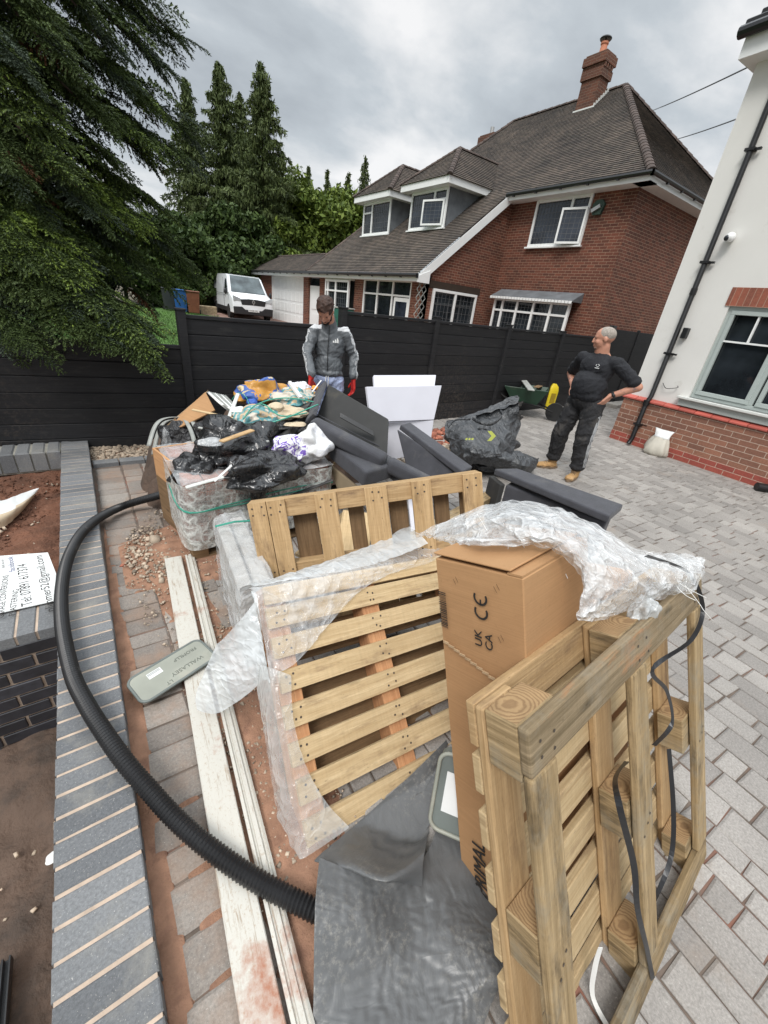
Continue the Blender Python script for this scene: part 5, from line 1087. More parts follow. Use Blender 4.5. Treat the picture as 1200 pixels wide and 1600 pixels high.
def pallet_a():
    F0 = frame(R(-28.6), R(-14.64), R(11.2)); O = Vector((.512, 1.744, .711)) - Vector((F0[0][2], F0[1][2], F0[2][2]))*.76; U, V = 1.165, .76; Mx = frame(R(-28.6), R(-14.64), R(11.2), O)
    t = thing('wooden_pallet', 'golden pine pallet standing on edge behind the film-wrapped one', 'pallet', M=Mx, group='pallets'); I = Matrix.Identity(4)
    def bd(nm, *a, mat='wood_warm', bev=.003): g = MB(); g.board(I, *a); return g.build(nm, M[mat], t, bevel=bev, seg=2)
    for a, b in ((0, .085), (.089, .175), (.32, .425), (.565, .675), (.80, .90), (1.065, 1.165)):
        g = MB(); g.board(I, a, b, 0, .02, 0, V-.004); nails(g, [((a+b)/2+dx, z) for dx in (-.025, .02) for z in (V-.03, V-.065, .36, .40)], -.0015, .005); g.build('deck_board', [M['wood_warm'], M['nail']], t)
    for z in (.0, .33, V-.095): bd('stringer', 0, U, .0205, .095, z, z+.092)
    for a, b in ((.0, .09), (.19, .31), (.475, .555), (.69, .785), (.93, 1.01), (1.07, 1.165)): bd('under_board', a, b, .0955, .115, 0, V-.006, mat='wood_brown')
    return t
PA = pallet_a()
def tall_box():
    a, b, c = .234, .331, 1.168; Mx = frame(R(6.3), R(-19.25), R(-.4), (.748, .042, 0)); t = thing('cardboard_box', 'tall brown cardboard box with printed marks, leaning between the pallets', 'box', M=Mx)
    n = 14; g = MB()
    def pt(u, y, z):        # sides slightly dented
        q = Vector((u*3, y*3, z*3)); k = .006*noise.noise(q*2); return Vector((u+k*(1 if abs(u) < 1e-6 else -.5), y+k*.6, z))
    zs = [c*i/n for i in range(n+1)]; ring = [(0, a), (0, a/2), (0, -.03), (b/2, -.03), (b, -.03), (b, a), (b/2, a)]
    vs = [pt(u, y, z) for z in zs for (u, y) in ring]; m = len(ring); fs = [(i*m+k, (i+1)*m+k, (i+1)*m+(k+1) % m, i*m+(k+1) % m) for i in range(n) for k in range(m)]; fs.append(tuple(range((n)*m, (n+1)*m))); g.mesh(vs, fs)
    body = g.build('box_body', M['card'], t, bevel=.003, merge=True)
    g = MB(); g.box(-.003, b+.002, .0, a+.003, c+.010, c+.016); g.build('lid_flap', M['card'], t, bevel=.002); g = MB(); g.box(.0, b, -.028, .01, c+.001, c+.006); g.build('under_flap', M['card'], t)
    # printed marks on the side facing left (reads bottom to top)
    P = lambda y, z, x=-.0085: Matrix(((0, 0, -1, x), (0, 1, 0, y), (1, 0, 0, z), (0, 0, 0, 1)))
    g = MB()
    def arc(cx, cy, r, a0, a1, w, Mt):
        n_ = 18; vs = []
        for k in range(n_+1):
            th = a0+(a1-a0)*k/n_
            for rr in (r-w/2, r+w/2): vs.append(Mt@Vector((cx+rr*math.cos(th), cy+rr*math.sin(th), 0)))
        g.mesh(vs, [(2*k, 2*k+1, 2*k+3, 2*k+2) for k in range(n_)])
    Mt = P(.085, 1.055); arc(0, 0, .018, R(60), R(300), .006, Mt); arc(.038, 0, .018, R(60), R(300), .006, Mt); g.mesh([Mt@Vector(p) for p in ((.020, -.0025, 0), (.034, -.0025, 0), (.034, .0025, 0), (.020, .0025, 0))], [(0, 1, 2, 3)])
    g.build('ce_mark', M['ink'], t); g = MB(); text_mesh(g, 'UK', P(.088, .955), .031, sx=1.1); text_mesh(g, 'CA', P(.056, .955), .031, sx=1.1)
    g.build('ukca_mark', M['ink'], t); g = MB(); text_mesh(g, 'PRIMAL', P(.125, .07), .068, sx=.95); g.build('printed_name', M['ink'], t); g = MB()
    rs = random.Random(3); z = .0
    while z < .105: w = rs.choice((.0012, .002, .0032)); q = P(.200, .97+z); g.mesh([q@Vector(p) for p in ((0, -.0, 0), (w, 0, 0), (w, .026, 0), (0, .026, 0))], [(0, 1, 2, 3)]); z += w+rs.choice((.0015, .0025))
    g.build('barcode', M['ink'], t)
    g = MB(); 
    for j in range(4):
        z = .33+rs.uniform(0, .02); y0 = .10-j*.022
        while z < (.47 if j else .41): w = rs.uniform(.006, .016); q = P(y0, z); g.mesh([q@Vector(p) for p in ((0, 0, 0), (w, 0, 0), (w, .007, 0), (0, .007, 0))], [(0, 1, 2, 3)]); z += w+.004
    for (y, z) in ((.16, 1.11), (.035, 1.12), (.03, .99)):
        for d in (0, .008): q = P(y-d, z+d); g.mesh([q@Vector(p) for p in ((0, 0, 0), (.014, .008, 0), (.014, .0095, 0), (0, .0015, 0))], [(0, 1, 2, 3)])
    g.build('small_print', M['ink_brown'], t)
    g = MB(); g.box(-.0105, -.009, -.005, .068, .03, .165); lb = g.build('paper_label', M['paper'], t); g = MB(); g.box(-.0115, -.0106, .0, .03, .045, .10); 
    for k in range(9): g.box(-.0115, -.0106, .036+k*.0033, .038+k*.0033, .05, .15)
    g.build('label_print', M['ink'], lb)
    g = MB()              # torn crease across the box side
    for k in range(14): y = a-.012-k*.0185; z = .925-.0055*k; g.box(-.0092, -.006, y-.019, y, z-.0055-.0008*rs.random(), z+.0006)
    g.build('torn_crease', M['card_edge'], t)
    # seam tape along the top arris, faint print on the flap
    g = MB(); Mt = Matrix(((0, -1, 0, .23), (1, 0, 0, .08), (0, 0, 1, c+.0166), (0, 0, 0, 1)))
    for k in range(40): x = rs.uniform(0, .12); y = rs.uniform(-.03, .09); w = rs.uniform(.004, .014); g.mesh([Mt@Vector(p) for p in ((x, y, 0), (x+w, y+.002, 0), (x+w*.8, y+.005, 0), (x, y+.003, 0))], [(0, 1, 2, 3)])
    g.build('flap_print', M['ink_brown'], t)
    return t
TB = tall_box()
def small_box():
    Mx = frame(R(6.3), R(-19.25), R(-.4), (.748, .042, 0)); t = thing('cardboard_box', 'plain cardboard box behind the top rail of the nearest pallet, under the scrunched film', 'box', M=Mx@Matrix.Translation((.37, -.03, 0)))
    g = MB(); g.box(0, .30, .0, .20, .0, .97); g.build('box_body', M['card'], t, bevel=.004); g = MB(); g.box(.02, .17, -.02, .2, .972, .978); g.build('lid_flap', M['card'], t)
small_box()
def basin():
    p = onz(722, 1232, .24); Mx = frame(R(-58), R(-22), R(6), p); t = thing('plastic_tray', 'grey plastic tray with a paper label, squeezed behind the tall box', 'tray', M=Mx)
    g = MB(); P = []; w, h, r = .17, .27, .035
    for cx, cz, a0 in ((w-r, h-r, 0), (r, h-r, 90), (r, r, 180), (w-r, r, 270)):
        for k in range(6): a = R(a0+k*18); P.append((cx+r*math.cos(a), cz+r*math.sin(a)))
    o = Matrix.Translation((-w/2, 0, -h*.62)); g.prism(P, .0, .04, 0, o); b_ = g.build('tray_body', M['lid_rim'], t, bevel=.003); g = MB(); g.tube([o@Vector((x, -.004, z)) for x, z in P+[P[0]]], .007, 6, cap=False); g.build('rim', M['lid'], t, smooth=True)
    g = MB(); g.box(-.055, .055, -.003, -.001, -.10, .04); g.build('paper_label', M['paper'], t)
basin()
# straps hanging on the nearest pallet
def strap(name, lab, pts, w, mat, tw=0.6):
    P = catmull(pts, 8); g = MB(); vs = []; K = len(P)
    for i, p in enumerate(P):
        d = (P[min(i+1, K-1)]-P[max(i-1, 0)]).normalized(); s = d.cross(RT.lerp(Vector((0, 0, 1)), .15*math.sin(i*.25*tw)+.1)).cross(d).normalized(); s = (s+d.cross(s)*.5*math.sin(i*.18*tw)).normalized()*w/2; vs += [p-s, p+s]
    g.mesh(vs, [(2*i, 2*i+1, 2*i+3, 2*i+2) for i in range(K-1)]); o = g.build(name, M[mat]); m = o.modifiers.new('thick', 'SOLIDIFY'); m.thickness = .0008; tag(o, lab, 'strap'); return o
PMx = frame(R(4.22), R(-23.18), R(-.9), (.536, -.23, 0)); Yp = lambda px, py, y: onpl(px, py, PMx@Vector((0, y, 0)), (PMx.to_3x3()@Vector((0, 1, 0))))
strap('packing_strap', 'black strap looping down from the top right corner of the nearest pallet', [Yp(1010, 868, .02), Yp(1075, 895, -.01), Yp(1098, 950, -.012), Yp(1080, 1000, -.012), Yp(1020, 1045, .02), Yp(1042, 1080, .03), Yp(1050, 1130, .03), Yp(1022, 1165, .03)], .012, 'black_strap')
strap('packing_strap', 'long black strap twisting down the middle of the nearest pallet', [Yp(980, 1190, .06), Yp(962, 1215, .03), Yp(968, 1260, -.01), Yp(990, 1350, -.012), Yp(996, 1420, -.012), Yp(1010, 1480, -.01), Yp(1020, 1530, -.006)], .015, 'black_strap')
strap('packing_strap', 'black strap curving down inside the right side of the nearest pallet', [Yp(1045, 1170, .03), Yp(1052, 1260, .02), Yp(1050, 1330, .02), Yp(1032, 1385, .03), Yp(985, 1480, .10), Yp(940, 1560, .09)], .013, 'black_strap')
strap('packing_strap', 'white strap lying on the paving under the nearest pallet', [onz(938, 1480, .18), onz(930, 1510, .10), onz(926, 1555, .02), onz(950, 1605, .012), onz(980, 1650, .012)], .012, 'white_plastic')
# ---- grey damp-proof sheet in front of the pallets
NB = Matrix(frame(R(3.86), R(-45.2), R(-8.26), (.314, .582, 0))); nB = NB.to_3x3()@Vector((0, 1, 0)); Bp = lambda px, py, y=-.02: onpl(px, py, NB@Vector((0, y, 0)), nB)
oB = obb(NB, 0, .99, 0, .14, 0, .893); oBox = obb(frame(R(6.3), R(-19.25), R(-.4), (.748, .042, 0)), 0, .331, -.03, .234, 0, 1.17); oC = obb(PMx, 0, .986, .0, .145, 0, 1.069)
def membrane():
    t = thing('grey_membrane', 'crumpled sheet of grey polythene on the ground below the leaning pallets', 'plastic sheet', (.45, .35, 0))
    z = lambda *a: onz(*a)
    rows = [[z(500,1338,.13), z(560,1362,.12), z(625,1375,.09), z(668,1330,.06), z(700,1268,.06), z(742,1330,.04)],
            [z(494,1400,.145), z(565,1415,.12), z(630,1410,.05), z(700,1400,.04), z(745,1410,.035), z(782,1440,.025)],
            [z(492,1450,.13), z(570,1470,.085), z(640,1465,.035), z(710,1460,.05), z(760,1470,.05), z(790,1500,.03)],
            [z(491,1540,.06), z(575,1545,.03), z(645,1545,.02), z(715,1535,.04), z(762,1525,.06), z(786,1530,.06)],
            [z(489,1620,.02), z(575,1630,.02), z(650,1620,.02), z(712,1590,.03), z(745,1570,.03), z(772,1560,.03)],
            [z(487,1740,.01), z(575,1750,.01), z(640,1730,.01), z(690,1680,.01), z(720,1650,.01), z(745,1630,.01)]]
    X = sheet(rows, 22, 1.03, 60, .0005, [oB], 0, .006, .07, seed=4, jit=.003); part(sheet_obj('ground_sheet', X, M['dpm'], None, .0012), t)
    rows = [[Bp(697,1156,-.03), Bp(698,1158,-.03), Bp(699,1160,-.03), Bp(700,1162,-.03)],
            [Bp(640,1212,-.025), Bp(658,1215,-.035), Bp(672,1218,-.04), Bp(688,1215,-.03)],
            [Bp(565,1280,-.02), Bp(605,1285,-.045), Bp(640,1290,-.06), Bp(678,1280,-.03)],
            [z(497,1338,.08), z(548,1348,.13), z(606,1368,.16), z(664,1330,.13)],
            [z(500,1345,.07), z(552,1362,.09), z(612,1376,.10), z(660,1384,.08)]]
    X = sheet(rows, 20, 1.02, 50, .0003, [oB], 0, .006, .10, seed=6, jit=.002); part(sheet_obj('folded_flap', X, M['dpm'], None, .0012), t)
membrane()
# ---- film over the slatted pallet
def film_b():
    t = thing('plastic_film', 'clear milky polythene draped over the top and left side of the slatted pallet', 'plastic film', NB@Vector((0, 0, .5))); L = lambda x, y, z: NB@Vector((x, y, z))
    rows = [[L(-.05, .20, .80), L(.15, .22, .86), L(.4, .22, .92), L(.6, .20, .97), L(.8, .20, 1.0), L(1.0, .20, 1.0)],
            [L(-.045, .15, .89), L(.15, .13, .93), L(.4, .12, .97), L(.6, .11, .985), L(.8, .11, .99), L(1.0, .1, .99)],
            [L(-.04, .05, .91), L(.15, .04, .92), L(.4, .04, .935), L(.6, .04, .94), L(.8, .04, .94), L(1.0, .04, .94)],
            [L(-.035, -.012, .88), L(.15, -.018, .885), L(.4, -.02, .885), L(.6, -.02, .90), L(.8, -.02, .91), L(1.0, -.02, .91)],
            [L(-.03, -.016, .75), L(.12, -.02, .765), L(.33, -.022, .80), L(.5, -.02, .85), L(.7, -.02, .88), L(.9, -.02, .89)],
            [L(-.03, -.016, .58), L(.08, -.022, .61), L(.22, -.022, .70), L(.38, -.02, .80), L(.55, -.02, .85), L(.8, -.02, .87)]]
    X = sheet(rows, 22, 1.05, 45, .0005, [oB], 0, .005, .05, seed=8, jit=.003); part(sheet_obj('top_drape', X, M['film']), t)
    # milky roll along the back of the top edge
    rows = [[L(-.03, .20, .90), L(.2, .22, .93), L(.45, .22, .965), L(.65, .20, 1.01), L(.85, .2, 1.06)], [L(-.04, .16, .93), L(.2, .15, .96), L(.45, .15, 1.0), L(.65, .14, 1.04), L(.85, .13, 1.10)], [L(-.03, .06, .925), L(.2, .05, .935), L(.45, .05, .955), L(.65, .05, .98), L(.85, .04, 1.02)], [L(-.02, .02, .91), L(.2, .01, .905), L(.45, .01, .91), L(.65, .01, .93), L(.85, .0, .97)]]
    X = sheet(rows, 22, 1.07, 45, .0004, [oB], 0, .008, .05, seed=9, jit=.003); part(sheet_obj('back_roll', X, M['film_milky']), t)
    z = onz
    rows = [[L(-.03, .05, .90), z(402, 930, .60), z(385, 955, .55), z(368, 975, .50), z(350, 995, .44), z(338, 1005, .40)],
            [L(-.035, .0, .80), z(408, 985, .50), z(385, 1005, .44), z(360, 1025, .36), z(335, 1045, .28), z(318, 1050, .25)],
            [L(-.035, -.01, .66), z(410, 1030, .43), z(385, 1050, .35), z(358, 1065, .27), z(330, 1080, .19), z(306, 1085, .15)],
            [L(-.035, -.012, .56), z(412, 1060, .36), z(390, 1080, .27), z(362, 1100, .17), z(335, 1113, .11), z(308, 1108, .08)]]
    X = sheet(rows, 20, 1.05, 45, .0006, [oB], 0, .01, .08, seed=10, jit=.003); part(sheet_obj('side_wing', X, M['film_milky']), t)
    rows = [[L(-.05, .12, .62), L(-.045, .03, .62), L(-.02, -.02, .60), L(.04, -.022, .56)], [L(-.05, .12, .45), L(-.05, .03, .45), L(-.025, -.022, .44), L(.02, -.024, .42)], [L(-.05, .12, .28), L(-.05, .03, .28), L(-.02, -.024, .27), L(.035, -.024, .26)], [L(-.05, .12, .12), L(-.05, .02, .13), L(-.015, -.026, .13), L(.08, -.026, .13)], [L(-.04, .08, .01), L(-.04, .0, .015), L(-.01, -.03, .02), L(.14, -.03, .03)]]
    X = sheet(rows, 18, 1.035, 45, .0004, [oB], .0, .006, .08, seed=11, jit=.003); part(sheet_obj('edge_wrap', X, M['film_edge']), t)
film_b()
def film_c():
    t = thing('plastic_film', 'scrunched heap of clear crinkled film on top of the tall box and nearest pallet', 'plastic film', onz(900, 850, 1.05)); z = onz
    rows = [[z(652,836,.84), z(770,790,1.0), z(850,792,1.02), z(925,822,1.04), z(995,862,1.05), z(1060,868,1.03), z(1100,876,.99)],
            [z(672,838,.90), z(795,812,1.13), z(865,818,1.14), z(935,848,1.12), z(1000,885,1.08), z(1058,885,1.05), z(1099,888,1.02)],
            [z(690,846,.96), z(820,838,1.15), z(885,850,1.16), z(935,885,1.12), z(1000,905,1.08), z(1050,902,1.05), z(1097,900,1.015)],
            [z(735,849,1.09), z(845,852,1.14), z(902,878,1.14), z(925,925,1.08), z(985,932,1.05), z(1040,922,1.03), z(1090,912,1.0)],
            [z(775,850,1.125), z(860,856,1.13), z(910,905,1.10), z(905,965,1.03), z(960,962,1.0), z(1020,938,1.0), z(1085,925,.98)]]
    for k, (st, sd, jj) in enumerate(((1.14, 21, .006), (1.10, 22, .008))):
        X = sheet(rows, 17, st, 40, .0002, [oBox, oC], 0, .006, .05, seed=sd, jit=jj); X[..., 2] += .012*k; part(sheet_obj('film_layer', X, M['film_crinkle']), t)
    rs = random.Random(9)
    for k in range(26):                                 # drawn-out white strands of the film
        u = rs.random(); x = 720+370*u; y = 800+95*u+rs.uniform(-10, 25); p = z(x, y, 1.13-.06*u); pts = [p]
        for j in range(3): p = p+Vector((rs.uniform(-.02, .025), rs.uniform(-.04, .01), rs.uniform(-.03, .005))); pts.append(p)
        g = MB(); g.tube(catmull(pts, 5), .0008, 4); part(g.build('film_strand', M['white_plastic'], smooth=True), t)
    o = crumple('foil_scrap', onz(1005, 955, .97), (.04, .03, .06), M['film_milky'], None, 4, 1.3, 25, 31); part(o, t)
film_c()
# ---- boards, lid, hose, sign
def white_boards():
    A = onz(257, 874, .03); B = onz(375, 1600, .03); d = (B-A); yaw = math.atan2(-d.y, -d.x); Mx = Matrix.Translation(B.lerp(A, -.25))@Matrix.Rotation(yaw, 4, 'Z'); Mx[2][3] = .018; L = d.length*1.25
    t = thing('white_board', 'wide old white board with peeling paint lying on the ground past the lid', 'board', M=Mx); g = MB(); g.box(0, L, -.098, 0, 0, .020); g.build('board', M['white_board'], t, bevel=.003)
    Mx2 = Mx@Matrix.Translation((0, -.106, 0)); t = thing('white_moulding', 'narrow grooved white moulding lying against the wide white board', 'board', M=Mx2@Matrix.Rotation(R(-.3), 4, 'Z')); g = MB(); pr = [(0, 0), (0, .016), (-.010, .018), (-.013, .010), (-.018, .010), (-.020, .019), (-.034, .019), (-.037, .010), (-.042, .010), (-.045, .016), (-.052, .012), (-.052, 0)]
    Q = Matrix(((0, 1, 0, 0), (1, 0, 0, 0), (0, 0, 1, 0), (0, 0, 0, 1))); g.prism(pr, 0, L, 0, Q); g.build('moulding', M['white_board'], t)
white_boards()
def lid():
    c = (onz(205,1050,.05)+onz(325,1040,.05)+onz(315,1003,.05)+onz(228,1100,.05))/4; a = onz(228,1100,.05); b = onz(325,1040,.05); yaw = math.atan2(b.y-a.y, b.x-a.x); Mx = Matrix.Translation(c)@Matrix.Rotation(yaw, 4, 'Z')@Matrix.Rotation(R(-3), 4, 'Y'); t = thing('plastic_cover', 'grey-green rounded rectangular lid with raised letters lying on the white board', 'lid', M=Mx)
    w, h, r = .335, .165, .035; P = []
    for cx, cz, a0 in ((w/2-r, h/2-r, 0), (-w/2+r, h/2-r, 90), (-w/2+r, -h/2+r, 180), (w/2-r, -h/2+r, 270)):
        for k in range(7): q = R(a0+k*15); P.append((cx+r*math.cos(q), cz+r*math.sin(q)))
    Q = Matrix(((1, 0, 0, 0), (0, 0, 1, 0), (0, 1, 0, 0), (0, 0, 0, 1))); g = MB(); g.prism(P, -.006, .006, 0, Q); g.build('lid_plate', M['lid'], t); g = MB(); g.tube([(x, z, .004) for x, z in P+P[:1]], .0065, 6, cap=False); g.build('rim', M['lid_rim'], t, smooth=True)
    g = MB(); text_mesh(g, 'WALLASEY', Matrix.Translation((.125, -.022, .0062))@Matrix.Rotation(R(180), 4, 'Z'), .030, align='LEFT'); text_mesh(g, 'LT', Matrix.Translation((-.03, -.05, .0062))@Matrix.Rotation(R(180), 4, 'Z'), .026); text_mesh(g, 'FROMLLP', Matrix.Translation((.13, .045, .0062))@Matrix.Rotation(R(180), 4, 'Z'), .026); g.build('raised_letters', M['emboss'], t)
    g = MB(); g.box(-.095, -.035, .018, .052, .006, .0068); lb = g.build('sticker', M['paper'], t); g = MB()
    for k in range(12): g.box(-.092+k*.0044, -.0905+k*.0044, .034, .049, .0068, .0074)
    g.build('barcode', M['ink'], lb)
lid()
def hose():
    C_ = [onz(330,738,.55), onz(300,752,.40), onz(268,768,.20), onz(200,788,.07), onz(160,806,.075), onz(130,830,.125), onz(108,868,.13), onz(97,915,.13), onz(97,975,.13), onz(112,1050,.13), onz(135,1100,.13), onz(165,1148,.125), onz(195,1190,.115), onz(232,1233,.095), onz(275,1280,.08), onz(330,1327,.07), onz(400,1375,.055), onz(490,1422,.050), onz(520,1436,.048)]
    P = catmull(C_, 30); Q = [P[0]]; st = .0065; acc = 0
    for a, b in zip(P, P[1:]):
        l = (b-a).length; s = st-acc
        while s < l: Q.append(a.lerp(b, s/l)); s += st
        acc = (acc+l) % st if l+acc >= st else acc+l
    near = [(i % 2 == 0) for i in range(len(Q))]; r = [.0300 if k else .0252 for k in near]; g = MB(); g.tube(Q, r, 20); tag(g.build('corrugated_hose', M['hose']), 'thick black corrugated drainage hose curving along the low wall', 'hose')
hose()
def sign():
    z = .088; Mx = Matrix.Translation((-.37, 2.44, z)); t = thing('sign_board', 'white printed builder sign lying on the blue brick cross wall', 'sign', M=Mx)
    w = lambda p: p-Vector((-.37, 2.44, z)); tr, cc, br, tl, bl = onz(75,864,z), onz(88,897,z), onz(84,940,z), onz(-120,878,z), onz(-120,985,z); P = [w(p) for p in (tr, cc, br, bl, tl)]
    g = MB(); g.mesh([(p.x, p.y, 0) for p in P]+[(p.x, p.y, .004) for p in P], [(0,1,2,3,4), (9,8,7,6,5)]+[(i, (i+1) % 5, 5+(i+1) % 5, 5+i) for i in range(5)]); g.build('panel', M['paper'], t, merge=True)
    def tx(s, px, py, px2, py2, size=None, ink=M['ink']):
        """text whose baseline runs between two sighted points of the board"""
        a = w(onz(px, py, z)); b_ = w(onz(px2, py2, z)); d = Vector((b_.x-a.x, b_.y-a.y, 0)); L = d.length; d.normalize(); up = Vector((0, 0, 1)).cross(d); g2 = MB(); text_mesh(g2, s, Matrix.Identity(4), 1.0, ex=0); wd = max(v[0] for v in g2.v); sz = size or .04; k = L/(wd*sz)
        Mt = Matrix(((d.x, up.x, 0, a.x), (d.y, up.y, 0, a.y), (0, 0, 1, .0046), (0, 0, 0, 1))); gg = MB(); gg.mesh([Mt@Vector((v[0]*sz*k, v[1]*sz, 0)) for v in g2.v], [tuple(f) for f in g2.f]); gg.build('lettering', ink, t)
    tx('Tel: 07891 617374', 51, 945, 42, 881, .062); tx('plimmer52@gmail.com', 86, 955, 66, 868, .052); tx('PLASTERING', 24, 962, 30, 921, .036); tx('GARAGE CONVERSIONS', 6, 966, 14, 899, .036); tx('RENOVATIONS', -16, 968, 3, 921, .036); tx('find us on', 8, 888, 6, 875, .020); tx('facebook', 24, 893, 20, 870, .036, basic('navy_ink', (.02, .03, .16), .6, bump=0))
sign()
def paper_sack():
    z = onz; rows = [[z(-60,790,.02), z(0,780,.03), z(40,768,.03), z(60,762,.06)], [z(-60,815,.05), z(0,800,.06), z(35,785,.03), z(60,766,.0)], [z(-60,835,.0), z(0,822,-.05), z(30,805,-.06), z(50,785,-.06)]]
    rows = [[p-Vector((0,0,.13)) for p in r] for r in rows]; rows = [[z(-90,800,-.08), z(0,782,-.06), z(35,770,-.07), z(60,762,-.06)], [z(-90,825,-.04), z(0,803,-.03), z(34,788,-.05), z(56,770,-.09)], [z(-90,850,-.10), z(0,824,-.11), z(26,806,-.11), z(48,782,-.12)]]
    X = sheet(rows, 10, 1.03, 30, .0005, [], -.14, .004, .1, seed=3); o = sheet_obj('paper_sack', X, [M['paper'], M['cream_sack']]); 
    n = len(o.data.polygons); o.data.polygons.foreach_set('material_index', [0 if k < n*.45 else 1 for k in range(n)]); tag(o, 'torn white and brown paper sack lying on the red soil bed', 'sack')
paper_sack()
def channel():
    t = thing('plastic_channel', 'black plastic drainage channel end at the bottom left corner', 'drain channel', onz(8, 1560, -.55)); Mx = Matrix.Rotation(R(0), 4, 'Z'); g = MB(); g.box(-.10, .015, -.5, .10, 0, .012); g.build('channel_base', M['gutter'], t)
    for x in (-.10, -.055, -.01, .01): g = MB(); g.box(x, x+.006, -.5, .10, .012, .035); g.build('rib', M['gutter'], t, bevel=.001)
channel()
tag(crumple('paper_scrap', onz(80, 1340, -.585), (.022, .026, .006), M['paper'], None, 3, 1.1, 10, 5, ground=-.62), 'torn scrap of pale paper on the dark trodden soil', 'paper')
# ================================================================ rubbish heap
z_ = onz
def brick_pack():
    Mx = frame(R(.85), 0, 0, (.35, 2.43, 0)); t = thing('brick_pack', 'film-wrapped pack of bricks on a small pallet under the black bags', 'brick pack', M=Mx); w, d, h = .98, .73, .545
    rs = random.Random(4); g = MB()
    for x in (0, .42, .86): g.board(Matrix.Identity(4), x, x+.10, 0, d, .02, .10)
    for y in (0, d/2-.05, d-.1): g.board(Matrix.Identity(4), 0, w, y, y+.1, 0, .02)
    for y in (0, .15, .30, .45, .62): g.board(Matrix.Identity(4), 0, w, y, y+.1, .10, .12)
    g.build('base_pallet', M['wood_brown'], t, bevel=.003)
    g = MB(); z = .122
    while z < h-.06:
        x = .01
        while x < w-.1: g.box(x+rs.uniform(0,.004), x+.105, .012+rs.uniform(0, .006), .22, z, z+.068); g.box(x+rs.uniform(0,.004), x+.105, .24, .46, z, z+.068); g.box(x, x+.105, .48, d-.02, z, z+.068); x += .108
        z += .072
    g.build('bricks', basic('packed_bricks', (.27, .13, .095), .85, var=.3, island=.5, vs=9), t, bevel=.003)
    g = MB(); g.box(.30, .52, -.002, .008, .30, .42); g.box(.62, .80, -.002, .008, .18, .30); g.build('printed_card', M['gutter'], t)
    P = Matrix.Identity(4); L = lambda x, y, z: Mx@Vector((x, y, z)); o_ = obb(Mx, 0, w, 0, d, 0, h)
    rows = [[L(-.02, d, zz), L(-.03, d*.5, zz), L(-.015, -.012, zz), L(w*.25, -.02, zz), L(w*.5, -.016, zz), L(w*.75, -.02, zz), L(w+.012, -.012, zz), L(w+.02, d*.5, zz)] for zz in (.10, .22, .34, .46, h)]
    X = sheet(rows, 14, 1.012, 40, .0001, [o_], 0, .006, .10, seed=14, jit=.0015); part(sheet_obj('wrap_film', X, M['film_tint']), t)
    rows = [[L(x, y, h+.01) for x in (-.02, .2, .5, .75, 1.0)] for y in (-.02, .2, .45, d)]; X = sheet(rows, 14, 1.06, 40, 0, [o_], 0, .008, .05, seed=15, jit=.005); part(sheet_obj('top_film', X, M['film']), t)
    g = MB()
    for zz, a in ((.40, .02), (.385, .0)): g.tube(catmull([(-.02, .5, zz), (-.022, -.018, zz-a), (.25, -.024, zz-.02), (.6, -.024, zz+a), (1.0, -.02, zz+.03)], 6), .004, 4)
    g.build('green_strap', M['green_strap'], t)
brick_pack()
def concrete_pack():
    Mx = Matrix.Translation((.375, 1.42, 0))@Matrix.Rotation(R(-6), 4, 'Z'); t = thing('concrete_post_pack', 'white film-wrapped bundle of concrete lengths beside the golden pallet', 'bundle', M=Mx); g = MB()
    for k in range(2): g.box(.0+k*.075, .07+k*.075, 0, .72, .0, .44-.03*(1-k))
    g.build('concrete_lengths', M['concrete'], t, bevel=.008); L = lambda x, y, z: Mx@Vector((x, y, z)); o_ = obb(Mx, 0, .145, 0, .72, 0, .44)
    rows = [[L(-.012, y, zz) for y in (.74, .5, .25, -.01)] for zz in (.02, .15, .3, .42)]+[[L(x, y, .455) for y in (.75, .5, .25, -.015)] for x in (.04, .10, .155)]+[[L(.16, y, .30) for y in (.74, .5, .25, -.01)]]
    X = sheet(rows, 12, 1.05, 40, .0003, [o_], 0, .006, .05, seed=17, jit=.006); part(sheet_obj('wrap_film', X, M['film']), t)
    g = MB(); g.tube([(-.02, .60, .462), (.08, .60, .475), (.17, .61, .462), (.30, .62, .46)], .006, 5); g.build('green_strap', M['green_strap'], t)
concrete_pack()
def bag(name, lab, c, r, mat, seed, **kw): return tag(crumple(name, c, r, M[mat], None, kw.pop('sub', 5), kw.pop('stretch', 1.28), kw.pop('iters', 40), seed, **kw), lab, 'bag')
oP = obb(frame(R(.85), 0, 0, (.35, 2.43, 0)), 0, .98, 0, .73, 0, .545)
bag('refuse_bag', 'largest crumpled black refuse bag on top of the wrapped bricks', z_(368, 694, .66), (.26, .21, .18), 'bag_black', 51, obbs=[oP], amp=.45, stretch=1.18)
bag('refuse_bag', 'black refuse bag bunched against the left end of the wrapped bricks by the hose', z_(318, 735, .52), (.17, .14, .13), 'bag_black', 52, amp=.4)
bag('refuse_bag', 'black refuse bag lying on the front edge of the brick pack below the grey plank', z_(408, 737, .60), (.26, .15, .11), 'bag_black', 53, obbs=[oP], amp=.45, stretch=1.18)
bag('refuse_bag', 'dusty black plastic draped behind the largest refuse bag', z_(392, 672, .62), (.34, .22, .15), 'bag_black2', 54, amp=.35)
bag('refuse_bag', 'thin tail of black plastic hanging down the front of the brick pack', (.78, 2.40, .48), (.055, .03, .20), 'bag_black', 55, sub=4, flat=1, amp=.4)
bag('plastic_bag', 'white carrier bag with purple print on the right end of the brick pack', z_(452, 705, .66), (.13, .10, .11), 'sack_purple', 56, sub=4)
bag('plastic_bag', 'rumpled clear-white plastic bag beside the purple printed bag', z_(487, 700, .66), (.13, .11, .13), 'sack_white', 57, sub=5, amp=.45)
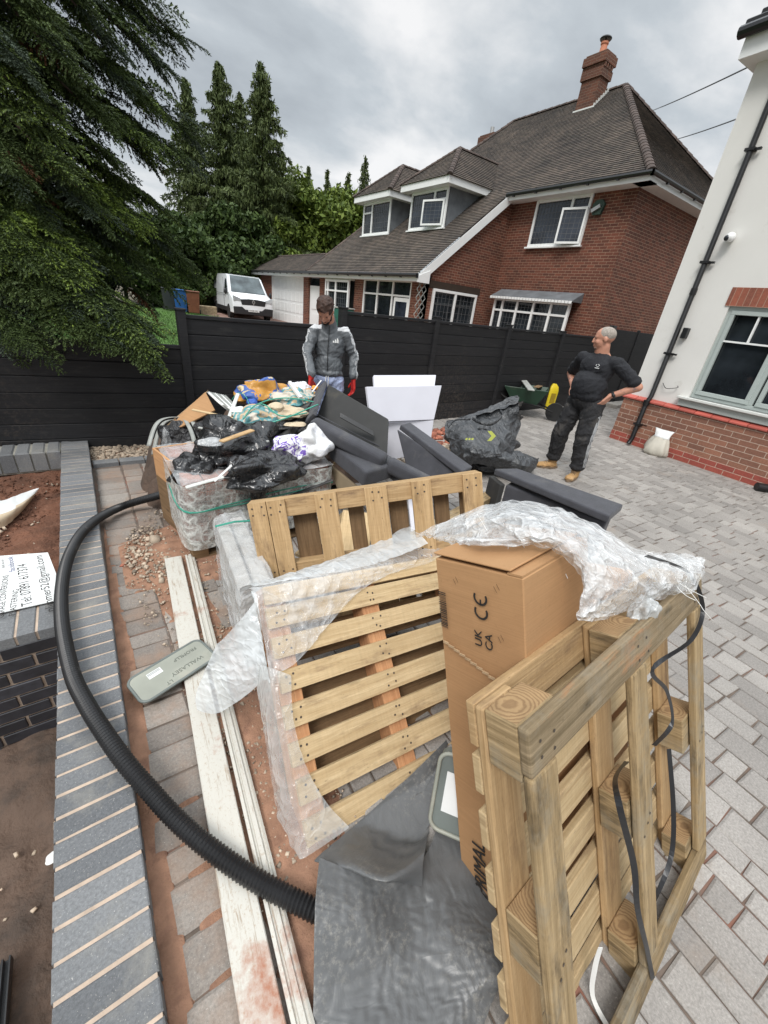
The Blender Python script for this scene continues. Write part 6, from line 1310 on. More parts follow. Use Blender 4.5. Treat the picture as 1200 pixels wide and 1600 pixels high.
def crate():
    Mx = Matrix.Translation(z_(292, 716, .50))@Matrix.Rotation(R(12), 4, 'Z'); t = thing('wooden_crate', 'open orange-brown wooden crate behind the brick pack, left of the black bags', 'crate', M=Mx); g = MB(); w, d, h = .34, .30, .20; I = Matrix.Identity(4)
    for a in ((-w/2, w/2, -d/2, -d/2+.015), (-w/2, w/2, d/2-.015, d/2), (-w/2, -w/2+.015, -d/2+.016, d/2-.016), (w/2-.015, w/2, -d/2+.016, d/2-.016)): g.board(I, *a, -.14, .06)
    g.build('crate_side', M['crate_wood'], t, bevel=.002); g = MB(); g.board(I, -w/2+.016, w/2-.016, -d/2+.016, d/2-.016, -.13, -.115); g.build('crate_floor', M['crate_wood'], t)
    g = MB(); g.box(-w/2, w/2, -d/2, d/2, -.5, -.142); g.build('crate_stack', M['wood_brown'], t)
    tag(crumple('yellow_packet', z_(291, 722, .535), (.055, .05, .045), M['yellow'], None, 4, 1.2, 25, 61), 'yellow and white crumpled packet inside the orange-brown crate', 'packet')
crate()
# heap core: broken boards and rubble that carry the lighter rubbish
mound('rubble_pile', 1.35, 3.75, 1.15, .75, .50, M['soil_dark'], 60, 11, amp=.5, kind='stuff'); bpy.data.objects[-1] if False else None
for o in COL.objects:
    if o.name.startswith('rubble_pile'): o['label'] = 'dark earth and rubble under the coloured sacks by the black fence'; o['category'] = 'rubble'
chips('broken_brick', 260, disc(3.9, 4.15, .75, .35), .04, M['rubble_red'], 0, 21, 'broken red brick pieces between the white boards and black bulk bag', 'rubble')
chips('stone_chips', 200, disc(3.4, 3.5, .7, .4), .035, M['stone'], 0, 22, 'pale broken slab pieces on the paving behind the sofa parts', 'rubble')
def slab(name, c, th, mat, parent=None, bevel=.01, seg=2, n=None):
    """c: four world corners in order; th thickness along the normal"""
    c = [Vector(p) for p in c]; n3 = (c[1]-c[0]).cross(c[2]-c[0]); dv = c[3]-CAMP; c[3] = CAMP+dv*((c[0]-CAMP).dot(n3)/dv.dot(n3)) if abs(dv.dot(n3)) > .05*dv.length*n3.length else c[3]; nn = n or (c[1]-c[0]).cross(c[3]-c[0]).normalized(); g = MB(); b = [p-nn*th for p in c]; g.mesh(c+b, [(0,1,2,3), (7,6,5,4)]+[(i, i+4, (i+1) % 4+4, (i+1) % 4) for i in range(4)]); 
    return g.build(name, M[mat] if isinstance(mat, str) else mat, parent, bevel=bevel, seg=seg, merge=True)
def timber(lab, a, b, w, h, mat, cat='plank', name='plank', bev=.004, roll=0):
    a = Vector(a); b = Vector(b); d = b-a; Q = d.to_track_quat('X', 'Z').to_matrix().to_4x4(); Q.translation = a; g = MB(); g.board(Q@Matrix.Rotation(roll, 4, 'X'), 0, d.length, -w/2, w/2, -h/2, h/2); return tag(g.build(name, M[mat], bevel=bev), lab, cat)
timber('broad dusty black plank rising from the black bags to the sofa back', z_(403, 738, .52), z_(478, 632, .76), .15, .05, 'plank', roll=R(-25))
timber('second dark plank just under the broad black one', z_(445, 705, .50), z_(482, 655, .66), .10, .04, 'plank', roll=R(-20))
def card_fold():
    t = thing('folded_card', 'long folded brown card leaning on the left of the heap', 'cardboard', z_(270, 665, .6)); a, b, c, d, e = z_(258, 672, .52), z_(322, 614, .80), z_(337, 642, .72), z_(285, 668, .55), z_(330, 632, .80)
    part(slab('card_face', [a, b, c, d], .012, 'card', None, .002), t); part(slab('card_top', [a, b, z_(326, 609, .80), z_(256, 668, .54)], .010, 'card_edge', None, .002), t)
card_fold()
def strips():
    rs = random.Random(5); t = thing('plastic_strips', 'bundle of grey and white plastic trim strips arching over the folded card', 'trim strips', z_(350, 640, .7))
    for k in range(9):
        P = catmull([z_(325+k*3.2, 612+k*.7, .80), z_(342+k*3.5, 628+k*1.2, .80-k*.003), z_(366+k*3.0, 648+k*1.5, .72), z_(388+k*2, 668+k*1.6, .66)], 5); g = MB(); vs = []
        for p in P: s = RT*.011+Vector((0, 0, .003)); vs += [p-s, p+s]
        g.mesh(vs, [(2*i, 2*i+1, 2*i+3, 2*i+2) for i in range(len(P)-1)]); o = g.build('strip', M['strip_grey' if k % 3 else 'white_plastic'], smooth=True); o.modifiers.new('t', 'SOLIDIFY').thickness = .004; part(o, t)
    t = thing('plastic_strips', 'dusty grey trim strips drooping off the left end of the heap', 'trim strips', z_(245, 680, .5))
    for k, pts in enumerate(([(300, 652, .62), (262, 652, .62), (243, 664, .58), (232, 697, .44)], [(296, 656, .60), (262, 658, .58), (248, 676, .5), (240, 710, .35)], [(290, 660, .60), (265, 668, .54), (256, 690, .42), (262, 720, .30)], [(289, 655, .62), (298, 672, .60), (305, 694, .55)], [(297, 652, .63), (312, 680, .60), (322, 700, .55)])):
        P = catmull([z_(*p) for p in pts], 6); g = MB(); vs = []
        for p in P: s = RT*.017; vs += [p-s, p+s]
        g.mesh(vs, [(2*i, 2*i+1, 2*i+3, 2*i+2) for i in range(len(P)-1)]); o = g.build('strip', M['strip_grey'], smooth=True); o.modifiers.new('t', 'SOLIDIFY').thickness = .006; part(o, t)
    o = crumple('film_scrap', z_(262, 700, .40), (.04, .03, .16), M['film'], None, 4, 1.3, 25, 66, flat=1); part(o, t)
strips()
bag('plastic_bag', 'black plastic tucked under the folded card at the left of the heap', z_(285, 690, .42), (.16, .15, .20), 'bag_black2', 67, sub=4)
bag('printed_sack', 'orange sack with blue print, topmost on the heap by the fence', z_(412, 615, .80), (.26, .17, .13), 'sack_orange', 71, amp=.35)
bag('printed_sack', 'cream and teal printed sack next to the red glove', z_(458, 622, .80), (.22, .14, .09), 'sack_teal', 72, amp=.35)
bag('printed_sack', 'white and teal sack in front of the orange one', z_(405, 652, .74), (.20, .14, .09), 'sack_teal', 73, sub=4)
bag('printed_sack', 'flattened cream paper sack on top of the broad black plank', z_(440, 645, .76), (.22, .12, .06), 'cream_sack', 74, sub=4)
bag('printed_sack', 'small orange and white packet beside the sofa back corner', z_(486, 616, .80), (.10, .07, .07), 'sack_orange', 75, sub=4)
bag('plastic_bag', 'small white plastic bag by the gloved hand', z_(470, 606, .84), (.09, .07, .07), 'sack_white', 76, sub=4)
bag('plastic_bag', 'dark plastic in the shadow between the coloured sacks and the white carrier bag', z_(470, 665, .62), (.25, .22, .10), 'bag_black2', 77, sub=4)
for k, (lab, pts) in enumerate((('green strap across the front of the coloured sacks', [(385, 640, .80), (420, 625, .86), (455, 622, .88), (490, 628, .86)]), ('green strap looping below the orange sack', [(380, 655, .76), (395, 636, .84), (412, 632, .84), (440, 650, .80), (480, 645, .80)]), ('green strap end poking out over the broad black plank', [(425, 660, .76), (450, 652, .80), (478, 640, .84), (497, 632, .86)]), ('thin green strap looping up against the black fence', [(362, 625, .80), (372, 614, .86), (384, 620, .84), (392, 640, .80)]))):
    P = catmull([z_(*p) for p in pts], 7); g = MB(); g.tube(P, .0055 if k < 3 else .003, 5); tag(g.build('green_strap', M['green_strap'], smooth=True), lab, 'strap')
timber('short white plastic strip standing out beside the red glove', z_(488, 612, .86), z_(502, 594, .95), .014, .006, 'white_plastic')
timber('short white plastic strip lying across the black refuse bags', z_(335, 752, .63), z_(362, 727, .72), .025, .006, 'white_plastic')
timber('white tube end sticking up from the teal sack', z_(470, 622, .84), z_(452, 597, .94), .030, .030, 'white_plastic')
# ---- sofa pieces
def sofa():
    t = thing('sofa', 'upturned charcoal sofa seat with black lining and padded edge, largest of the sofa pieces', 'sofa', z_(550, 680, .6))
    a, b, c, d = z_(513, 599, .93), z_(608, 654, .80), z_(605, 712, .58), z_(494, 652, .78); n = (b-a).cross(d-a).normalized()
    if n.dot(CAMP-a) < 0: n = -n
    part(slab('lining_panel', [a, b, c, d], .16, 'sofa_liner', None, .015, n=n), t)
    e = [p+n*.004 for p in (a, b, c, d)]; L1 = z_(482, 660, .72); L2 = z_(486, 640, .80)
    part(slab('side_panel', [z_(512, 598, .932), z_(494, 650, .79), z_(481, 664, .70), z_(497, 612, .86)], .03, 'sofa', None, .008), t)
    g = MB()
    # padded roll along the lower edge: rounded box section swept along
    def roll(A, B, w, h, up, nm='padded_edge'):
        A = Vector(A); B = Vector(B); dx = (B-A).normalized(); up = (up-dx*up.dot(dx)).normalized(); s = dx.cross(up); Mr = Matrix.Identity(4)
        for i in range(3): Mr[i][0] = dx[i]; Mr[i][1] = s[i]; Mr[i][2] = up[i]; Mr[i][3] = A[i]
        q = MB(); q.box(0, (B-A).length, -w/2, w/2, -h/2, h/2); return part(q.build(nm, M['sofa'], None, Mr, bevel=.035, seg=4, smooth=False), t)
    roll(z_(487, 662, .80), z_(602, 722, .64), .11, .11, n.lerp(Vector((0, 0, 1)), .3), 'padded_edge'); roll(z_(604, 724, .62), z_(672, 758, .50), .11, .11, Vector((0, 0, 1)), 'padded_edge')
    g = MB()
    for off in (.062, -.062): g.tube([z_(487, 655, .70)+Vector((0, 0, .0))+n*.07, z_(599, 713, .54)+n*.07], .004, 5)
    part(g.build('piping', M['sofa'], smooth=True), t)
    g = MB(); part(slab('lining_strip', [p+n*.012 for p in (z_(531, 648, .80), z_(583, 677, .70), z_(583, 684, .68), z_(531, 655, .785))], .008, 'plank', None, .002), t)
    t = thing('sofa_section', 'charcoal sofa arm lying flat behind the golden pallet, under the large sofa seat', 'sofa part', z_(570, 740, .45))
    part(slab('arm_top', [z_(513, 716, .56), z_(552, 703, .56), z_(622, 745, .50), z_(568, 762, .50)], .12, 'sofa', None, .02, 3), t)
    part(slab('arm_board', [z_(516, 724, .50), z_(566, 764, .44), z_(560, 800, .25), z_(534, 775, .25)], .02, 'sofa_board', None, .003), t)
    part(slab('second_pad', [z_(573, 722, .55), z_(590, 716, .55), z_(640, 748, .48), z_(620, 757, .48)], .08, 'sofa', None, .015, 3), t)
    t = thing('sofa_section', 'charcoal sofa arm standing on edge in front of the white boards', 'sofa part', z_(670, 710, .5))
    part(slab('arm_body', [z_(623, 672, .66), z_(720, 738, .50), z_(690, 790, .22), z_(640, 740, .32)], .04, 'sofa', None, .012, 3), t)
    part(slab('arm_top', [z_(623, 671, .665), z_(638, 667, .665), z_(735, 737, .50), z_(719, 745, .495)], .05, 'sofa', None, .012, 3), t)
    t = thing('sofa_section', 'long charcoal sofa arm on the paving behind the scrunched film', 'sofa part', z_(880, 780, .4))
    A, B, C_, D = z_(772, 741, .42), z_(800, 742, .42), z_(970, 797, .42), z_(935, 815, .40)
    part(slab('arm_top', [z_(770, 742, .42), z_(812, 740, .42), z_(969, 797, .42), z_(945, 812, .42), z_(790, 762, .42)][0:1]+[z_(805, 741, .42), z_(970, 799, .42), z_(948, 818, .42)], .06, 'sofa', None, .015, 3), t)
    p0, p1 = z_(790, 757, .385), z_(948, 816, .37); part(slab('arm_body', [p0, p1, Vector((p1.x, p1.y, .02)), Vector((p0.x, p0.y, .02))], .22, 'sofa', None, .02, 3, n=Vector((p1-p0).cross(Vector((0,0,1)))).normalized()), t)
    q0 = z_(772, 743, .38); part(slab('arm_end', [q0, p0, Vector((p0.x, p0.y, .02)), Vector((q0.x, q0.y, .02))], .05, 'sofa_liner', None, .01), t)
sofa()
timber('square timber end sticking out at the right of the golden pallet', z_(640, 850, .20), z_(770, 775, .16), .10, .10, 'wood_old', 'timber', 'timber')
timber('pale board standing behind the slats of the golden pallet', z_(545, 900, .02), z_(560, 800, .30), .22, .02, 'wood_new'); timber('grey board lying behind the golden pallet', z_(470, 870, .06), z_(560, 790, .14), .10, .03, 'wood_old')
timber('cream board leaning behind the middle of the golden pallet', z_(660, 850, .05), z_(650, 760, .38), .16, .02, 'eps')
timber('old plank on the ground behind the golden pallet', z_(660, 860, .10), z_(740, 800, .10), .09, .04, 'wood_brown')
def eps():
    for lab, c, w in (('white insulation board with a crease, front one of two by the fence', [(570, 605, .98), (687, 603, .98), (675, 656, .68), (577, 660, .68)], 1), ('white insulation board peeping over the front one', [(583, 592, 1.0), (682, 591, 1.0), (676, 640, .75), (586, 640, .75)], 0)):
        P = [z_(*p) for p in c]; dn = P[0]-CAMP; 
        t = thing('insulation_board', lab, 'board', P[0])
        if w: part(slab('upper_board', P, .03, 'eps', None, .003, 1), t); part(slab('lower_board', [P[3]-Vector((0,0,.004)), P[2]-Vector((0,0,.004)), z_(668, 705, .38), z_(590, 722, .38)], .03, 'eps', None, .003, 1), t)
        else: P = [p+Vector((.05, .09, 0)) for p in P]; part(slab('upper_board', P, .03, 'eps', None, .003, 1), t)
eps()
def bulk_bag():
    t = thing('bulk_bag', 'collapsed woven black builder bag with pale and lime print, upright part with open mouth', 'bulk bag', z_(760, 690, .3)); z = z_
    rows = [[z(700,655,.50), z(735,645,.58), z(770,632,.68), z(800,618,.80), z(812,620,.80)], [z(697,668,.42), z(728,658,.52), z(762,648,.60), z(795,640,.66), z(812,642,.66)],
            [z(703,690,.32), z(730,680,.46), z(765,672,.50), z(795,668,.50), z(815,655,.52)], [z(712,712,.22), z(735,700,.38), z(762,696,.42), z(790,694,.40), z(806,690,.34)], [z(730,735,.08), z(745,716,.28), z(765,712,.34), z(788,712,.30), z(800,712,.22)]]
    X = sheet(rows, 13, 1.12, 45, .0008, [], 0, .006, .05, seed=31, jit=.012); part(sheet_obj('bag_side', X, M['woven'], None, .002), t)
    rows = [[z(745,648,.60), z(775,640,.66), z(800,632,.72), z(818,625,.78)], [z(752,655,.45), z(775,650,.45), z(798,645,.5), z(812,640,.6)], [z(748,668,.52), z(768,668,.50), z(790,664,.50), z(806,656,.56)]]
    X = sheet(rows, 10, 1.1, 30, .0008, [], 0, .006, .05, seed=32, jit=.01); part(sheet_obj('open_mouth', X-np.array([.0, .0, .0]), M['woven_in'], None, .002), t)
    o = crumple('bag_body', z(755, 690, .22), (.50, .28, .26), M['woven'], None, 5, 1.18, 35, 81, amp=.35); part(o, t)
    g = MB()
    def col(P, w): 
        P = catmull([z(*p) for p in P], 8); vs = []
        for p in P: s = Vector((0, 0, w)); vs += [p-s, p+s]
        g.mesh(vs, [(2*i, 2*i+1, 2*i+3, 2*i+2) for i in range(len(P)-1)])
    col([(738,654,.60), (752,661,.60), (770,662,.60), (785,650,.66), (782,642,.68)], .018); col([(700,668,.46), (712,656,.54), (735,655,.56)], .012); o = g.build('lifting_strap', M['woven'], smooth=True); o.modifiers.new('t', 'SOLIDIFY').thickness = .006; part(o, t)
    # printed marks: a chevron and letters as pale print on the side facing the camera
    nrm = (CAMP-z(765, 690, .45)).normalized(); xa = RT.copy(); xa = (xa-nrm*xa.dot(nrm)).normalized(); ya = nrm.cross(xa); P0 = z(752, 686, .50)+nrm*.05
    Mt = Matrix(((xa.x, ya.x, nrm.x, P0.x), (xa.y, ya.y, nrm.y, P0.y), (xa.z, ya.z, nrm.z, P0.z), (0, 0, 0, 1))); Q = lambda x, y: Mt@Vector((x, y, 0))
    g = MB(); 
    for s in (1, -1): g.mesh([Q(.06, .05*s+.03), Q(.10, .05*s+.03), Q(.145, .03), Q(.10, .03)], [(0,1,2,3)])
    for x in (-.10, -.13, -.16): g.mesh([Q(x, -.01), Q(x+.02, -.01), Q(x+.025, .01), Q(x+.005, .01)], [(0,1,2,3)])
    part(g.build('lime_print', basic('lime_print', (.42, .46, .08), .5, bump=0)), t)
    lower = crumple('bag_body', z(785, 722, .12), (.36, .30, .14), M['woven'], None, 5, 1.25, 40, 82, amp=.4); t2 = thing('bulk_bag', 'lower collapsed black builder bag with its folded mouth towards the camera', 'bulk bag', z(785, 722, 0)); part(lower, t2)
    rows = [[z(728,700,.33), z(752,694,.36), z(790,705,.34), z(822,718,.26), z(842,715,.22)], [z(726,712,.30), z(752,706,.34), z(788,716,.30), z(818,728,.22), z(836,730,.14)], [z(732,722,.20), z(752,724,.20), z(784,732,.14), z(806,742,.06), z(820,745,.03)]]
    X = sheet(rows, 13, 1.10, 40, .0008, [], 0, .006, .06, seed=35, jit=.01); part(sheet_obj('folded_mouth', X, M['woven'], None, .003), t2)
    g = MB(); g.tube(catmull([z(805, 742, .06), z(812, 752, .02), z(815, 762, .015), z(809, 764, .015), z(807, 752, .02)], 6), .007, 5); part(g.build('lifting_strap', M['strip_grey'], smooth=True), t2)
bulk_bag()
def wheelbarrow():
    c = z_(832, 634, .0); Mx = Matrix.Translation((6.82, 4.92, 0))@Matrix.Rotation(R(-55), 4, 'Z')@Matrix.Scale(.92, 4); t = thing('wheelbarrow', 'dark green wheelbarrow with a board across it by the black fence', 'wheelbarrow', M=Mx)
    g = MB(); T_ = [(-.42, -.32, .58), (.42, -.30, .60), (.42, .30, .60), (-.42, .32, .58)]; B_ = [(-.22, -.20, .30), (.26, -.18, .28), (.26, .18, .28), (-.22, .20, .30)]; g.mesh(T_+B_, [(4,5,6,7), (0,4,5,1)[::-1], (1,5,6,2)[::-1], (2,6,7,3)[::-1], (3,7,4,0)[::-1]]); o = g.build('tray', M['barrow'], t); o.modifiers.new('t', 'SOLIDIFY').thickness = .012
    g = MB()
    for s in (-1, 1): g.tube(catmull([(.62, .10*s, .18), (.30, .18*s, .27), (-.30, .24*s, .32), (-.75, .29*s, .58), (-.95, .30*s, .60)], 5), .016, 7)
    g.build('frame', M['tyre'], t, smooth=True)
    g = MB()
    for s in (-1, 1): g.tube(catmull([(-.05, .22*s, .30), (-.12, .24*s, .02), (-.28, .24*s, .02), (-.34, .24*s, .33)], 5), .015, 7)
    g.build('leg', M['tyre'], t, smooth=True); g = MB(); W_ = Matrix.Translation((.66, 0, .18))@Matrix.Rotation(R(90), 4, 'X'); g.lathe([(0, -.03), (.12, -.03), (.18, -.04), (.18, .04), (.12, .03), (0, .03)], 20, 0, W_); g.build('wheel', M['tyre'], t, smooth='auto')
    tag_ = timber('weathered board laid across the wheelbarrow', Mx@Vector((-.15, .62, .66)), Mx@Vector((.10, -.66, .62)), .12, .02, 'strip_grey')
    timber('short dark board stuck in the wheelbarrow', Mx@Vector((.25, .35, .60)), Mx@Vector((.18, -.2, .63)), .10, .02, 'wood_brown')
wheelbarrow()
def tub():
    Mx = Matrix.Translation((8.16, 5.22, 0))@Matrix.Rotation(R(-25), 4, 'Z')@Matrix.Diagonal((.78, .78, 1.12, 1)); t = thing('yellow_container', 'yellow plastic container standing against the black fence', 'container', M=Mx); g = MB()
    Q = [(0.0, .105), (.04, .12), (.34, .125), (.42, .10), (.45, .06), (.47, .04)]; n = 16; vs = []
    for z, r in Q:
        for k in range(n): a = 2*math.pi*k/n; e = 4; cx = math.copysign(abs(math.cos(a))**(2/e), math.cos(a)); sy = math.copysign(abs(math.sin(a))**(2/e), math.sin(a)); vs.append((cx*r*1.15, sy*r*.75, z))
    g.mesh(vs, [(i*n+k, i*n+(k+1) % n, (i+1)*n+(k+1) % n, (i+1)*n+k) for i in range(len(Q)-1) for k in range(n)]+[tuple((len(Q)-1)*n+k for k in range(n))]); g.build('container_body', M['yellow'], t, smooth='auto'); g = MB(); g.box(-.07, .07, -.10, -.092, .12, .30); g.build('front_label', basic('dark_yellow_print', (.35, .24, .02), .5), t)
tub()
def white_sack():
    t = thing('cement_sack', 'part filled pale sack leaning on the red brick plinth', 'sack', (7.12, 2.48, 0)); n = 28; rs = random.Random(4)
    def loft(nm, prof, mat, seed):
        vs = []
        for (z, a, b, ox) in prof:
            for k in range(n):
                th = 2*math.pi*k/n; q = Vector((math.cos(th)*1.5, math.sin(th)*1.5, z*5+1)); r_ = 1+.34*noise.noise(q*1.3); vs.append((7.05+ox+b*math.sin(th)*r_, 2.49+a*math.cos(th)*r_, z+.012*noise.noise(q*2)))
        m = len(prof); g = MB(); g.mesh(vs, [(i*n+k, i*n+(k+1) % n, (i+1)*n+(k+1) % n, (i+1)*n+k) for i in range(m-1) for k in range(n)]+[tuple(range(n-1, -1, -1))]); return g.build(nm, mat, t.id_data if False else None, smooth=True)
    b_ = basic('pale_cream_sack', (.50, .47, .40), .7, var=.1, bump=.4, bs=20, bd=.01)
    part(loft('sack_body', [(0, .15, .075, 0), (.04, .18, .095, 0), (.10, .17, .095, .01), (.17, .14, .08, .025), (.23, .125, .06, .045), (.27, .115, .042, .055)], b_, 1), t); part(loft('sack_neck', [(.262, .118, .044, .053), (.29, .112, .030, .065), (.33, .125, .020, .075), (.37, .14, .014, .085), (.385, .145, .006, .09)], M['paper'], 5), t)
white_sack()
o = MB(); Lp = z_(1182, 760, .05); o.tube([Lp, Lp+Vector((.35, -.42, 0))], .055, 14); tag(o.build('pipe_offcut', M['hose'], smooth='auto'), 'short black pipe on the paving at the foot of the brick plinth', 'pipe')
# ---- van and bins
def van():
    Mx = Matrix.Translation((7.25, 21.9, .20))@Matrix.Rotation(R(-4), 4, 'Z'); t = thing('parked_van', 'white panel van parked beside the garage', 'van', M=Mx)
    # local: x across, -y forward, origin at ground below the nose
    prof = [(0, .32), (-.02, .62), (.04, .92), (.16, 1.02), (.85, 1.20), (1.55, 1.88), (1.9, 1.97), (4.9, 1.97), (5.0, 1.85), (5.0, .35)]
    g = MB(); secs = [(-.98, .10), (-.955, .0), (-.80, -.045), (0, -.07), (.80, -.045), (.955, .0), (.98, .10)]; n = len(prof); vs = []
    for x, ins in secs:
        for (y, z) in prof:
            k = .16*max(0, z-1.05)/.9; xx = x*(1-k*.95) if abs(x) > .5 else x; yy = y+(ins if y < .2 else ins*.4 if y < 1.6 else 0); vs.append((xx, yy, z-(.035 if abs(x) > .97 and z > 1.8 else 0)))
    m = len(secs); fs = [(i*n+k, i*n+k+1, (i+1)*n+k+1, (i+1)*n+k) for i in range(m-1) for k in range(n-1)]+[tuple(range(n)), tuple(range(m*n-1, (m-1)*n-1, -1))]+[(i*n, (i+1)*n, (i+1)*n+n-1, i*n+n-1) for i in range(m-1)]; g.mesh(vs, fs); g.build('body', M['van_white'], t, smooth='auto', bevel=.02, seg=2)
    g = MB(); g.mesh([(-.74, .80, 1.225), (.74, .80, 1.225), (.66, 1.50, 1.875), (-.66, 1.50, 1.875)], [(0,1,2,3)]); g.mesh([(-.80, .86, 1.215), (.80, .86, 1.215), (.68, 1.535, 1.865), (-.68, 1.535, 1.865)], [(0,1,2,3)]); o = MB(); o.mesh([(-.83, .83, 1.215), (.83, .83, 1.215), (.72, 1.55, 1.91), (-.72, 1.55, 1.91)], [(0,1,2,3)]); w = o.build('windscreen', M['windscreen'], t); w.modifiers.new('t', 'SOLIDIFY').thickness = -.02; w.modifiers['t'].offset = -1
    g = MB()
    for s in (-1, 1): g.mesh([(s*.972, .95, 1.10), (s*.968, 1.75, 1.10), (s*.885, 1.78, 1.75), (s*.895, 1.55, 1.74)], [(0,1,2,3)])
    for s in (-1, 1):
        q = MB(); q.mesh([(s*.995, .95, 1.12), (s*.995, 1.75, 1.12), (s*.90, 1.78, 1.76), (s*.90, 1.56, 1.75)], [(0,1,2,3)]); q.build('side_window', M['glass'], t)
        q = MB(); q.ell((s*1.10, .85, 1.20), (.07, .06, .13), 0, 12); q.build('wing_mirror', M['van_trim'], t, smooth=True)
        q = MB(); q.prism([(s*.52, .82), (s*.93, .86), (s*.95, 1.08), (s*.60, .97)], -.035, .06); q.build('headlight', M['lamp'], t, bevel=.01)
        for y in (.85, 4.0): q = MB(); q.lathe([(0, -.10), (.20, -.10), (.33, -.10), (.335, .10), (.20, .11), (0, .11)], 24, 0, Matrix.Translation((s*.90, y, .33))@Matrix.Rotation(R(90), 4, 'Y')); q.build('wheel', M['tyre'], t, smooth='auto')
        q = MB(); q.box(s*.982-.006, s*.982+.006, 1.85, 1.86, .5, 1.8); q.box(s*.985-.006, s*.985+.006, 1.9, 4.9, 1.08, 1.10); q.box(s*.985-.006, s*.985+.006, .9, 4.8, .32, .52); q.box(s*.985-.01, s*.985+.01, 1.6, 1.75, 1.0, 1.03); q.build('side_trim', M['van_trim'], t)
    g = MB(); g.prism([(-.93, .28), (.93, .28), (.95, .60), (.55, .62), (.40, .50), (-.40, .50), (-.55, .62), (-.95, .60)], -.09, .08); g.build('bumper', M['van_trim'], t, bevel=.02); g = MB(); g.prism([(-.55, .70), (.55, .70), (.60, .93), (.20, .97), (-.20, .97), (-.60, .93)], -.075, .02); g.build('grille', M['van_trim'], t, bevel=.01)
    g = MB(); g.prism([(0, .72), (.075, .85), (0, .98), (-.075, .85)], -.105, -.076); g.prism([(0, .78), (.03, .85), (0, .92), (-.03, .85)], -.112, -.1055, 1); g.build('badge', [M['metal'], M['van_trim']], t)
    g = MB(); g.box(-.26, .26, -.115, -.092, .42, .53); p = g.build('number_plate', M['paper'], t); g = MB(); text_mesh(g, 'HX68 NRJ', Matrix(((1, 0, 0, -.235), (0, 0, -1, -.1165), (0, 1, 0, .44), (0, 0, 0, 1))), .10, sx=1.0); g.build('plate_letters', M['ink'], p)
van()
def wheelie(lab, px, py, D, mat, rz, name='wheelie_bin'):
    b = atd(px, py, D); Mx = Matrix.Translation((b.x, b.y, .24))@Matrix.Rotation(rz, 4, 'Z'); t = thing(name, lab, 'bin', M=Mx); g = MB(); w, d, h = .29, .33, .95; g.mesh([(-w*.8, -d*.75, .06), (w*.8, -d*.75, .06), (w*.8, d*.75, .06), (-w*.8, d*.75, .06), (-w, -d, h), (w, -d, h), (w, d, h), (-w, d, h)], [(3,2,1,0), (4,5,6,7), (0,1,5,4), (1,2,6,5), (2,3,7,6), (3,0,4,7)]); g.build('bin_body', M[mat], t, bevel=.02)
    g = MB(); g.box(-w-.02, w+.02, -d-.04, d+.03, h, h+.05); g.box(-w, w, d+.03, d+.09, h-.02, h+.03); g.build('lid', M[mat], t, bevel=.02); 
    for s in (-1, 1): g = MB(); g.lathe([(0, -.03), (.1, -.03), (.1, .03), (0, .03)], 14, 0, Matrix.Translation((s*w*.9, d*.8, .10))@Matrix.Rotation(R(90), 4, 'Y')); g.build('wheel', M['tyre'], t)
wheelie('blue wheelie bin between the grey and brown bins', 284, 486, 24.0, 'bin_blue', R(-8)); wheelie('brown wheelie bin, right end of the bin row', 304, 490, 23.6, 'bin_brown', R(-12)); wheelie('dark grey wheelie bin, left of the blue one', 266, 485, 24.6, 'bin_grey', R(-6))
def gbox():
    t = thing('recycling_box', 'dark green box with pale lid beside the porch glazing', 'box', (8.75, 15.55, .1)); g = MB(); g.box(-.28, .28, -.33, .33, 0, 1.22); g.build('box_body', M['green_box'], t, bevel=.03); g = MB(); g.box(-.30, .30, -.35, .35, 1.22, 1.27); g.build('lid', M['strip_grey'], t, bevel=.01)
gbox()
def low_wall():
    a = atd(322, 485, 24.5); t = thing('low_wall', 'low stone edging between the brown bin and the white van', 'low wall', (a.x, a.y, .2)); g = MB(); g.box(-.5, .5, -.15, .15, 0, .42); g.build('stones', basic('ochre_stone', (.30, .24, .15), .9, var=.4, vs=9), t, bevel=.02)
low_wall()

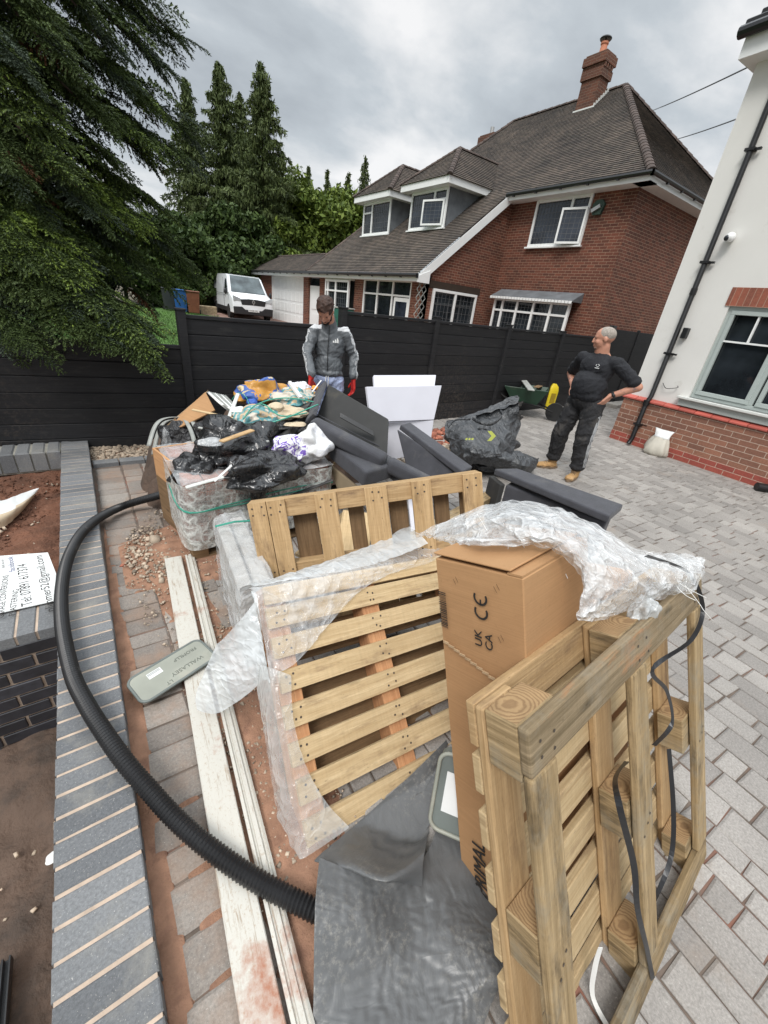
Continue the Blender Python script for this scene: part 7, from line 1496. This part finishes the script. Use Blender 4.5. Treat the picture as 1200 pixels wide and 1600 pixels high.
def scraps():
    """small loose waste, each piece its own thing"""
    def slat(lab, a, b, w, mat, nm='plank', cat='plank', h=.012): timber(lab, z_(*a), z_(*b), w, h, mat, cat, nm)
    slat('white painted batten pointing up between the folded card and the orange sack', (352, 668, .68), (372, 615, .86), .03, 'upvc_dull')
    slat('thin bare batten lying over the trim strips', (300, 640, .78), (372, 655, .74), .025, 'wood_new')
    slat('short dark board under the teal sack', (395, 672, .70), (452, 668, .68), .07, 'plank')
    slat('broken pine offcut on top of the refuse bags', (345, 690, .78), (395, 672, .80), .04, 'wood_warm')
    slat('grey plastic trim crossing behind the largest refuse bag', (310, 668, .70), (420, 690, .72), .02, 'strip_grey')
    slat('white trim piece resting on the film at the right end of the brick pack', (430, 730, .58), (505, 712, .60), .03, 'white_plastic')
    slat('pale batten lying on the front corner of the brick pack', (290, 762, .57), (350, 745, .60), .03, 'upvc_dull')
    slat('brown lath sticking out left of the crate', (238, 712, .30), (300, 690, .52), .03, 'wood_brown')
    slat('pale lath propped in the gap between the sofa seat and the brick pack', (500, 760, .30), (528, 715, .55), .03, 'wood_new')
    slat('dark lath behind the golden pallet near its left end', (440, 780, .35), (520, 750, .45), .03, 'plank')
    slat('small white offcut on the paving left of the wrapped bricks', (255, 800, .02), (268, 806, .02), .03, 'white_plastic')
    for k, (lab, p, r, m) in enumerate((('crushed grey paper on the trim strips', (372, 640, .78), (.06, .05, .03), 'paper'), ('crumpled cream paper between the teal sacks', (432, 636, .82), (.06, .05, .04), 'cream_sack'), ('torn brown paper at the lower edge of the cream sack', (462, 662, .74), (.09, .05, .02), 'cream_sack'), ('small orange wrapper beside the gloved hand', (492, 606, .86), (.04, .03, .03), 'orange'), ('blue wrapper under the orange sack', (394, 628, .80), (.05, .04, .03), 'blue_print'), ('scrap of clear film on the top of the largest refuse bag', (330, 690, .74), (.08, .06, .03), 'film'), ('flattened white carton under the purple printed bag', (445, 722, .60), (.10, .07, .02), 'paper'))):
        tag(crumple('scrap', z_(*p), r, M[m], None, 3, 1.15, 15, 200+k), lab, 'scrap')
    for k, (lab, p, s) in enumerate((('large pale broken stone beside the sand patch', (205, 855, .02), .045), ('flat pale stone in the sand patch', (243, 843, .02), .03), ('small pale stone by the end of the white board', (252, 905, .02), .018), ('reddish stone on the old paving near the hose', (190, 880, .02), .022))):
        o = chips('stone', 1, lambda rs, q=z_(*p): (q.x, q.y), s, M['stone' if k < 3 else 'rubble_red'], 0, 300+k); del o['kind']; tag(o, lab, 'stone')
scraps()
# ================================================================ people
def caps(g, p, rp, q, rq, n=14, m=0):
    """tapered limb segment between two joints, rounded at both ends"""
    p = Vector(p); q = Vector(q); K = 7
    for k in range(K+1):
        c = p.lerp(q, k/K); r = rp+(rq-rp)*k/K; g.ell(c, (r, r, r), m, n)
    d = q-p; 
    if d.length > 1e-6: g.tube([p, q], [rp, rq], n, m)
def remesh(g, name, mat, parent, vox=.012, smooth=6, M4=None, mats_fn=None, fac=.5, fold=0, fs=6, seed=3):
    me = bpy.data.meshes.new(name); me.from_pydata(g.v, [], g.f); o = bpy.data.objects.new(name, me); COL.objects.link(o)
    r = o.modifiers.new('r', 'REMESH'); r.mode = 'VOXEL'; r.voxel_size = vox; s = o.modifiers.new('s', 'SMOOTH'); s.iterations = smooth; s.factor = fac
    bpy.context.view_layer.update(); dg = bpy.context.evaluated_depsgraph_get(); m2 = bpy.data.meshes.new_from_object(o.evaluated_get(dg)); o.modifiers.clear(); o.data = m2
    if fold:                                            # real cloth folds: long diagonal ridges pushed out of the surface
        N_ = [v.normal.copy() for v in m2.vertices]
        for v, n in zip(m2.vertices, N_):
            p = v.co; q = Vector(((p.x*.9+p.z*.5)*fs, p.y*fs, (p.z*1.6-abs(p.x)*.9)*fs))+Vector((seed, seed, seed)); w = noise.noise(q*.5)
            h = (1-abs(noise.noise(q+Vector((w, w, w)))))**3-.45+.4*((1-abs(noise.noise(q*2.1)))**3-.45); v.co = p+n*(fold*h)
    mats = mat if isinstance(mat, (list, tuple)) else [mat]; m2.materials.clear()
    for x in mats: m2.materials.append(x)
    if mats_fn:
        for p in m2.polygons: p.material_index = mats_fn(p.center, p.normal)
    m2.polygons.foreach_set('use_smooth', [True]*len(m2.polygons)); o.parent = parent; return o
def hand(g, wrist, dirv, palm_n, side, curl=.5, s=1.0):
    """palm, four jointed fingers and a thumb leaving the side of the palm"""
    d = Vector(dirv).normalized(); n = Vector(palm_n); n = (n-d*n.dot(d)).normalized(); a = d.cross(n)*side; w = Vector(wrist)
    for k in range(4): off = a*(.030-.020*k)*s; caps(g, w+off*.5, .017*s, w+d*.085*s+off, .0135*s, 8)
    for k, L in enumerate((.072, .080, .074, .058)):
        b = w+d*.088*s+a*(.030-.020*k)*s; c1 = b+(d*math.cos(curl*.5)+n*math.sin(curl*.5))*L*.42*s; c2 = c1+(d*math.cos(curl*1.3)+n*math.sin(curl*1.3))*L*.33*s; c3_ = c2+(d*math.cos(curl*2.0)+n*math.sin(curl*2.0))*L*.27*s
        caps(g, b, .0105*s, c1, .0095*s, 8); caps(g, c1, .0095*s, c2, .0085*s, 8); caps(g, c2, .0085*s, c3_, .0075*s, 8)
    t0 = w+d*.025*s+a*.030*s; t1 = t0+(d*.6+a*.75+n*.25).normalized()*.038*s; t2 = t1+(d*.9+a*.3+n*.4).normalized()*.030*s; caps(g, t0, .014*s, t1, .0115*s, 8); caps(g, t1, .011*s, t2, .009*s, 8)
def head_mesh(g, H):
    """H: head frame matrix, y forward, z up, origin at the head centre"""
    E = lambda c, r, n=18: g.ell(H@Vector(c), r, 0, n, H.to_3x3())
    E((0, -.012, .03), (.076, .096, .088)); E((0, .020, -.03), (.062, .070, .082)); E((0, .050, -.078), (.035, .032, .028)); E((0, .055, .022), (.055, .032, .028))
    E((.033, .055, -.030), (.026, .026, .028), 12); E((-.033, .055, -.030), (.026, .026, .028), 12); E((0, .089, -.012), (.0115, .016, .026), 12); E((0, .098, -.030), (.016, .014, .011), 12); E((0, .082, -.062), (.024, .012, .007), 12); E((0, .082, -.071), (.021, .011, .007), 12)
    for s in (-1, 1): E((s*.077, -.010, -.008), (.010, .020, .030), 12)
def face_parts(H, t, stubble=None):
    eye = basic('eye_white', (.6, .58, .55), .3, bump=0); 
    for s in (-1, 1):
        g = MB(); g.ell(H@Vector((s*.029, .0725, .002)), (.010, .007, .006), 0, 10, H.to_3x3()); g.build('eye', [M['ink'] if False else M['hair_brown']], t, smooth=True)
def man_black():
    c = (z_(865, 732, 0)+z_(893, 748, 0))/2; yaw = math.atan2(-(-1.35), .41)     # facing: y axis of the figure
    f = Vector((-.96, .10, 0)).normalized(); ang = math.atan2(-f.x, f.y); Mx = Matrix.Translation((c.x, c.y, 0))@Matrix.Rotation(ang, 4, 'Z')@Matrix.Diagonal((1.07, 1.03, .975, 1)); t = thing('person', 'stocky man in black t-shirt and dusty black joggers standing with hands on hips', 'person', M=Mx)
    # local frame: x = his right (image left...), y forward, z up.  joints in metres
    A = {'hipL': (-.10, 0, .90), 'hipR': (.10, 0, .90), 'kneeL': (-.135, .035, .49), 'kneeR': (.155, .045, .49), 'ankL': (-.14, -.02, .09), 'ankR': (.19, -.02, .09)}
    shL, shR = (-.20, -.01, 1.375), (.20, -.01, 1.375); elL, elR = (-.41, -.13, 1.17), (.40, -.15, 1.16); wrL, wrR = (-.235, -.01, 1.035), (.235, -.02, 1.04)
    Hm = Matrix.Translation((0, .050, 1.595))@Matrix.Rotation(R(-52), 4, 'Z')@Matrix.Rotation(R(-9), 4, 'X')
    g = MB(); head_mesh(g, Hm); caps(g, (0, .005, 1.42), .072, (0, .03, 1.53), .068); caps(g, (0, -.01, 1.38), .10, (0, 0, 1.43), .07)
    for sh, el, wr, s in ((shL, elL, wrL, -1), (shR, elR, wrR, 1)):
        caps(g, sh, .058, el, .046); caps(g, el, .046, wr, .029); d = Vector((-s*.30, .35, -.85)); hand(g, wr, d, (-s*.85, .1, -.2), -s, .35)
    caps(g, (0, 0, 1.2), .09, (0, 0, 1.4), .07)
    def mf(p, nn=None):
        q = Vector(p); return 1 if (1.02 < q.z < 1.17 and abs(q.x) > .24) else 0
    remesh(g, 'body', [M['skin'], M['skin_tattoo']], t, .0075, 3, mats_fn=mf)
    g = MB(); g.ell((0, 0, 1.27), (.185, .125, .19), 0, 24); g.ell((0, .05, 1.10), (.185, .165, .17), 0, 24); g.ell((0, .04, 1.0), (.18, .145, .10), 0, 24); g.ell((0, .035, 1.30), (.165, .105, .13), 0, 20); caps(g, (-.185, -.01, 1.365), .068, (.185, -.01, 1.365), .068, 16); caps(g, (0, 0, 1.37), .10, (0, .012, 1.432), .078)
    for sh, el in ((shL, elL), (shR, elR)): m = Vector(sh).lerp(Vector(el), .78); caps(g, sh, .068, m, .068)
    remesh(g, 'tshirt', M['tee'], t, .011, 5, fold=.013, fs=5)
    g = MB(); g.ell((0, .015, .93), (.178, .135, .12), 0, 22)
    for s in ('L', 'R'): h_, k_, a_ = A['hip'+s], A['knee'+s], A['ank'+s]; caps(g, h_, .112, k_, .092); caps(g, k_, .092, (a_[0], a_[1]+.005, .19), .080); g.ell((a_[0], a_[1]+.01, .155), (.082, .085, .05), 0, 16)
    remesh(g, 'joggers', M['joggers'], t, .011, 5, fold=.012, fs=6)
    for s, x in (('L', -1), ('R', 1)):
        h_, k_, a_ = [Vector(A[q+s]) for q in ('hip', 'knee', 'ank')]
        for off in (-.012, .012):
            g = MB(); pts = [h_+Vector((x*.080, off, .03)), h_.lerp(k_, .5)+Vector((x*.103, off, 0)), k_+Vector((x*.0925, off, 0)), k_.lerp(a_, .5)+Vector((x*.086, off, 0)), a_+Vector((x*.075, off, .08))]; P = [p+Vector((x*.005, 0, 0)) for p in catmull(pts, 6)]; vs = []
            for p in P: vs += [p+Vector((0, -.005, 0)), p+Vector((0, .005, 0)), p+Vector((-x*.012, .005, 0)), p+Vector((-x*.012, -.005, 0))]
            g.mesh(vs, [(4*i+k, 4*i+(k+1) % 4, 4*i+4+(k+1) % 4, 4*i+4+k) for i in range(len(P)-1) for k in range(4)]); g.build('side_stripe', M['stripe'], t)
        g = MB(); a_ = Vector(A['ank'+s]); yo = R(18)*x; D = Vector((math.sin(yo), math.cos(yo), 0)); caps(g, a_+Vector((0, 0, .02)), .050, a_+Vector((0, 0, -.04)), .046); caps(g, a_+D*(-.02)+Vector((0, 0, -.048)), .042, a_+D*.12+Vector((0, 0, -.055)), .040); g.ell(a_+D*.16+Vector((0, 0, -.053)), (.047, .055, .036), 0, 14); b_ = remesh(g, 'boot', M['boot'], t, .007, 2, fold=.008, fs=14)
        S = Vector((D.y, -D.x, 0)); g = MB()
        for q in range(4): c_ = a_+D*(.045+.022*q)+Vector((0, 0, .012-.013*q)); g.tube([c_-S*.026, c_+Vector((0, 0, .012)), c_+S*.026], .0042, 5)
        g.build('laces', M['sole'], b_); g = MB(); g.ell(a_+D*.165+Vector((0, 0, -.058)), (.044, .047, .030), 0, 12); g.build('toe_cap', M['sole'], b_, smooth=True)
        g = MB(); P = []; S = Vector((D.y, -D.x, 0))
        for k in range(20): th = 2*math.pi*k/20; p = a_+D*(.065+.155*math.cos(th))+S*(.047*math.sin(th)); P.append((p.x, p.y))
        g.mesh([(p[0], p[1], .0) for p in P]+[(p[0], p[1], .024) for p in P], [tuple(range(19, -1, -1)), tuple(range(20, 40))]+[(k, (k+1) % 20, 20+(k+1) % 20, 20+k) for k in range(20)]); g.build('sole', M['sole'], b_)
    g = MB(); Hh = Hm@Matrix.Translation((0, -.018, .038)); g.ell(Hh@Vector((0, 0, 0)), (.0785, .092, .082), 0, 24, Hh.to_3x3()); o = remesh(g, 'hair', M['hair_grey'], t, .008, 1)
    bm = bmesh.new(); bm.from_mesh(o.data); inv = Hm.inverted(); dl = [v for v in bm.verts if (inv@v.co).y > .074-.35*((inv@v.co).z-.06) or (inv@v.co).z < -.02+.6*max(0, (inv@v.co).y)]; bmesh.ops.delete(bm, geom=dl, context='VERTS'); bm.to_mesh(o.data); bm.free()
    face_parts(Hm, t)
    g = MB(); g.ell(Hm@Vector((0, .058, -.086)), (.030, .026, .022), 0, 14, Hm.to_3x3()); g.build('stubble', basic('grey_stubble', (.33, .21, .16), .8, var=.3, vs=200, bump=.3), t, smooth=True)
    for s in (-1, 1): g = MB(); g.ell(Hm@Vector((s*.031, .078, .020)), (.018, .005, .0035), 0, 10, Hm.to_3x3()); g.build('eyebrow', M['hair_grey'], t, smooth=True)
    w = Vector(wrL).lerp(Vector(elL), .12); ax = (Vector(elL)-Vector(wrL)).normalized(); Q = ax.to_track_quat('Z', 'Y').to_matrix().to_4x4(); Q.translation = w; g = MB(); g.lathe([(.030, -.012), (.036, -.012), (.036, .012), (.031, .012)], 18, 0, Q); g.ell(w+Vector((-.02, .03, .0)), (.018, .018, .018), 0, 12); g.build('wristwatch', M['gutter'], t, smooth='auto')
    lg = MB(); Ml = Matrix(((-1, 0, 0, -.085), (0, 0, 1, .137), (0, 1, 0, 1.315), (0, 0, 0, 1)))
    for k in range(3): a0 = k*2.1; lg.mesh([Ml@Vector((.022*math.cos(a0+j*.3), .016*math.sin(a0+j*.3)+.012, 0)) for j in range(6)]+[Ml@Vector((.014*math.cos(a0+j*.3), .010*math.sin(a0+j*.3)+.012, 0)) for j in range(5, -1, -1)], [tuple(range(12))])
    lg.mesh([Ml@Vector(p) for p in ((-.026, -.018, 0), (.026, -.018, 0), (.026, -.011, 0), (-.026, -.011, 0))], [(0,1,2,3)]); lg.build('chest_logo', M['paper'], t)
man_black()
def man_grey():
    base = Vector((2.10, 4.00, .0)); f = Vector((-.52, -.85, 0)).normalized(); ang = math.atan2(-f.x, f.y); Mx = Matrix.Translation(base)@Matrix.Rotation(ang, 4, 'Z')@Matrix.Scale(.955, 4); t = thing('person', 'bearded man in grey tracksuit top and pale jeans looking down, red gloves on the heap', 'person', M=Mx)
    inv = Mx.inverted(); gp = inv@z_(486, 592, .90)     # right glove over the rubbish
    shR, shL = (.165, .05, 1.360), (-.165, .0, 1.385); elR = ((.19+gp.x)/2+.05, gp.y*.45, 1.17); wrR = (gp.x, gp.y, .955); elL = (-.27, -.03, 1.16); wrL = (-.285, .06, .93)
    Hm = Matrix.Translation((.045, .125, 1.575))@Matrix.Rotation(R(-12), 4, 'Z')@Matrix.Rotation(R(-47), 4, 'X')
    g = MB(); head_mesh(g, Hm); caps(g, (0, .02, 1.44), .058, (.01, .075, 1.53), .054); caps(g, (0, 0, 1.3), .07, (0, .01, 1.43), .05)
    caps(g, elR, .03, wrR, .026); caps(g, elL, .03, wrL, .026); remesh(g, 'body', M['skin'], t, .0075, 3)
    for (wr, el, s, d) in ((wrR, elR, 1, (.02, .15, -1)), (wrL, elL, -1, (-.05, .1, -1))):
        g = MB(); caps(g, Vector(wr)+Vector((0, 0, .03)), .036, wr, .032, 10); hand(g, Vector(wr)-Vector((0, 0, .01)), d, (-s*.9, .4, 0), -s, .55, 1.12); remesh(g, 'glove', M['glove'], t, .0065, 2)
    g = MB(); g.ell((0, 0, 1.25), (.165, .11, .20), 0, 24); g.ell((0, .01, 1.05), (.155, .115, .15), 0, 24); g.ell((0, .01, .97), (.165, .12, .06), 0, 24); caps(g, (-.15, .0, 1.375), .062, (.15, .0, 1.375), .062, 16); caps(g, (0, .01, 1.40), .09, (0, .035, 1.475), .068)
    for sh, el, wr in ((shL, elL, wrL), (shR, elR, wrR)): caps(g, sh, .060, el, .050); caps(g, el, .050, Vector(wr)+Vector((0, 0, .03)), .043)
    def mf(p, nn=None):
        q = Vector(p)
        if q.z > 1.405 and .085 < abs(q.x): return 1
        if abs(q.x) > .17 and nn.x*(1 if q.x > 0 else -1) > .62: return 1
        return 0
    remesh(g, 'tracksuit_top', [M['jacket'], M['jacket_white']], t, .010, 4, mats_fn=mf, fold=.015, fs=7)
    g = MB(); g.tube(catmull([(0, .085, 1.47), (0, .118, 1.35), (.005, .125, 1.2), (0, .13, 1.0)], 5), .004, 5); g.build('zip', M['gutter'], t)
    g = MB(); g.ell((0, .005, .90), (.168, .118, .11), 0, 22)
    for x in (-1, 1): caps(g, (x*.09, 0, .87), .095, (x*.11, .01, .48), .072); caps(g, (x*.11, .01, .48), .070, (x*.12, -.02, .10), .058)
    remesh(g, 'jeans', M['jeans'], t, .012, 4, fold=.012, fs=7)
    g = MB()
    for k in (-1, 1): g.tube([(k*.01, .125, .955), (k*.015, .135, .90), (k*.012, .13, .84)], .004, 5)
    g.build('drawcord', M['white_plastic'], t)
    for x in (-1, 1): g = MB(); caps(g, (x*.12, -.02, .06), .045, (x*.125, .12, .045), .042); remesh(g, 'boot', M['boot'], t, .01, 2)
    g = MB(); Hh = Hm@Matrix.Translation((0, -.020, .045)); g.ell(Hh@Vector((0, 0, 0)), (.088, .104, .094), 0, 26, Hh.to_3x3())
    rs = random.Random(3)
    for k in range(60):
        a = rs.uniform(0, 6.283); e = rs.uniform(.1, 1.4); p = Hh@Vector((.086*math.cos(a)*math.cos(e), .10*math.sin(a)*math.cos(e), .092*math.sin(e))); g.ell(p, (.016, .016, .013), 0, 6)
    o = remesh(g, 'hair', M['hair_brown'], t, .007, 1); bm = bmesh.new(); bm.from_mesh(o.data); iv = Hm.inverted(); dl = [v for v in bm.verts if ((iv@v.co).y > .058 and (iv@v.co).z < .065) or (iv@v.co).z < -.035+.6*max(0, (iv@v.co).y)]; bmesh.ops.delete(bm, geom=dl, context='VERTS'); bm.to_mesh(o.data); bm.free()
    g = MB(); R3 = Hm.to_3x3(); g.ell(Hm@Vector((0, .052, -.082)), (.044, .042, .034), 0, 16, R3); g.ell(Hm@Vector((.048, .02, -.055)), (.018, .034, .042), 0, 12, R3); g.ell(Hm@Vector((-.048, .02, -.055)), (.018, .034, .042), 0, 12, R3); g.ell(Hm@Vector((0, .084, -.050)), (.026, .010, .006), 0, 10, R3); remesh(g, 'beard', M['beard'], t, .006, 1)
    face_parts(Hm, t)
    Ml = Matrix(((-1, 0, 0, -.075), (0, 0, 1, .121), (0, 1, 0, 1.29), (0, 0, 0, 1))); g = MB()
    for k, h in enumerate((.020, .034, .048)): x0 = -.030+k*.021; g.mesh([Ml@Vector(p) for p in ((x0, 0, 0), (x0+.016, 0, 0), (x0+.016, h*.55, 0), (x0+.004, h, 0), (x0-.002, h*.85, 0))], [(0,1,2,3,4)])
    g.build('chest_logo', M['paper'], t)
man_grey()
